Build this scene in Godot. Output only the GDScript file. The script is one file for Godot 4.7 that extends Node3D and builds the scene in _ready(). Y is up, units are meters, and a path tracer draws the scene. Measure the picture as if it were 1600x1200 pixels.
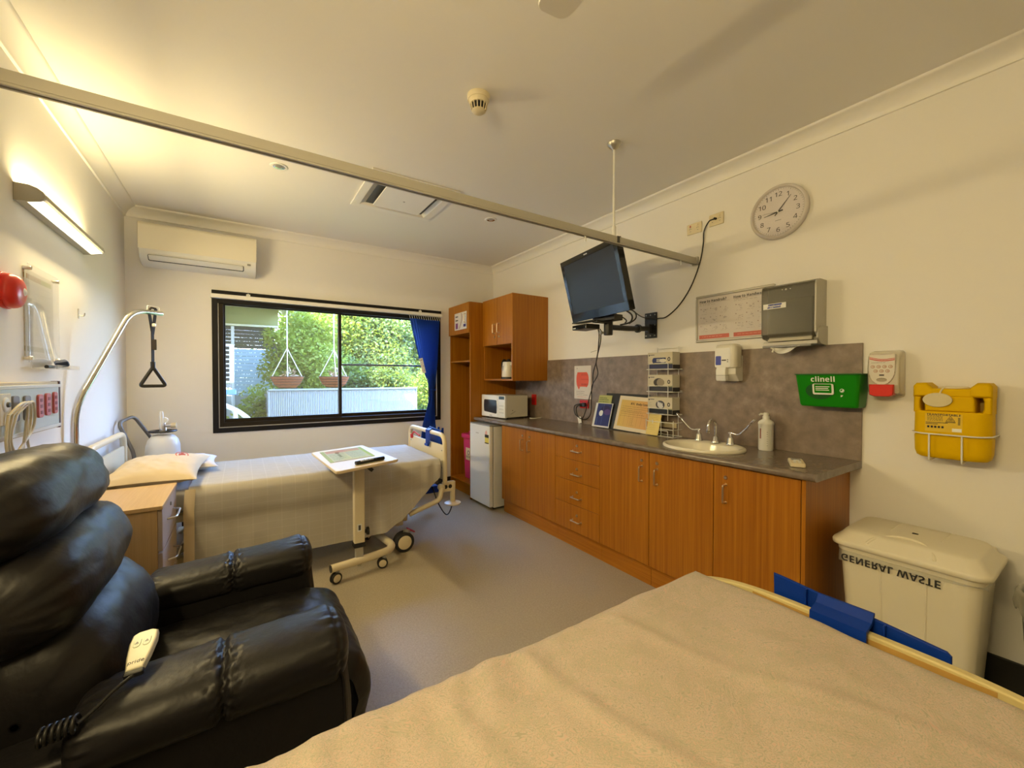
extends Node3D
# A two-bed ward room: wall unit with basin on the right, window and bed at the back, recliner and second bed in front.

const XR := 2.681
const XL := -0.778
const ZB := -4.498
const ZF := 1.75
const CE := 2.715
const CAM_Y := 1.334

class Mb:
	var v := PackedVector3Array()
	var n := PackedVector3Array()
	var t := PackedVector2Array()
	var xf := Transform3D.IDENTITY

	func tri(a: Vector3, b: Vector3, c: Vector3, na: Vector3, nb: Vector3, nc: Vector3, ua := Vector2.ZERO, ub := Vector2.ZERO, uc := Vector2.ZERO) -> void:
		var g := (b - a).cross(c - a)
		if g.length_squared() < 1e-18:
			return
		if g.dot(na + nb + nc) > 0.0:
			var q := b; b = c; c = q
			q = nb; nb = nc; nc = q
			var w := ub; ub = uc; uc = w
		if xf.basis.determinant() < 0.0:
			var q := b; b = c; c = q
			q = nb; nb = nc; nc = q
			var w := ub; ub = uc; uc = w
		v.append(xf * a); v.append(xf * b); v.append(xf * c)
		n.append((xf.basis * na).normalized()); n.append((xf.basis * nb).normalized()); n.append((xf.basis * nc).normalized())
		t.append(ua); t.append(ub); t.append(uc)

	func quad(a: Vector3, b: Vector3, c: Vector3, d: Vector3, na: Vector3, nb: Vector3, nc: Vector3, nd: Vector3, ua := Vector2(0, 1), ub := Vector2(1, 1), uc := Vector2(1, 0), ud := Vector2(0, 0)) -> void:
		tri(a, b, c, na, nb, nc, ua, ub, uc)
		tri(a, c, d, na, nc, nd, ua, uc, ud)

	# rounded box between two corners
	func box(lo: Vector3, hi: Vector3, r := 0.002) -> Mb:
		r = minf(r, minf(hi.x - lo.x, minf(hi.y - lo.y, hi.z - lo.z)) * 0.49)
		var c := (lo + hi) * 0.5
		var h := (hi - lo) * 0.5
		for ax in 3:
			var u := (ax + 1) % 3
			var w := (ax + 2) % 3
			for s in [-1.0, 1.0]:
				var nn := Vector3.ZERO
				nn[ax] = s
				var ps := []
				for k in [[-1.0, -1.0], [1.0, -1.0], [1.0, 1.0], [-1.0, 1.0]]:
					var p := c
					p[ax] += s * h[ax]
					p[u] += k[0] * (h[u] - r)
					p[w] += k[1] * (h[w] - r)
					ps.append(p)
				if ax == 2:
					var f := [Vector2(0, 1), Vector2(1, 1), Vector2(1, 0), Vector2(0, 0)]
					quad(ps[0], ps[1], ps[2], ps[3], nn, nn, nn, nn, f[0], f[1], f[2], f[3])
				elif ax == 1:  # u = z, w = x
					quad(ps[0], ps[1], ps[2], ps[3], nn, nn, nn, nn, Vector2(0, 0), Vector2(0, 1), Vector2(1, 1), Vector2(1, 0))
				else:  # u = y, w = z
					quad(ps[0], ps[1], ps[2], ps[3], nn, nn, nn, nn, Vector2(0, 1), Vector2(0, 0), Vector2(1, 0), Vector2(1, 1))
			if r > 0.0:  # the four edges along ax
				for su in [-1.0, 1.0]:
					for sw in [-1.0, 1.0]:
						var nu := Vector3.ZERO
						nu[u] = su
						var nw := Vector3.ZERO
						nw[w] = sw
						var e := []
						for s in [-1.0, 1.0]:
							var p := c
							p[ax] += s * (h[ax] - r)
							p[u] += su * h[u]
							p[w] += sw * (h[w] - r)
							var q := c
							q[ax] += s * (h[ax] - r)
							q[u] += su * (h[u] - r)
							q[w] += sw * h[w]
							e.append(p); e.append(q)
						quad(e[0], e[1], e[3], e[2], nu, nw, nw, nu)
		if r > 0.0:
			for sx in [-1.0, 1.0]:
				for sy in [-1.0, 1.0]:
					for sz in [-1.0, 1.0]:
						var q := c + Vector3(sx * (h.x - r), sy * (h.y - r), sz * (h.z - r))
						tri(q + Vector3(sx * r, 0, 0), q + Vector3(0, sy * r, 0), q + Vector3(0, 0, sz * r), Vector3(sx, 0, 0), Vector3(0, sy, 0), Vector3(0, 0, sz))
		return self

	# profile of (radius, height) turned round an axis
	func lathe(prof: Array, at := Vector3.ZERO, axis := Vector3.UP, seg := 24, oval := Vector2.ONE) -> Mb:
		var up := axis.normalized()
		var e := up.cross(Vector3(0, 0, 1) if absf(up.z) < 0.9 else Vector3(1, 0, 0)).normalized()
		var f := e.cross(up)
		var ns := []
		for i in prof.size() - 1:
			var d: Vector2 = prof[i + 1] - prof[i]
			ns.append(Vector2(d.y, -d.x).normalized())
		for i in prof.size() - 1:
			var na: Vector2 = ns[i]
			var nb: Vector2 = ns[i]
			if i > 0 and ns[i - 1].dot(ns[i]) > 0.6:
				na = (ns[i - 1] + ns[i]).normalized()
			if i < ns.size() - 1 and ns[i + 1].dot(ns[i]) > 0.6:
				nb = (ns[i + 1] + ns[i]).normalized()
			for k in seg:
				var p := []
				var q := []
				for kk in [k, k + 1]:
					var a: float = TAU * kk / seg
					var dir := e * cos(a) * oval.x + f * sin(a) * oval.y
					var nd := (e * cos(a) / oval.x + f * sin(a) / oval.y).normalized()
					p.append(at + dir * prof[i].x + up * prof[i].y)
					q.append(nd * na.x + up * na.y)
					p.append(at + dir * prof[i + 1].x + up * prof[i + 1].y)
					q.append(nd * nb.x + up * nb.y)
				var u0 := float(k) / seg
				var u1 := float(k + 1) / seg
				quad(p[0], p[2], p[3], p[1], q[0], q[2], q[3], q[1], Vector2(u0, 1), Vector2(u1, 1), Vector2(u1, 0), Vector2(u0, 0))
		return self

	# a surface through rows of points, smooth normals; side says where outside is for flat sheets
	func sheet(P: Array, closed := false, uvs := Vector2.ONE, flip := false) -> Mb:
		var R := P.size()
		var C: int = P[0].size()
		var N := []
		for i in R:
			var row := []
			for j in C:
				var a: Vector3 = P[i][(j + 1) % C] if closed else P[i][mini(j + 1, C - 1)]
				var b: Vector3 = P[i][(j - 1 + C) % C] if closed else P[i][maxi(j - 1, 0)]
				var c: Vector3 = P[mini(i + 1, R - 1)][j]
				var d: Vector3 = P[maxi(i - 1, 0)][j]
				var g := (a - b).cross(c - d)
				if g.length_squared() < 1e-16:
					var m := Vector3.ZERO
					for q in P[i]:
						m += q
					g = P[i][j] - m / C
					if g.length_squared() < 1e-12:
						g = Vector3.ZERO
						var o: Array = P[1] if i == 0 else P[R - 2]
						for q in o:
							g += P[i][j] - q
						if flip:
							g = -g
					elif flip:
						g = -g
				row.append(-g.normalized() if flip else g.normalized())
			N.append(row)
		if closed:  # outside is away from the middle of each ring
			var sum := 0.0
			for i in R:
				var m := Vector3.ZERO
				for q in P[i]:
					m += q
				m /= C
				for j in C:
					sum += (P[i][j] - m).dot(N[i][j])
			if sum < 0.0:
				for i in R:
					for j in C:
						N[i][j] = -N[i][j]
		for i in R - 1:
			for j in (C if closed else C - 1):
				var k := (j + 1) % C
				var ua := Vector2(float(j) / (C - (0 if closed else 1)), float(i) / (R - 1)) * uvs
				var ub := Vector2(float(j + 1) / (C - (0 if closed else 1)), float(i + 1) / (R - 1)) * uvs
				quad(P[i][j], P[i][k], P[i + 1][k], P[i + 1][j], N[i][j], N[i][k], N[i + 1][k], N[i + 1][j], ua, Vector2(ub.x, ua.y), ub, Vector2(ua.x, ub.y))
		return self

	func cap(ring: Array, nn: Vector3) -> Mb:
		var m := Vector3.ZERO
		for q in ring:
			m += q
		m /= ring.size()
		for k in ring.size():
			tri(ring[k], ring[(k + 1) % ring.size()], m, nn, nn, nn)
		return self

	func tube(path: Array, r: float, seg := 8, closed := false, caps := true) -> Mb:
		var rows := []
		var last := Vector3.ZERO
		var np := path.size()
		for i in np:
			var a: Vector3 = path[(i - 1 + np) % np] if closed else path[maxi(i - 1, 0)]
			var b: Vector3 = path[(i + 1) % np] if closed else path[mini(i + 1, np - 1)]
			var d := (b - a).normalized()
			if last == Vector3.ZERO:
				last = d.cross(Vector3.UP if absf(d.y) < 0.9 else Vector3.RIGHT).normalized()
			last = (last - d * last.dot(d)).normalized()
			var w := d.cross(last)
			var p: Vector3 = path[i]
			var k := 1.0
			if (i > 0 and i < np - 1) or closed:
				var c := sqrt(maxf(0.2, (1.0 + (p - a).normalized().dot((b - p).normalized())) * 0.5))
				k = 1.0 / c
			var row := []
			for j in seg:
				var t1 := TAU * j / seg
				var off := (last * cos(t1) + w * sin(t1)) * r
				var bend := ((b - p).normalized() - (p - a).normalized())
				if k > 1.02 and bend.length() > 0.01:
					bend = bend.normalized()
					off += bend * off.dot(bend) * (k - 1.0)
				row.append(p + off)
			rows.append(row)
		if closed:
			rows.append(rows[0])
		# explicit normals from the centre line
		for i in rows.size() - 1:
			var ca: Vector3 = path[i % np]
			var cb: Vector3 = path[(i + 1) % np]
			var da := (cb - ca).normalized()
			for j in seg:
				var k2 := (j + 1) % seg
				var n0: Vector3 = rows[i][j] - ca
				var n1: Vector3 = rows[i][k2] - ca
				var n2: Vector3 = rows[i + 1][k2] - cb
				var n3: Vector3 = rows[i + 1][j] - cb
				quad(rows[i][j], rows[i][k2], rows[i + 1][k2], rows[i + 1][j], n0.normalized(), n1.normalized(), n2.normalized(), n3.normalized())
		if caps and not closed:
			cap(rows[0], (path[0] - path[1]).normalized())
			cap(rows[-1], (path[-1] - path[-2]).normalized())
		return self

	# polygon in local XY pulled out along +Z from z0 to z1, edges of the front and back chamfered by b
	func prism(poly: Array, z0: float, z1: float, b := 0.0, smooth := false, back_bevel := true) -> Mb:
		var np := poly.size()
		var area := 0.0
		for i in np:
			area += poly[i].cross(poly[(i + 1) % np])
		if area < 0:
			poly = poly.duplicate()
			poly.reverse()
		var ins := []
		var en := []
		var vn := []
		for i in np:
			var d: Vector2 = (poly[(i + 1) % np] - poly[i]).normalized()
			en.append(Vector2(d.y, -d.x))
		for i in np:
			var m: Vector2 = en[i] + en[(i - 1 + np) % np]
			m = m.normalized()
			vn.append(m)
			ins.append(poly[i] - m * b / maxf(0.4, m.dot(en[i])))
		var tris := Geometry2D.triangulate_polygon(PackedVector2Array(ins))
		var lo := Vector2(1e9, 1e9)
		var hi := Vector2(-1e9, -1e9)
		for q in poly:
			lo = lo.min(q)
			hi = hi.max(q)
		var uv := func(p: Vector2) -> Vector2: return Vector2((p.x - lo.x) / (hi.x - lo.x), (hi.y - p.y) / (hi.y - lo.y))
		var zb := b if back_bevel else 0.0
		for k in range(0, tris.size(), 3):
			var a: Vector2 = ins[tris[k]]
			var c: Vector2 = ins[tris[k + 1]]
			var e: Vector2 = ins[tris[k + 2]]
			tri(Vector3(a.x, a.y, z1), Vector3(c.x, c.y, z1), Vector3(e.x, e.y, z1), Vector3.BACK, Vector3.BACK, Vector3.BACK, uv.call(a), uv.call(c), uv.call(e))
			tri(Vector3(a.x, a.y, z0), Vector3(c.x, c.y, z0), Vector3(e.x, e.y, z0), Vector3.FORWARD, Vector3.FORWARD, Vector3.FORWARD, uv.call(a), uv.call(c), uv.call(e))
		for i in np:
			var j := (i + 1) % np
			var na: Vector3 = Vector3(en[i].x, en[i].y, 0)
			var nb := na
			if smooth:
				if en[(i - 1 + np) % np].dot(en[i]) > 0.5:
					na = Vector3(vn[i].x, vn[i].y, 0)
				if en[j].dot(en[i]) > 0.5:
					nb = Vector3(vn[j].x, vn[j].y, 0)
			var p: Vector2 = poly[i]
			var q: Vector2 = poly[j]
			quad(Vector3(p.x, p.y, z0 + zb), Vector3(q.x, q.y, z0 + zb), Vector3(q.x, q.y, z1 - b), Vector3(p.x, p.y, z1 - b), na, nb, nb, na)
			if b > 0.0:
				var p2: Vector2 = ins[i]
				var q2: Vector2 = ins[j]
				quad(Vector3(p.x, p.y, z1 - b), Vector3(q.x, q.y, z1 - b), Vector3(q2.x, q2.y, z1), Vector3(p2.x, p2.y, z1), na, nb, Vector3.BACK, Vector3.BACK)
				if back_bevel:
					quad(Vector3(p.x, p.y, z0 + b), Vector3(q.x, q.y, z0 + b), Vector3(q2.x, q2.y, z0), Vector3(p2.x, p2.y, z0), na, nb, Vector3.FORWARD, Vector3.FORWARD)
				else:
					quad(Vector3(p.x, p.y, z0), Vector3(q.x, q.y, z0), Vector3(q2.x, q2.y, z0), Vector3(p2.x, p2.y, z0), Vector3.FORWARD, Vector3.FORWARD, Vector3.FORWARD, Vector3.FORWARD)
		return self

	func at(b: Basis, o: Vector3) -> Mb:
		xf = Transform3D(b, o)
		return self

	func mesh() -> ArrayMesh:
		var a := []
		a.resize(Mesh.ARRAY_MAX)
		a[Mesh.ARRAY_VERTEX] = v
		a[Mesh.ARRAY_NORMAL] = n
		a[Mesh.ARRAY_TEX_UV] = t
		var m := ArrayMesh.new()
		m.add_surface_from_arrays(Mesh.PRIMITIVE_TRIANGLES, a)
		return m


# ---------------------------------------------------------------- helpers
var used := {}
var M := {}
var tex_count := 0
const LAMP_DOWN := 2.6
const LAMP_UP := 0.9
const LAMP2_DOWN := 2.9
const LAMP2_UP := 1.25
const SKY := 27.0
const SUN := 11.0

func mb() -> Mb:
	return Mb.new()

func numbered(called: String) -> String:
	var k: int = used.get(called, 0)
	used[called] = k + 1
	return called if k == 0 else "%s_%03d" % [called, k]

func tag(o: Node3D, label: String, category: String, group := "") -> Node3D:
	o.set_meta("label", label)
	o.set_meta("category", category)
	if group:
		o.set_meta("group", group)
	return o

# a thing: a Node3D at its base whose children are its parts
func T(called: String, label: String, category: String, at := Vector3.ZERO, turn := 0.0, group := "") -> Node3D:
	var o := Node3D.new()
	o.name = numbered(called)
	add_child(o)
	o.position = at
	o.rotation_degrees.y = turn
	return tag(o, label, category, group)

# a part, in the thing's own axes
func P(called: String, m: Mb, mat: Material, parent: Node3D, label := "") -> MeshInstance3D:
	var o := MeshInstance3D.new()
	o.mesh = m.mesh()
	o.material_override = mat
	if parent == self:
		o.name = numbered(called)
		add_child(o)
	else:
		o.name = called
		parent.add_child(o, true)
	if label:
		o.set_meta("label", label)
	return o

# a part given in world coordinates
func W(called: String, m: Mb, mat: Material, parent: Node3D, label := "") -> MeshInstance3D:
	var inv := Transform3D.IDENTITY
	var p: Node = parent
	while p != self:
		inv = inv * p.transform.affine_inverse()
		p = p.get_parent()
	for i in m.v.size():
		m.v[i] = inv * m.v[i]
		m.n[i] = inv.basis * m.n[i]
	return P(called, m, mat, parent, label)

# a thing of one mesh, in world coordinates, its node at `at`
func one(called: String, m: Mb, mat: Material, label: String, category: String, at: Vector3, group := "") -> MeshInstance3D:
	for i in m.v.size():
		m.v[i] -= at
	var o := P(called, m, mat, self)
	o.position = at
	tag(o, label, category, group)
	return o

func S(called: String, m: Mb, mat: Material, parent: Node3D = self) -> MeshInstance3D:
	var o := P(called, m, mat, parent)
	if parent == self:
		o.set_meta("kind", "structure")
	return o

func shared(called: String, mesh: Mesh, mat: Material, parent: Node3D, xf: Transform3D) -> MeshInstance3D:
	var o := MeshInstance3D.new()
	o.mesh = mesh
	o.material_override = mat
	o.name = called
	parent.add_child(o, true)
	o.transform = xf
	return o

func text(s: String, h: float, mat: Material, parent: Node3D, xf: Transform3D, bold := false, called := "lettering", squash := 1.0) -> MeshInstance3D:
	var tm := TextMesh.new()
	var f := SystemFont.new()
	f.font_names = PackedStringArray(["Droid Sans"])
	f.font_weight = 700 if bold else 400
	tm.font = f
	tm.text = s
	tm.font_size = 48
	tm.pixel_size = h / 48.0 * 1.38
	tm.depth = 0.0006
	tm.curve_step = 2.0
	var o := MeshInstance3D.new()
	o.mesh = tm
	o.material_override = mat
	o.name = called
	parent.add_child(o, true)
	o.transform = xf * Transform3D(Basis.from_scale(Vector3(squash, 1, 1)), Vector3.ZERO)
	return o

func mat(r: float, g: float, b: float, rough := 0.5, metal := 0.0, spec := 0.5) -> StandardMaterial3D:
	var m := StandardMaterial3D.new()
	m.albedo_color = Color(r, g, b).linear_to_srgb()
	m.roughness = rough
	m.metallic = metal
	m.metallic_specular = spec
	return m

func texture(im: Image) -> ImageTexture:
	tex_count += 1
	return ImageTexture.create_from_image(im)

func pic(im: Image, rough := 0.5, tint := 1.0) -> StandardMaterial3D:
	var m := StandardMaterial3D.new()
	m.albedo_color = Color(tint, tint, tint)
	m.albedo_texture = texture(im)
	m.roughness = rough
	m.texture_repeat = false
	return m

func canvas(w: int, h: int, c: Color) -> Image:
	var im := Image.create(w, h, false, Image.FORMAT_RGB8)
	im.fill(c)
	return im

func fr(im: Image, x: float, y: float, w: float, h: float, c: Color) -> void:
	im.fill_rect(Rect2i(int(x * im.get_width()), int(y * im.get_height()), maxi(1, int(w * im.get_width())), maxi(1, int(h * im.get_height()))), c)

func disc(im: Image, cx: float, cy: float, rx: float, ry: float, c: Color, inner := 0.0) -> void:
	var W0 := im.get_width()
	var H0 := im.get_height()
	for y in range(maxi(0, int((cy - ry) * H0)), mini(H0, int((cy + ry) * H0) + 1)):
		for x in range(maxi(0, int((cx - rx) * W0)), mini(W0, int((cx + rx) * W0) + 1)):
			var d := Vector2((float(x) / W0 - cx) / rx, (float(y) / H0 - cy) / ry).length()
			if d <= 1.0 and d >= inner:
				im.set_pixel(x, y, c)

# rows of small dashes that read as print too small to make out
func print_rows(im: Image, x: float, y: float, w: float, rows: int, dy: float, c: Color, rng: RandomNumberGenerator, h := 0.006) -> void:
	for r in rows:
		var px := x
		var end := x + w * rng.randf_range(0.6, 1.0)
		while px < end:
			var l := minf(rng.randf_range(0.012, 0.05), end - px)
			fr(im, px, y + r * dy, l, h, c)
			px += l + 0.01

func tri_mat(m: StandardMaterial3D, scale: Vector3, world := true) -> StandardMaterial3D:
	m.uv1_triplanar = true
	m.uv1_world_triplanar = world
	m.uv1_scale = scale
	m.uv1_triplanar_sharpness = 8.0
	return m

func noise(sd: int, freq: float, oct := 3, type := FastNoiseLite.TYPE_SIMPLEX_SMOOTH) -> FastNoiseLite:
	var f := FastNoiseLite.new()
	f.seed = sd
	f.frequency = freq
	f.fractal_octaves = oct
	f.noise_type = type
	return f

# seamless grain: noise on a torus in x, plain mirrored in y
func wood_image(sd: int, lo: Color, mid: Color, hi: Color) -> Image:
	var w := 512
	var h := 512
	var im := Image.create(w, h, false, Image.FORMAT_RGB8)
	var a := noise(sd, 1.0, 4)
	var b := noise(sd + 7, 1.0, 2)
	for y in h:
		var vy := absf(float(y) / h * 2.0 - 1.0)
		for x in w:
			var an := TAU * x / w
			var px := cos(an)
			var py := sin(an)
			var k := a.get_noise_3d(px * 6.0, py * 6.0, vy * 0.9) * 0.6 + b.get_noise_3d(px * 26.0, py * 26.0, vy * 1.6) * 0.45 + b.get_noise_3d(px * 70.0, py * 70.0, vy * 6.0) * 0.16
			k = clampf(k * 0.9 + 0.5, 0.0, 1.0)
			im.set_pixel(x, y, lo.lerp(mid, k * 2.0) if k < 0.5 else mid.lerp(hi, k * 2.0 - 1.0))
	return im

# blotchy pattern, seamless by a four-way blend
func mottle_image(sd: int, w: int, freq: float, cols: Array, oct := 4, speck := 0.0) -> Image:
	var im := Image.create(w, w, false, Image.FORMAT_RGB8)
	var nz := noise(sd, freq, oct)
	var rng := RandomNumberGenerator.new()
	rng.seed = sd
	for y in w:
		for x in w:
			var fx := float(x) / w
			var fy := float(y) / w
			var k := (nz.get_noise_2d(x, y) * (1 - fx) + nz.get_noise_2d(x - w, y) * fx) * (1 - fy) + (nz.get_noise_2d(x, y - w) * (1 - fx) + nz.get_noise_2d(x - w, y - w) * fx) * fy
			k = clampf(k * 0.95 + 0.5, 0.0, 0.999) * (cols.size() - 1)
			var i := int(k)
			var c: Color = cols[i].lerp(cols[i + 1], k - i)
			if speck > 0.0:
				var q := rng.randf()
				if q < 0.3:
					c = c.lerp(cols[0].darkened(0.3), speck * rng.randf())
				elif q > 0.75:
					c = c.lerp(cols[-1].lightened(0.4), speck * rng.randf())
			im.set_pixel(x, y, c)
	return im

func rr(w: float, h: float, r: float, seg := 4, at := Vector2.ZERO) -> Array:
	var out := []
	for c in [[w / 2 - r, h / 2 - r, 0.0], [-w / 2 + r, h / 2 - r, PI / 2], [-w / 2 + r, -h / 2 + r, PI], [w / 2 - r, -h / 2 + r, PI * 1.5]]:
		for k in seg + 1:
			var a: float = c[2] + PI / 2 * k / seg
			out.append(at + Vector2(c[0] + cos(a) * r, c[1] + sin(a) * r))
	return out

func arc(c: Vector3, u: Vector3, w: Vector3, a0: float, a1: float, k: int) -> Array:
	var out := []
	for i in k + 1:
		var a := lerpf(a0, a1, float(i) / k)
		out.append(c + u * cos(a) + w * sin(a))
	return out

# a polyline with its inner corners rounded
func bent(pts: Array, r: float, k := 5) -> Array:
	var out := [pts[0]]
	for i in range(1, pts.size() - 1):
		var p: Vector3 = pts[i]
		var a: Vector3 = pts[i - 1] - p
		var b: Vector3 = pts[i + 1] - p
		var d := minf(r, minf(a.length(), b.length()) * 0.45)
		var s := p + a.normalized() * d
		var e := p + b.normalized() * d
		for j in k + 1:
			var t := float(j) / k
			out.append(s.lerp(p, t).lerp(p.lerp(e, t), t))
	out.append(pts[-1])
	return out

func curve(pts: Array, per := 6) -> Array:
	var out := []
	for i in pts.size() - 1:
		var a: Vector3 = pts[maxi(i - 1, 0)]
		var b: Vector3 = pts[i]
		var c: Vector3 = pts[i + 1]
		var d: Vector3 = pts[mini(i + 2, pts.size() - 1)]
		for k in per:
			out.append(b.cubic_interpolate(c, a, d, float(k) / per))
	out.append(pts[-1])
	return out

func lerp_table(tab: Array, x: float) -> float:
	if x <= tab[0][0]:
		return tab[0][1]
	for i in tab.size() - 1:
		if x <= tab[i + 1][0]:
			return lerpf(tab[i][1], tab[i + 1][1], (x - tab[i][0]) / (tab[i + 1][0] - tab[i][0]))
	return tab[-1][1]


func _ready() -> void:
	# camera
	var cam := Camera3D.new()
	cam.name = "camera"
	add_child(cam)
	cam.position = Vector3(0, CAM_Y, 0)
	cam.rotation_degrees = Vector3(-0.92, -33.42, 0)
	cam.fov = rad_to_deg(2.0 * atan(600.0 / 641.0))
	cam.near = 0.02
	cam.far = 200.0
	cam.current = true
	# sky
	var we := WorldEnvironment.new()
	we.name = "environment"
	var env := Environment.new()
	var sky := Sky.new()
	var sm := ProceduralSkyMaterial.new()
	sm.sky_top_color = Color(0.50, 0.68, 0.96)
	sm.sky_horizon_color = Color(0.88, 0.94, 1.0)
	sm.ground_bottom_color = Color(0.35, 0.36, 0.30)
	sm.ground_horizon_color = Color(0.70, 0.74, 0.72)
	sm.sky_curve = 0.12
	sm.energy_multiplier = SKY
	sky.sky_material = sm
	env.background_mode = Environment.BG_SKY
	env.sky = sky
	env.ambient_light_source = Environment.AMBIENT_SOURCE_SKY
	env.tonemap_mode = Environment.TONE_MAPPER_LINEAR
	env.tonemap_exposure = 1.0
	env.sdfgi_enabled = true
	env.ssao_enabled = true
	env.ssil_enabled = true
	we.environment = env
	add_child(we)
	# sun, high over the roof from behind the room: it lights the garden but not the window
	var sun := DirectionalLight3D.new()
	sun.name = "sun"
	sun.light_color = Color(1.0, 0.95, 0.84)
	sun.light_energy = SUN
	sun.light_angular_distance = 0.6
	sun.shadow_enabled = true
	add_child(sun)
	sun.look_at_from_position(Vector3.ZERO, Vector3(0.72, -0.75, -0.50), Vector3.UP)
	materials()
	room()
	garden()
	ceiling_things()
	left_wall()
	back_wall()
	wall_unit()
	worktop_things()
	right_wall()
	bins()
	beds()
	bed_things()
	recliner()
	overbed_table()


func materials() -> void:
	M.wall = mat(0.86, 0.84, 0.80, 0.75, 0.0, 0.3)
	M.ceiling = mat(0.86, 0.84, 0.80, 0.9, 0.0, 0.2)
	M.trim = mat(0.87, 0.85, 0.80, 0.45)
	M.white = mat(0.80, 0.80, 0.77, 0.35)
	M.white_matt = mat(0.78, 0.77, 0.74, 0.6)
	M.cream = mat(0.76, 0.67, 0.47, 0.35)
	M.cream_dark = mat(0.62, 0.52, 0.33, 0.4)
	M.paper = mat(0.84, 0.83, 0.80, 0.7, 0.0, 0.3)
	M.black = mat(0.012, 0.012, 0.013, 0.4)
	M.rubber = mat(0.02, 0.02, 0.022, 0.7)
	M.dark_grey = mat(0.06, 0.06, 0.065, 0.5)
	M.grey = mat(0.28, 0.28, 0.28, 0.45)
	M.chrome = mat(0.75, 0.75, 0.76, 0.12, 1.0)
	M.steel = mat(0.62, 0.60, 0.57, 0.3, 1.0)
	M.satin = mat(0.55, 0.53, 0.49, 0.38, 1.0)
	M.brass = mat(0.70, 0.58, 0.42, 0.3, 1.0)
	M.alu = mat(0.46, 0.44, 0.39, 0.4, 0.15)
	M.bronze = mat(0.022, 0.016, 0.010, 0.5, 0.0, 0.3)
	M.frame_dark = mat(0.012, 0.011, 0.013, 0.5, 0.0, 0.3)
	M.red = mat(0.55, 0.015, 0.012, 0.3)
	M.red_plastic = mat(0.70, 0.03, 0.02, 0.28)
	M.pink_outlet = mat(0.55, 0.13, 0.14, 0.45)
	M.grey_outlet = mat(0.22, 0.22, 0.26, 0.45)
	M.blue = mat(0.003, 0.035, 0.30, 0.4, 0.0, 0.3)
	M.navy = mat(0.015, 0.03, 0.10, 0.6)
	M.green = mat(0.008, 0.22, 0.004, 0.35, 0.0, 0.35)
	M.yellow = mat(0.74, 0.46, 0.0, 0.5, 0.0, 0.2)
	M.pink = mat(0.66, 0.03, 0.20, 0.35)
	M.blue_sign = mat(0.03, 0.05, 0.42, 0.4)
	M.screen = mat(0.012, 0.011, 0.010, 0.32, 0.0, 0.45)
	M.gloss_black = mat(0.008, 0.008, 0.009, 0.08)
	M.ink = mat(0.02, 0.02, 0.025, 0.7)
	M.print_white = mat(0.85, 0.85, 0.82, 0.6)
	M.print_blue = mat(0.03, 0.05, 0.30, 0.6)
	M.ceramic = mat(0.80, 0.76, 0.64, 0.12)
	M.bin = mat(0.78, 0.73, 0.58, 0.42)
	var acr := StandardMaterial3D.new()
	acr.albedo_color = Color(0.95, 0.97, 0.97, 0.12)
	acr.transparency = BaseMaterial3D.TRANSPARENCY_ALPHA
	acr.roughness = 0.04
	M.acrylic = acr
	var gl := StandardMaterial3D.new()
	gl.albedo_color = Color(0.96, 0.98, 0.97, 0.04)
	gl.transparency = BaseMaterial3D.TRANSPARENCY_ALPHA
	gl.roughness = 0.0
	M.glass = gl
	var smoke := StandardMaterial3D.new()
	smoke.albedo_color = Color(0.36, 0.35, 0.31, 0.5)
	smoke.transparency = BaseMaterial3D.TRANSPARENCY_ALPHA
	smoke.roughness = 0.3
	M.smoke = smoke
	var wrap := StandardMaterial3D.new()
	wrap.albedo_color = Color(0.9, 0.9, 0.86, 0.35)
	wrap.transparency = BaseMaterial3D.TRANSPARENCY_ALPHA
	wrap.roughness = 0.3
	M.plastic_film = wrap
	var milky := mat(0.74, 0.72, 0.66, 0.35)
	M.milky = milky
	# timber laminate: grain upright, and the same with the grain lying along the room for kicks
	var wi := wood_image(11, Color(0.57, 0.335, 0.03), Color(0.645, 0.40, 0.06), Color(0.71, 0.465, 0.11))
	var wt := texture(wi)
	var wood := mat(1, 1, 1, 0.38, 0.0, 0.45)
	wood.albedo_texture = wt
	M.wood = tri_mat(wood, Vector3(1.15, 0.42, 1.15))
	var im2 := wi.duplicate()
	im2.rotate_90(CLOCKWISE)
	var wood2 := mat(1, 1, 1, 0.38, 0.0, 0.45)
	wood2.albedo_texture = texture(im2)
	M.wood_flat = tri_mat(wood2, Vector3(0.42, 1.15, 0.42))
	# pale veneer of the bedside locker
	var pale := mat(1, 1, 1, 0.45)
	pale.albedo_texture = texture(wood_image(31, Color(0.77, 0.63, 0.42), Color(0.80, 0.665, 0.455), Color(0.825, 0.695, 0.485)))
	M.pale_wood = tri_mat(pale, Vector3(1.2, 0.5, 1.2))
	# stone-look laminate of the worktop and splashback
	var st := mat(1, 1, 1, 0.42, 0.0, 0.5)
	st.albedo_texture = texture(mottle_image(5, 512, 0.013, [Color(0.44, 0.38, 0.34), Color(0.495, 0.435, 0.385), Color(0.545, 0.48, 0.43), Color(0.61, 0.545, 0.49)], 5, 0.10))
	M.stone = tri_mat(st, Vector3(1.6, 1.6, 1.6))
	var ct := mat(1, 1, 1, 0.27, 0.0, 0.6)
	ct.albedo_texture = texture(mottle_image(6, 512, 0.02, [Color(0.40, 0.355, 0.32), Color(0.46, 0.41, 0.37), Color(0.52, 0.465, 0.425)], 4, 0.08))
	M.counter = tri_mat(ct, Vector3(1.4, 1.4, 1.4))
	# speckled sheet vinyl
	var fl := mat(1, 1, 1, 0.42, 0.0, 0.45)
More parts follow.
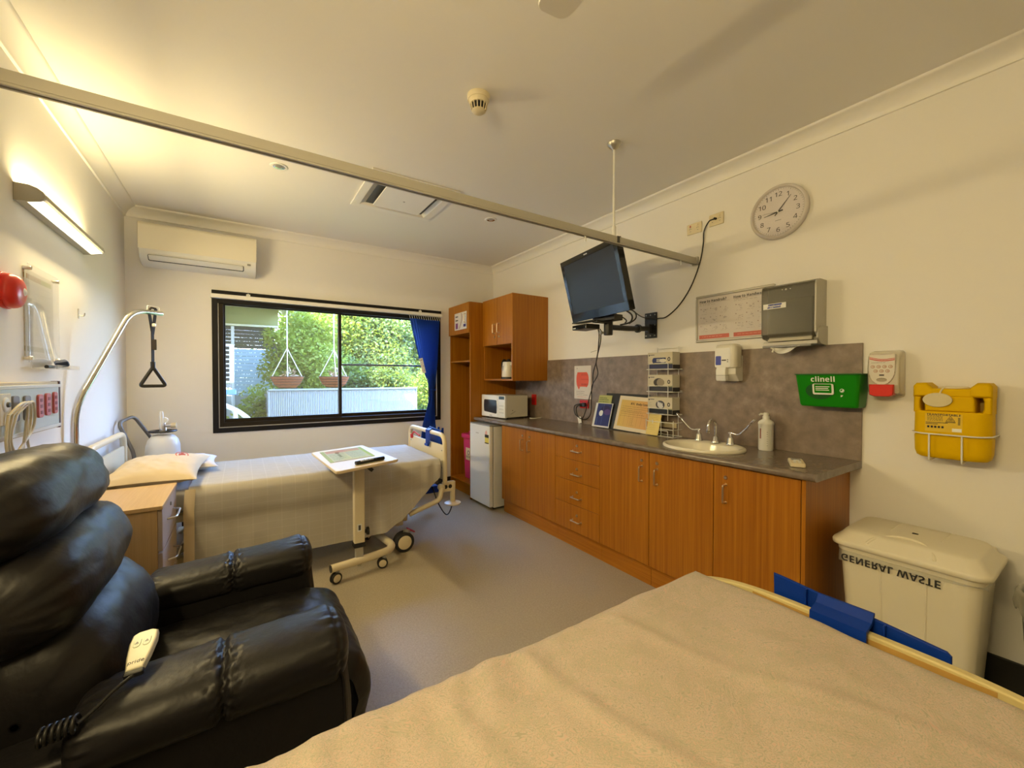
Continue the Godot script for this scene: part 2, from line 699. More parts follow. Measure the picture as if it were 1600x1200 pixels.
	fl.albedo_texture = texture(mottle_image(8, 512, 0.11, [Color(0.645, 0.60, 0.51), Color(0.675, 0.63, 0.54), Color(0.70, 0.655, 0.565)], 2, 0.34))
	M.vinyl = tri_mat(fl, Vector3(1.3, 1.3, 1.3))
	# black leather: fine creases as relief
	var le := mat(0.010, 0.009, 0.010, 0.42, 0.0, 0.40)
	var ln := NoiseTexture2D.new()
	ln.width = 512
	ln.height = 512
	ln.seamless = true
	ln.as_normal_map = true
	ln.bump_strength = 3.0
	ln.noise = noise(3, 0.03, 4)
	le.normal_enabled = true
	le.normal_texture = ln
	le.normal_scale = 0.22
	M.leather = tri_mat(le, Vector3(2.2, 2.2, 2.2))
	# fabrics
	M.cotton = mat(0.70, 0.66, 0.58, 0.9, 0.0, 0.15)
	var cu := mat(0.016, 0.055, 0.34, 0.85, 0.0, 0.15)
	cu.backlight_enabled = true
	cu.backlight = Color(0.22, 0.30, 0.5)
	M.curtain = cu


func slab(m: Mb, x0: float, y0: float, z0: float, x1: float, y1: float, z1: float, r := 0.0) -> Mb:
	return m.box(Vector3(x0, y0, z0), Vector3(x1, y1, z1), r)

const WX0 := -0.195
const WX1 := 1.938
const WY0 := 0.855
const WY1 := 2.020

func room() -> void:
	S("floor", slab(mb(), XL - 0.2, -0.15, ZB - 0.2, XR + 0.2, 0.0, ZF + 0.2), M.vinyl)
	S("ceiling", slab(mb(), XL - 0.25, CE, ZB - 0.25, XR + 0.25, CE + 0.15, ZF + 0.25), M.ceiling)
	S("wall_left", slab(mb(), XL - 0.15, 0, ZB - 0.15, XL, CE, ZF + 0.15), M.wall)
	S("wall_right", slab(mb(), XR, 0, ZB - 0.15, XR + 0.15, CE, ZF + 0.15), M.wall)
	S("wall_front", slab(mb(), XL, 0, ZF, XR, CE, ZF + 0.15), M.wall)
	var b := mb()
	slab(b, XL, 0, ZB - 0.14, WX0, CE, ZB)
	slab(b, WX1, 0, ZB - 0.14, XR, CE, ZB)
	slab(b, WX0, 0, ZB - 0.14, WX1, WY0, ZB)
	slab(b, WX0, WY1, ZB - 0.14, WX1, CE, ZB)
	S("wall_back", b, M.wall)
	# coved cornice: a short nib on wall and ceiling with a hollow curve between
	var pr := [Vector2(0, 0), Vector2(0.012, 0), Vector2(0.014, 0.006)]
	for k in 9:
		var a := PI / 2 * k / 8.0
		pr.append(Vector2(0.074 - 0.06 * cos(a), 0.008 + 0.058 * sin(a)).lerp(Vector2(0.014 + 0.06 * k / 8.0, 0.006 + 0.062 * k / 8.0), 0.35))
	pr.append_array([Vector2(0.080, 0.070), Vector2(0.082, 0.080), Vector2(0, 0.080)])
	var y0 := CE - 0.080
	var runs := [["trim_1", Vector3(XL, y0, ZB), Vector3(0, 0, 1), Vector3(1, 0, 0), XR - XL], ["trim_2", Vector3(XR, y0, ZB), Vector3(-1, 0, 0), Vector3(0, 0, 1), ZF - ZB], ["trim_3", Vector3(XL, y0, ZB), Vector3(1, 0, 0), Vector3(0, 0, 1), ZF - ZB]]
	for r in runs:
		var c := mb()
		c.at(Basis(r[2], Vector3.UP, r[3]), r[1])
		c.prism(pr, 0.0, r[4], 0.0, true)
		S(r[0], c, M.trim)
	# black skirtings
	S("baseboard_back", slab(mb(), XL, 0, ZB, 2.10, 0.15, ZB + 0.012, 0.003), M.black)
	S("baseboard_right", slab(mb(), XR - 0.012, 0, -0.76, XR, 0.15, ZF, 0.003), M.black)
	S("baseboard_left", slab(mb(), XL, 0, ZB, XL + 0.012, 0.15, ZF, 0.003), M.black)
	window()


func window() -> void:
	var w := Node3D.new()
	w.name = "window_1"
	w.set_meta("kind", "structure")
	add_child(w)
	w.position = Vector3((WX0 + WX1) / 2, WY0, ZB)
	# architrave on the wall face
	var a := mb()
	for q in [[-0.213, 0.838, -0.170, 2.034], [1.913, 0.838, 1.956, 2.034], [-0.170, 0.838, 1.913, 0.880], [-0.170, 1.996, 1.913, 2.034]]:
		slab(a, q[0], q[1], ZB - 0.02, q[2], q[3], ZB + 0.012, 0.002)
	W("architrave", a, M.frame_dark, w)
	var rv := mb()  # pale bead inside the architrave
	for q in [[-0.170, 0.880, -0.164, 1.996], [1.907, 0.880, 1.913, 1.996], [-0.164, 0.880, 1.907, 0.887]]:
		slab(rv, q[0], q[1], ZB - 0.03, q[2], q[3], ZB + 0.006, 0.001)
	W("bead", rv, M.alu, w)
	var f := mb()  # outer aluminium frame in the reveal
	for q in [[-0.164, 0.887, -0.128, 2.020], [1.871, 0.887, 1.907, 2.020], [-0.128, 0.887, 1.871, 0.925], [-0.128, 2.0, 1.871, 2.020]]:
		slab(f, q[0], q[1], ZB - 0.11, q[2], q[3], ZB - 0.01, 0.002)
	W("window_frame", f, M.bronze, w)
	for s in [[-0.128, 0.872, ZB - 0.05], [0.845, 1.871, ZB - 0.085]]:
		var m := mb()
		var sw := 0.027 if s[0] > 0 else 0.012
		for q in [[s[0], 0.925, s[0] + sw, 2.0], [s[1] - 0.027, 0.925, s[1], 2.0], [s[0] + sw, 0.925, s[1] - 0.027, 0.957], [s[0] + sw, 1.988, s[1] - 0.027, 2.0]]:
			slab(m, q[0], q[1], s[2] - 0.015, q[2], q[3], s[2] + 0.015, 0.002)
		var sash := W("sash", m, M.bronze, w)
		W("pane", slab(mb(), s[0] + 0.01, 0.94, s[2] - 0.002, s[1] - 0.01, 1.995, s[2] + 0.002), M.glass, sash)
	W("screen_rail", slab(mb(), 0.872, 1.458, ZB - 0.108, 1.871, 1.478, ZB - 0.098, 0.002), M.black, w)
	# curtain rail over the window: dark batten, white track, two clips
	var r := T("curtain_rail", "dark batten with white curtain track fixed above the window", "curtain rail", Vector3(0.87, 2.04, ZB + 0.001))
	W("batten", slab(mb(), -0.212, 2.075, ZB + 0.001, 1.959, 2.107, ZB + 0.030, 0.003), M.frame_dark, r)
	W("track", slab(mb(), -0.22, 2.036, ZB + 0.001, 1.97, 2.073, ZB + 0.045, 0.004), M.trim, r)
	for x in [0.06, 1.70]:
		var c := mb()
		slab(c, x - 0.016, 2.070, ZB + 0.03, x + 0.016, 2.092, ZB + 0.036, 0.002)
		slab(c, x - 0.005, 2.088, ZB + 0.03, x + 0.005, 2.098, ZB + 0.036, 0.002)
		W("clip", c, M.white, r)


func leaf_mesh(l: float, wd: float) -> ArrayMesh:
	var m := mb()
	var a := Vector3(0, 0, 0)
	var b := Vector3(wd, l * 0.45, 0.15 * l)
	var c := Vector3(0, l, 0)
	var d := Vector3(-wd, l * 0.45, 0.15 * l)
	var e := Vector3(0, l * 0.5, 0)
	var nn := Vector3(0, 0, 1)
	for q in [[a, b, e], [b, c, e], [c, d, e], [d, a, e]]:
		m.tri(q[0], q[1], q[2], nn, nn, nn)
	return m.mesh()


# a crown of separate leaves on blobs, one MultiMesh
func crown(parent: Node3D, called: String, blobs: Array, count: int, leaf: ArrayMesh, mt: Material, rng: RandomNumberGenerator) -> void:
	var mm := MultiMesh.new()
	mm.transform_format = MultiMesh.TRANSFORM_3D
	mm.mesh = leaf
	mm.instance_count = count
	var tot := 0.0
	for b in blobs:
		tot += b[1] * b[1]
	for i in count:
		var q := rng.randf() * tot
		var b: Array = blobs[0]
		for bb in blobs:
			q -= bb[1] * bb[1]
			if q <= 0.0:
				b = bb
				break
		var dir := Vector3(rng.randfn(), rng.randfn(), rng.randfn()).normalized()
		var p: Vector3 = b[0] + dir * b[1] * pow(rng.randf(), 0.42)
		var bs := Basis.from_euler(Vector3(rng.randf() * TAU, rng.randf() * TAU, rng.randf() * TAU)).scaled(Vector3.ONE * rng.randf_range(0.7, 1.4))
		mm.set_instance_transform(i, Transform3D(bs, p))
	var o := MultiMeshInstance3D.new()
	o.multimesh = mm
	o.material_override = mt
	o.name = called
	o.set_meta("kind", "stuff")
	parent.add_child(o, true)


func leaf_mat(r: float, g: float, b: float) -> StandardMaterial3D:
	var m := mat(r, g, b, 0.5, 0.0, 0.3)
	m.backlight_enabled = true
	m.backlight = Color(0.55, 0.6, 0.2)
	return m


func garden() -> void:
	var rng := RandomNumberGenerator.new()
	rng.seed = 42
	var grass := mat(1, 1, 1, 0.9)
	grass.albedo_texture = texture(mottle_image(21, 256, 0.05, [Color(0.22, 0.27, 0.08), Color(0.34, 0.39, 0.12), Color(0.44, 0.47, 0.19)], 4, 0.3))
	tri_mat(grass, Vector3(0.7, 0.7, 0.7))
	var g := mb()
	var rows := []
	for i in 13:
		var row := []
		for j in 17:
			var x := -16.0 + j * 2.5
			var z := ZB - 0.4 - i * 2.2
			row.append(Vector3(x, -0.25 + 0.35 * clampf((-z - 6.0) / 5.0, 0.0, 1.0) + 0.05 * sin(x * 1.7 + z), z))
		rows.append(row)
	g.sheet(rows, false, Vector2.ONE, true)
	S("ground", g, grass)
	# neighbouring wing on the left: eave, fascia, screen and boarded wall
	var wing := T("neighbour_wing", "neighbouring wing with cream eave, dark screen and pale blue boards", "building", Vector3(-0.6, 0.0, -8.0))
	var soffit := mat(0.88, 0.82, 0.60, 0.7)
	var fascia := mat(0.34, 0.33, 0.11, 0.6)
	W("soffit", slab(mb(), -3.5, 2.62, -9.1, 0.66, 2.66, ZB - 0.16), soffit, wing)
	W("roof", slab(mb(), -3.6, 2.66, -9.3, 0.74, 2.74, ZB - 0.16, 0.01), M.grey, wing)
	W("gutter", slab(mb(), 0.66, 2.56, -9.2, 0.74, 2.70, ZB - 0.16, 0.02), soffit, wing)
	W("fascia", slab(mb(), -3.4, 2.31, -9.15, 0.60, 2.62, -9.0, 0.01), fascia, wing)
	W("beam", slab(mb(), -3.4, 2.27, -9.12, 0.60, 2.31, -8.98, 0.01), soffit, wing)
	var dark := mat(0.045, 0.050, 0.035, 0.7)
	for k in 6:
		W("board", slab(mb(), -0.6, 1.87 + k * 0.067, -9.10 , 0.53, 1.933 + k * 0.067, -9.05 + 0.004 * (k % 2), 0.006), dark, wing)
	var lb := mat(0.42, 0.58, 0.70, 0.6)
	for k in 13:
		W("board", slab(mb(), -0.11, 1.0 + k * 0.066, -9.08, 0.62, 1.064 + k * 0.066, -9.04 + 0.006 * (k % 2), 0.008), lb, wing)
	W("corner_board", slab(mb(), -0.15, 0.4, -9.09, -0.10, 2.27, -9.02, 0.005), M.white_matt, wing)
	W("side_wall", slab(mb(), -0.75, -0.2, -8.9, -0.55, 2.62, -5.2), mat(0.55, 0.50, 0.38, 0.7), wing)
	W("post", slab(mb(), -0.30, -0.2, -8.9, -0.24, 2.62, -8.82, 0.005), mat(0.5, 0.46, 0.34, 0.7), wing)
	W("base_wall", slab(mb(), -0.6, -0.3, -9.1, 0.62, 1.0, -9.06), mat(0.40, 0.42, 0.42, 0.8), wing)
	W("veranda_beam", slab(mb(), -0.75, 2.60, -6.05, 3.4, 2.72, -5.95, 0.005), soffit, wing)
	# outdoor unit on a bracket
	var ou := T("outdoor_unit", "cream outdoor air conditioning unit with dark grille beside window", "air conditioner", Vector3(-0.30, 1.24, -7.0))
	W("casing", slab(mb(), -0.55, 1.25, -7.18, -0.085, 1.80, -6.9, 0.02), M.white_matt, ou)
	for k in 8:
		W("slot", slab(mb(), -0.36, 1.285 + k * 0.062, -6.905, -0.135, 1.328 + k * 0.062, -6.896, 0.004), M.black, ou)
	W("bracket", slab(mb(), -0.55, 1.19, -7.15, -0.10, 1.245, -6.93, 0.004), M.grey, ou)
	W("tray", slab(mb(), -0.55, 1.09, -7.12, -0.06, 1.16, -6.95, 0.01), mat(0.20, 0.38, 0.80, 0.5), ou)
	# handrail
	var hr := mb()
	hr.tube(bent([Vector3(-0.75, 1.35, -5.9), Vector3(-0.02, 0.92, -5.9), Vector3(0.35, 0.55, -5.9), Vector3(0.35, -0.2, -5.9)], 0.05), 0.028, 10)
	hr.tube([Vector3(-0.06, 0.94, -5.9), Vector3(-0.06, -0.2, -5.9)], 0.024, 8)
	one("handrail", hr, M.white_matt, "white pipe handrail sloping down outside left of the window", "handrail", Vector3(0.0, -0.2, -5.9))
	# corrugated garden bed
	var cg := T("garden_bed", "long pale grey corrugated garden bed under the hanging baskets", "garden bed", Vector3(1.45, -0.1, -7.0))
	var cr := []
	var rows2 := []
	for i in 2:
		var row := []
		for j in 401:
			var x := 0.335 + 2.25 * j / 400.0
			row.append(Vector3(x, -0.2 + 1.335 * i + 0.000 * x, -7.0 + 0.005 * sin(x * 260.0)))
		rows2.append(row)
	var corr := mat(0.27, 0.27, 0.265, 0.6)
	W("corrugated_panel", mb().sheet(rows2, false, Vector2.ONE, false), corr, cg)
	W("side_panel", slab(mb(), 0.325, -0.2, -8.0, 0.345, 1.135, -6.99), corr, cg)
	W("side_panel", slab(mb(), 2.575, -0.2, -8.0, 2.595, 1.135, -6.99), corr, cg)
	W("rim", slab(mb(), 0.32, 1.130, -7.02, 2.60, 1.160, -6.97, 0.01), corr, cg)
	W("soil", slab(mb(), 0.34, 0.9, -7.98, 2.58, 1.12, -7.02), mat(0.20, 0.13, 0.09, 0.9), cg)
	# hanging baskets
	var coir := mat(1, 1, 1, 0.95, 0.0, 0.1)
	coir.albedo_texture = texture(mottle_image(23, 128, 0.09, [Color(0.34, 0.20, 0.13), Color(0.55, 0.33, 0.22), Color(0.66, 0.43, 0.30)], 3, 0.3))
	tri_mat(coir, Vector3(3, 9, 3))
	var names := ["left hanging basket of brown coir on white chains outside", "right hanging basket of brown coir partly behind window mullion"]
	for k in 2:
		var c := Vector3([0.495, 1.056][k], 1.19, -6.0)
		var hb := T("hanging_basket", names[k], "hanging basket", c, 0.0, "coir baskets outside the window")
		P("liner", mb().lathe([Vector2(0.0, 0.0), Vector2(0.09, 0.008), Vector2(0.145, 0.05), Vector2(0.17, 0.10), Vector2(0.195, 0.155), Vector2(0.18, 0.158), Vector2(0.16, 0.11), Vector2(0.0, 0.10)], Vector3.ZERO, Vector3.UP, 28), coir, hb)
		for j in 5:
			var rad: float = [0.10, 0.150, 0.168, 0.180, 0.197][j]
			var yy: float = [0.01, 0.05, 0.085, 0.12, 0.155][j]
			P("hoop", mb().tube(arc(Vector3(0, yy, 0), Vector3(rad + 0.004, 0, 0), Vector3(0, 0, rad + 0.004), 0, TAU * 23 / 24.0, 23), 0.003, 5, true), M.bronze, hb)
		for j in 3:
			var a := TAU * j / 3.0 + 1.64
			P("chain", mb().tube([Vector3(cos(a) * 0.197, 0.155, sin(a) * 0.197), Vector3(0, 0.52, 0)], 0.0055, 5), M.white_matt, hb)
		P("chain", mb().tube([Vector3(0, 0.50, 0), Vector3(0, 1.42, 0)], 0.007, 5), M.white_matt, hb)
		var cl := leaf_mesh(0.05, 0.012)
		crown(hb, "dry_stems", [[Vector3(0.02, 0.17, 0), 0.10]], 70, cl, mat(0.45, 0.32, 0.2, 0.9), rng)
	# trees and shrubs
	var lf := leaf_mesh(0.075, 0.022)
	var lf2 := leaf_mesh(0.06, 0.018)
	var greens := [leaf_mat(0.11, 0.15, 0.022), leaf_mat(0.16, 0.19, 0.03), leaf_mat(0.085, 0.12, 0.04), leaf_mat(0.18, 0.14, 0.05), leaf_mat(0.06, 0.09, 0.028)]
	var bark := mat(0.10, 0.08, 0.06, 0.9)
	var list := [
		["shrub", "bushy yellow green shrub beside the blue boarded wall", Vector3(0.80, 0, -8.0), [[Vector3(0, 1.75, 0), 0.48], [Vector3(0.35, 2.25, -0.2), 0.45], [Vector3(-0.22, 1.45, 0.1), 0.36], [Vector3(0.3, 1.5, 0.1), 0.5], [Vector3(-0.38, 1.98, 0.3), 0.16]], 9000, 1],
		["tree", "tall bright green tree left of the window mullion", Vector3(1.35, 0, -9.6), [[Vector3(0, 2.0, 0), 0.9], [Vector3(-0.3, 2.75, 0), 0.6], [Vector3(0.5, 2.35, 0), 0.7], [Vector3(0, 1.35, 0.4), 0.8]], 16000, 0],
		["tree", "broad olive tree behind the right window sash", Vector3(2.45, 0, -9.8), [[Vector3(0, 2.0, 0), 1.0], [Vector3(-0.2, 2.9, 0), 0.65], [Vector3(0.6, 2.5, 0), 0.7], [Vector3(0.1, 1.3, 0.5), 0.9]], 17000, 2],
		["tree", "tall russet tipped tree behind the olive tree", Vector3(2.1, 0, -11.8), [[Vector3(0, 3.1, 0), 0.9], [Vector3(0.9, 2.9, 0), 0.6], [Vector3(-0.4, 3.6, 0), 0.45], [Vector3(0.3, 2.1, 0), 0.9]], 11000, 3],
		["tree", "light green tree beside the blue window curtain", Vector3(4.0, 0, -10.2), [[Vector3(0, 1.8, 0), 1.0], [Vector3(-0.4, 2.35, 0.2), 0.6], [Vector3(0.6, 2.6, 0), 0.8], [Vector3(-0.2, 1.0, 0.3), 0.9]], 16000, 1],
		["shrub", "dark low shrub growing behind the grey garden bed", Vector3(2.3, 0, -8.5), [[Vector3(0, 1.25, 0), 0.35], [Vector3(-0.5, 1.35, -0.1), 0.40], [Vector3(0.5, 1.15, 0), 0.35]], 5000, 4],
		["shrub", "pale shrub at the left end of the garden bed", Vector3(0.20, 0, -7.6), [[Vector3(0, 0.55, 0), 0.40], [Vector3(0.05, 0.95, 0), 0.30], [Vector3(-0.2, 0.25, 0.1), 0.4]], 3500, 1],
		["shrub", "green shrub at the right end of the garden bed", Vector3(3.0, 0, -7.7), [[Vector3(0, 0.9, 0), 0.42], [Vector3(0.1, 0.45, 0), 0.45], [Vector3(0.2, 1.3, 0), 0.35]], 5000, 0],
		["tree", "sparse tall tree against the sky above the baskets", Vector3(1.2, 0, -14.0), [[Vector3(0, 3.9, 0), 0.9], [Vector3(0.9, 4.3, 0), 0.6], [Vector3(0.5, 3.0, 0), 1.0]], 3000, 2],
		["tree", "distant hedge tree closing the garden on the right", Vector3(6.2, 0, -13.5), [[Vector3(0, 2.3, 0), 1.5], [Vector3(-1.3, 1.9, 0), 1.2], [Vector3(-2.8, 1.7, 0), 1.2]], 22000, 2],
		["tree", "distant hedge tree closing the garden in the middle", Vector3(1.8, 0, -14.5), [[Vector3(0, 1.9, 0), 1.3], [Vector3(1.3, 1.8, 0), 1.2], [Vector3(-1.3, 1.5, 0), 1.2]], 22000, 4],
	]
	for a in list:
		var t := T(a[0], a[1], a[0], a[2], 0.0, "garden trees and shrubs")
		crown(t, "foliage", a[3], a[4], lf if a[0] == "tree" else lf2, greens[a[5]], rng)
		var tr := mb()
		for b in a[3]:
			tr.tube(curve([Vector3(0, -0.2, 0), Vector3(b[0].x * 0.25, b[0].y * 0.5, b[0].z * 0.3), b[0]], 4), 0.03 if a[0] == "tree" else 0.014, 6)
		P("trunk", tr, bark, t)


func ceiling_things() -> void:
	# curtain track across the room on its ceiling hanger
	var zt := -1.707
	var t := T("curtain_track", "long grey ceiling-hung curtain track crossing the room to the right wall", "curtain track", Vector3(1.848, 2.126, zt))
	var r := mb()
	slab(r, XL + 0.001, 2.134, zt - 0.014, XR - 0.001, 2.170, zt + 0.014, 0.002)
	slab(r, XL + 0.001, 2.126, zt - 0.014, XR - 0.001, 2.134, zt - 0.005, 0.001)
	slab(r, XL + 0.001, 2.126, zt + 0.005, XR - 0.001, 2.134, zt + 0.014, 0.001)
	W("rail", r, M.alu, t)
	W("rail_slot", slab(mb(), XL + 0.01, 2.1335, zt - 0.0048, XR - 0.01, 2.1345, zt + 0.0048), M.black, t)
	W("hanger_rod", mb().tube([Vector3(1.848, 2.17, zt), Vector3(1.848, CE - 0.02, zt)], 0.0065, 10), M.white, t)
	W("rod_socket", mb().lathe([Vector2(0.0, 0.0), Vector2(0.014, 0.0), Vector2(0.014, 0.055), Vector2(0.009, 0.062), Vector2(0.0, 0.062)], Vector3(1.848, 2.168, zt), Vector3.UP, 16), M.white, t)
	W("ceiling_rose", mb().lathe([Vector2(0.0, -0.040), Vector2(0.010, -0.040), Vector2(0.014, -0.034), Vector2(0.030, -0.022), Vector2(0.040, -0.008), Vector2(0.041, 0.0), Vector2(0.0, 0.0)], Vector3(1.848, CE, zt), Vector3.UP, 24), M.satin, t)
	W("rail_joint", slab(mb(), 1.862, 2.132, zt - 0.017, 1.885, 2.172, zt + 0.017, 0.002), M.dark_grey, t)
	W("wall_bracket", slab(mb(), XR - 0.022, 2.118, zt - 0.022, XR, 2.178, zt + 0.022, 0.003), M.satin, t)
	W("wall_bracket", slab(mb(), XL, 2.118, zt - 0.022, XL + 0.022, 2.178, zt + 0.022, 0.003), M.satin, t)
	for x in [1.62, 2.50]:
		W("glider", slab(mb(), x - 0.004, 2.098, zt - 0.003, x + 0.004, 2.134, zt + 0.003, 0.001), M.white, t)
	# smoke detector
	var s := T("smoke_detector", "round cream smoke detector on the ceiling with dark vents", "smoke detector", Vector3(0.985, CE, -1.79))
	P("base", mb().lathe([Vector2(0.0, -0.022), Vector2(0.052, -0.022), Vector2(0.055, -0.018), Vector2(0.056, 0.0), Vector2(0, 0)], Vector3.ZERO, Vector3.UP, 32), M.cream, s)
	P("collar", mb().lathe([Vector2(0.0, -0.042), Vector2(0.042, -0.042), Vector2(0.047, -0.032), Vector2(0.049, -0.021), Vector2(0, -0.021)], Vector3.ZERO, Vector3.UP, 32), M.cream, s)
	P("chamber", mb().lathe([Vector2(0.0, -0.072), Vector2(0.028, -0.070), Vector2(0.036, -0.041), Vector2(0, -0.041)], Vector3.ZERO, Vector3.UP, 24), M.black, s)
	for k in 14:
		var a := TAU * k / 14.0
		var d := Vector3(cos(a), 0, sin(a))
		P("rib", mb().tube([d * 0.041 + Vector3(0, -0.041, 0), d * 0.034 + Vector3(0, -0.072, 0)], 0.0026, 5), M.cream, s)
	P("cap", mb().lathe([Vector2(0.0, -0.082), Vector2(0.024, -0.081), Vector2(0.034, -0.074), Vector2(0.033, -0.070), Vector2(0, -0.070)], Vector3.ZERO, Vector3.UP, 24), M.cream, s)
	# two downlights
	var dl := [[0.219, -3.10, "unlit recessed downlight nearest the wall lamp"], [1.835, -3.117, "unlit recessed downlight beyond the ceiling vent, nearest the television"]]
	for d in dl:
		var o := T("downlight", d[2], "downlight", Vector3(d[0], CE, d[1]), 0.0, "recessed ceiling downlights")
		P("trim_ring", mb().lathe([Vector2(0.036, 0.0), Vector2(0.036, -0.004), Vector2(0.045, -0.006), Vector2(0.052, -0.003), Vector2(0.053, 0.0)], Vector3.ZERO, Vector3.UP, 28), M.white, o)
		P("reflector", mb().lathe([Vector2(0.022, -0.0005), Vector2(0.037, -0.004)], Vector3.ZERO, Vector3.UP, 28), M.chrome, o)
		P("lamp", mb().lathe([Vector2(0.0, -0.0045), Vector2(0.016, -0.004), Vector2(0.024, -0.0008)], Vector3.ZERO, Vector3.UP, 20), M.grey, o)
	# square ceiling diffuser
	var vt := T("ceiling_vent", "large square white air conditioning vent set in the ceiling", "ceiling vent", Vector3(1.055, CE, -3.105))
	var f := mb()
	for q in [[-0.322, -0.335, 0.322, -0.275], [-0.322, 0.275, 0.322, 0.335], [-0.322, -0.275, -0.262, 0.275], [0.262, -0.275, 0.322, 0.275]]:
		slab(f, q[0], -0.012, q[1], q[2], 0.0, q[3], 0.003)
	P("frame", f, M.trim, vt)
	var cone := mb()
	var rings := [[0.262, 0.275, -0.012], [0.25, 0.262, -0.002], [0.225, 0.238, -0.0015]]
	for k in 2:
		var a: Array = rings[k]
		var b: Array = rings[k + 1]
		var pa := [Vector3(-a[0], a[2], -a[1]), Vector3(a[0], a[2], -a[1]), Vector3(a[0], a[2], a[1]), Vector3(-a[0], a[2], a[1])]
		var pb := [Vector3(-b[0], b[2], -b[1]), Vector3(b[0], b[2], -b[1]), Vector3(b[0], b[2], b[1]), Vector3(-b[0], b[2], b[1])]
		for j in 4:
			var nn: Vector3 = [Vector3(0, -0.6, 0.8), Vector3(-0.8, -0.6, 0), Vector3(0, -0.6, -0.8), Vector3(0.8, -0.6, 0)][j]
			cone.quad(pa[j], pa[(j + 1) % 4], pb[(j + 1) % 4], pb[j], nn, nn, nn, nn)
	P("cone", cone, M.trim, vt)
	P("plenum", slab(mb(), -0.228, -0.0016, -0.24, 0.228, -0.0006, 0.24), M.dark_grey, vt)
	var pl := mb()
	slab(pl, -0.185, -0.034, -0.195, 0.185, -0.022, 0.195, 0.004)
	P("vane_panel", pl, M.trim, vt)
	P("vane_screw", mb().lathe([Vector2(0, -0.0365), Vector2(0.007, -0.036), Vector2(0.009, -0.034)], Vector3.ZERO, Vector3.UP, 12), M.satin, vt)
	for sx in [-1, 1]:
		P("strut", slab(mb(), sx * 0.14 - 0.01, -0.024, -0.01, sx * 0.14 + 0.01, -0.001, 0.01), M.satin, vt)
	# ceiling fan: only the tip of one blade reaches into the picture
	var fan := T("ceiling_fan", "white ceiling fan with one rounded blade tip at the top edge", "ceiling fan", Vector3(0.822, CE, -0.255))
	P("canopy", mb().lathe([Vector2(0, -0.06), Vector2(0.05, -0.055), Vector2(0.065, 0.0), Vector2(0, 0)], Vector3.ZERO, Vector3.UP, 24), M.trim, fan)
	P("motor", mb().lathe([Vector2(0, -0.27), Vector2(0.10, -0.26), Vector2(0.12, -0.22), Vector2(0.10, -0.17), Vector2(0.02, -0.16), Vector2(0.02, -0.05), Vector2(0, -0.05)], Vector3.ZERO, Vector3.UP, 28), M.trim, fan)
	for k in 4:
		var a := deg_to_rad(90.0 + 90.0 * k)
		var d := Vector3(cos(a), 0, -sin(a))
		var w := Vector3(sin(a), 0, cos(a))
		var blade := mb()
		blade.at(Basis(d, (w + Vector3(0, 0.12, 0)).normalized(), d.cross((w + Vector3(0, 0.12, 0)).normalized())), Vector3(0, -0.235, 0))
		blade.prism(rr(0.52, 0.125, 0.035, 5, Vector2(0.515, 0)), -0.004, 0.004, 0.002)
		P("blade", blade, M.trim, fan)
		var iron := mb()
		iron.at(Basis(d, w, d.cross(w)), Vector3(0, -0.235, 0))
		iron.prism(rr(0.22, 0.05, 0.02, 4, Vector2(0.19, 0)), -0.003, 0.006, 0.001)
		P("blade_iron", iron, M.trim, fan)


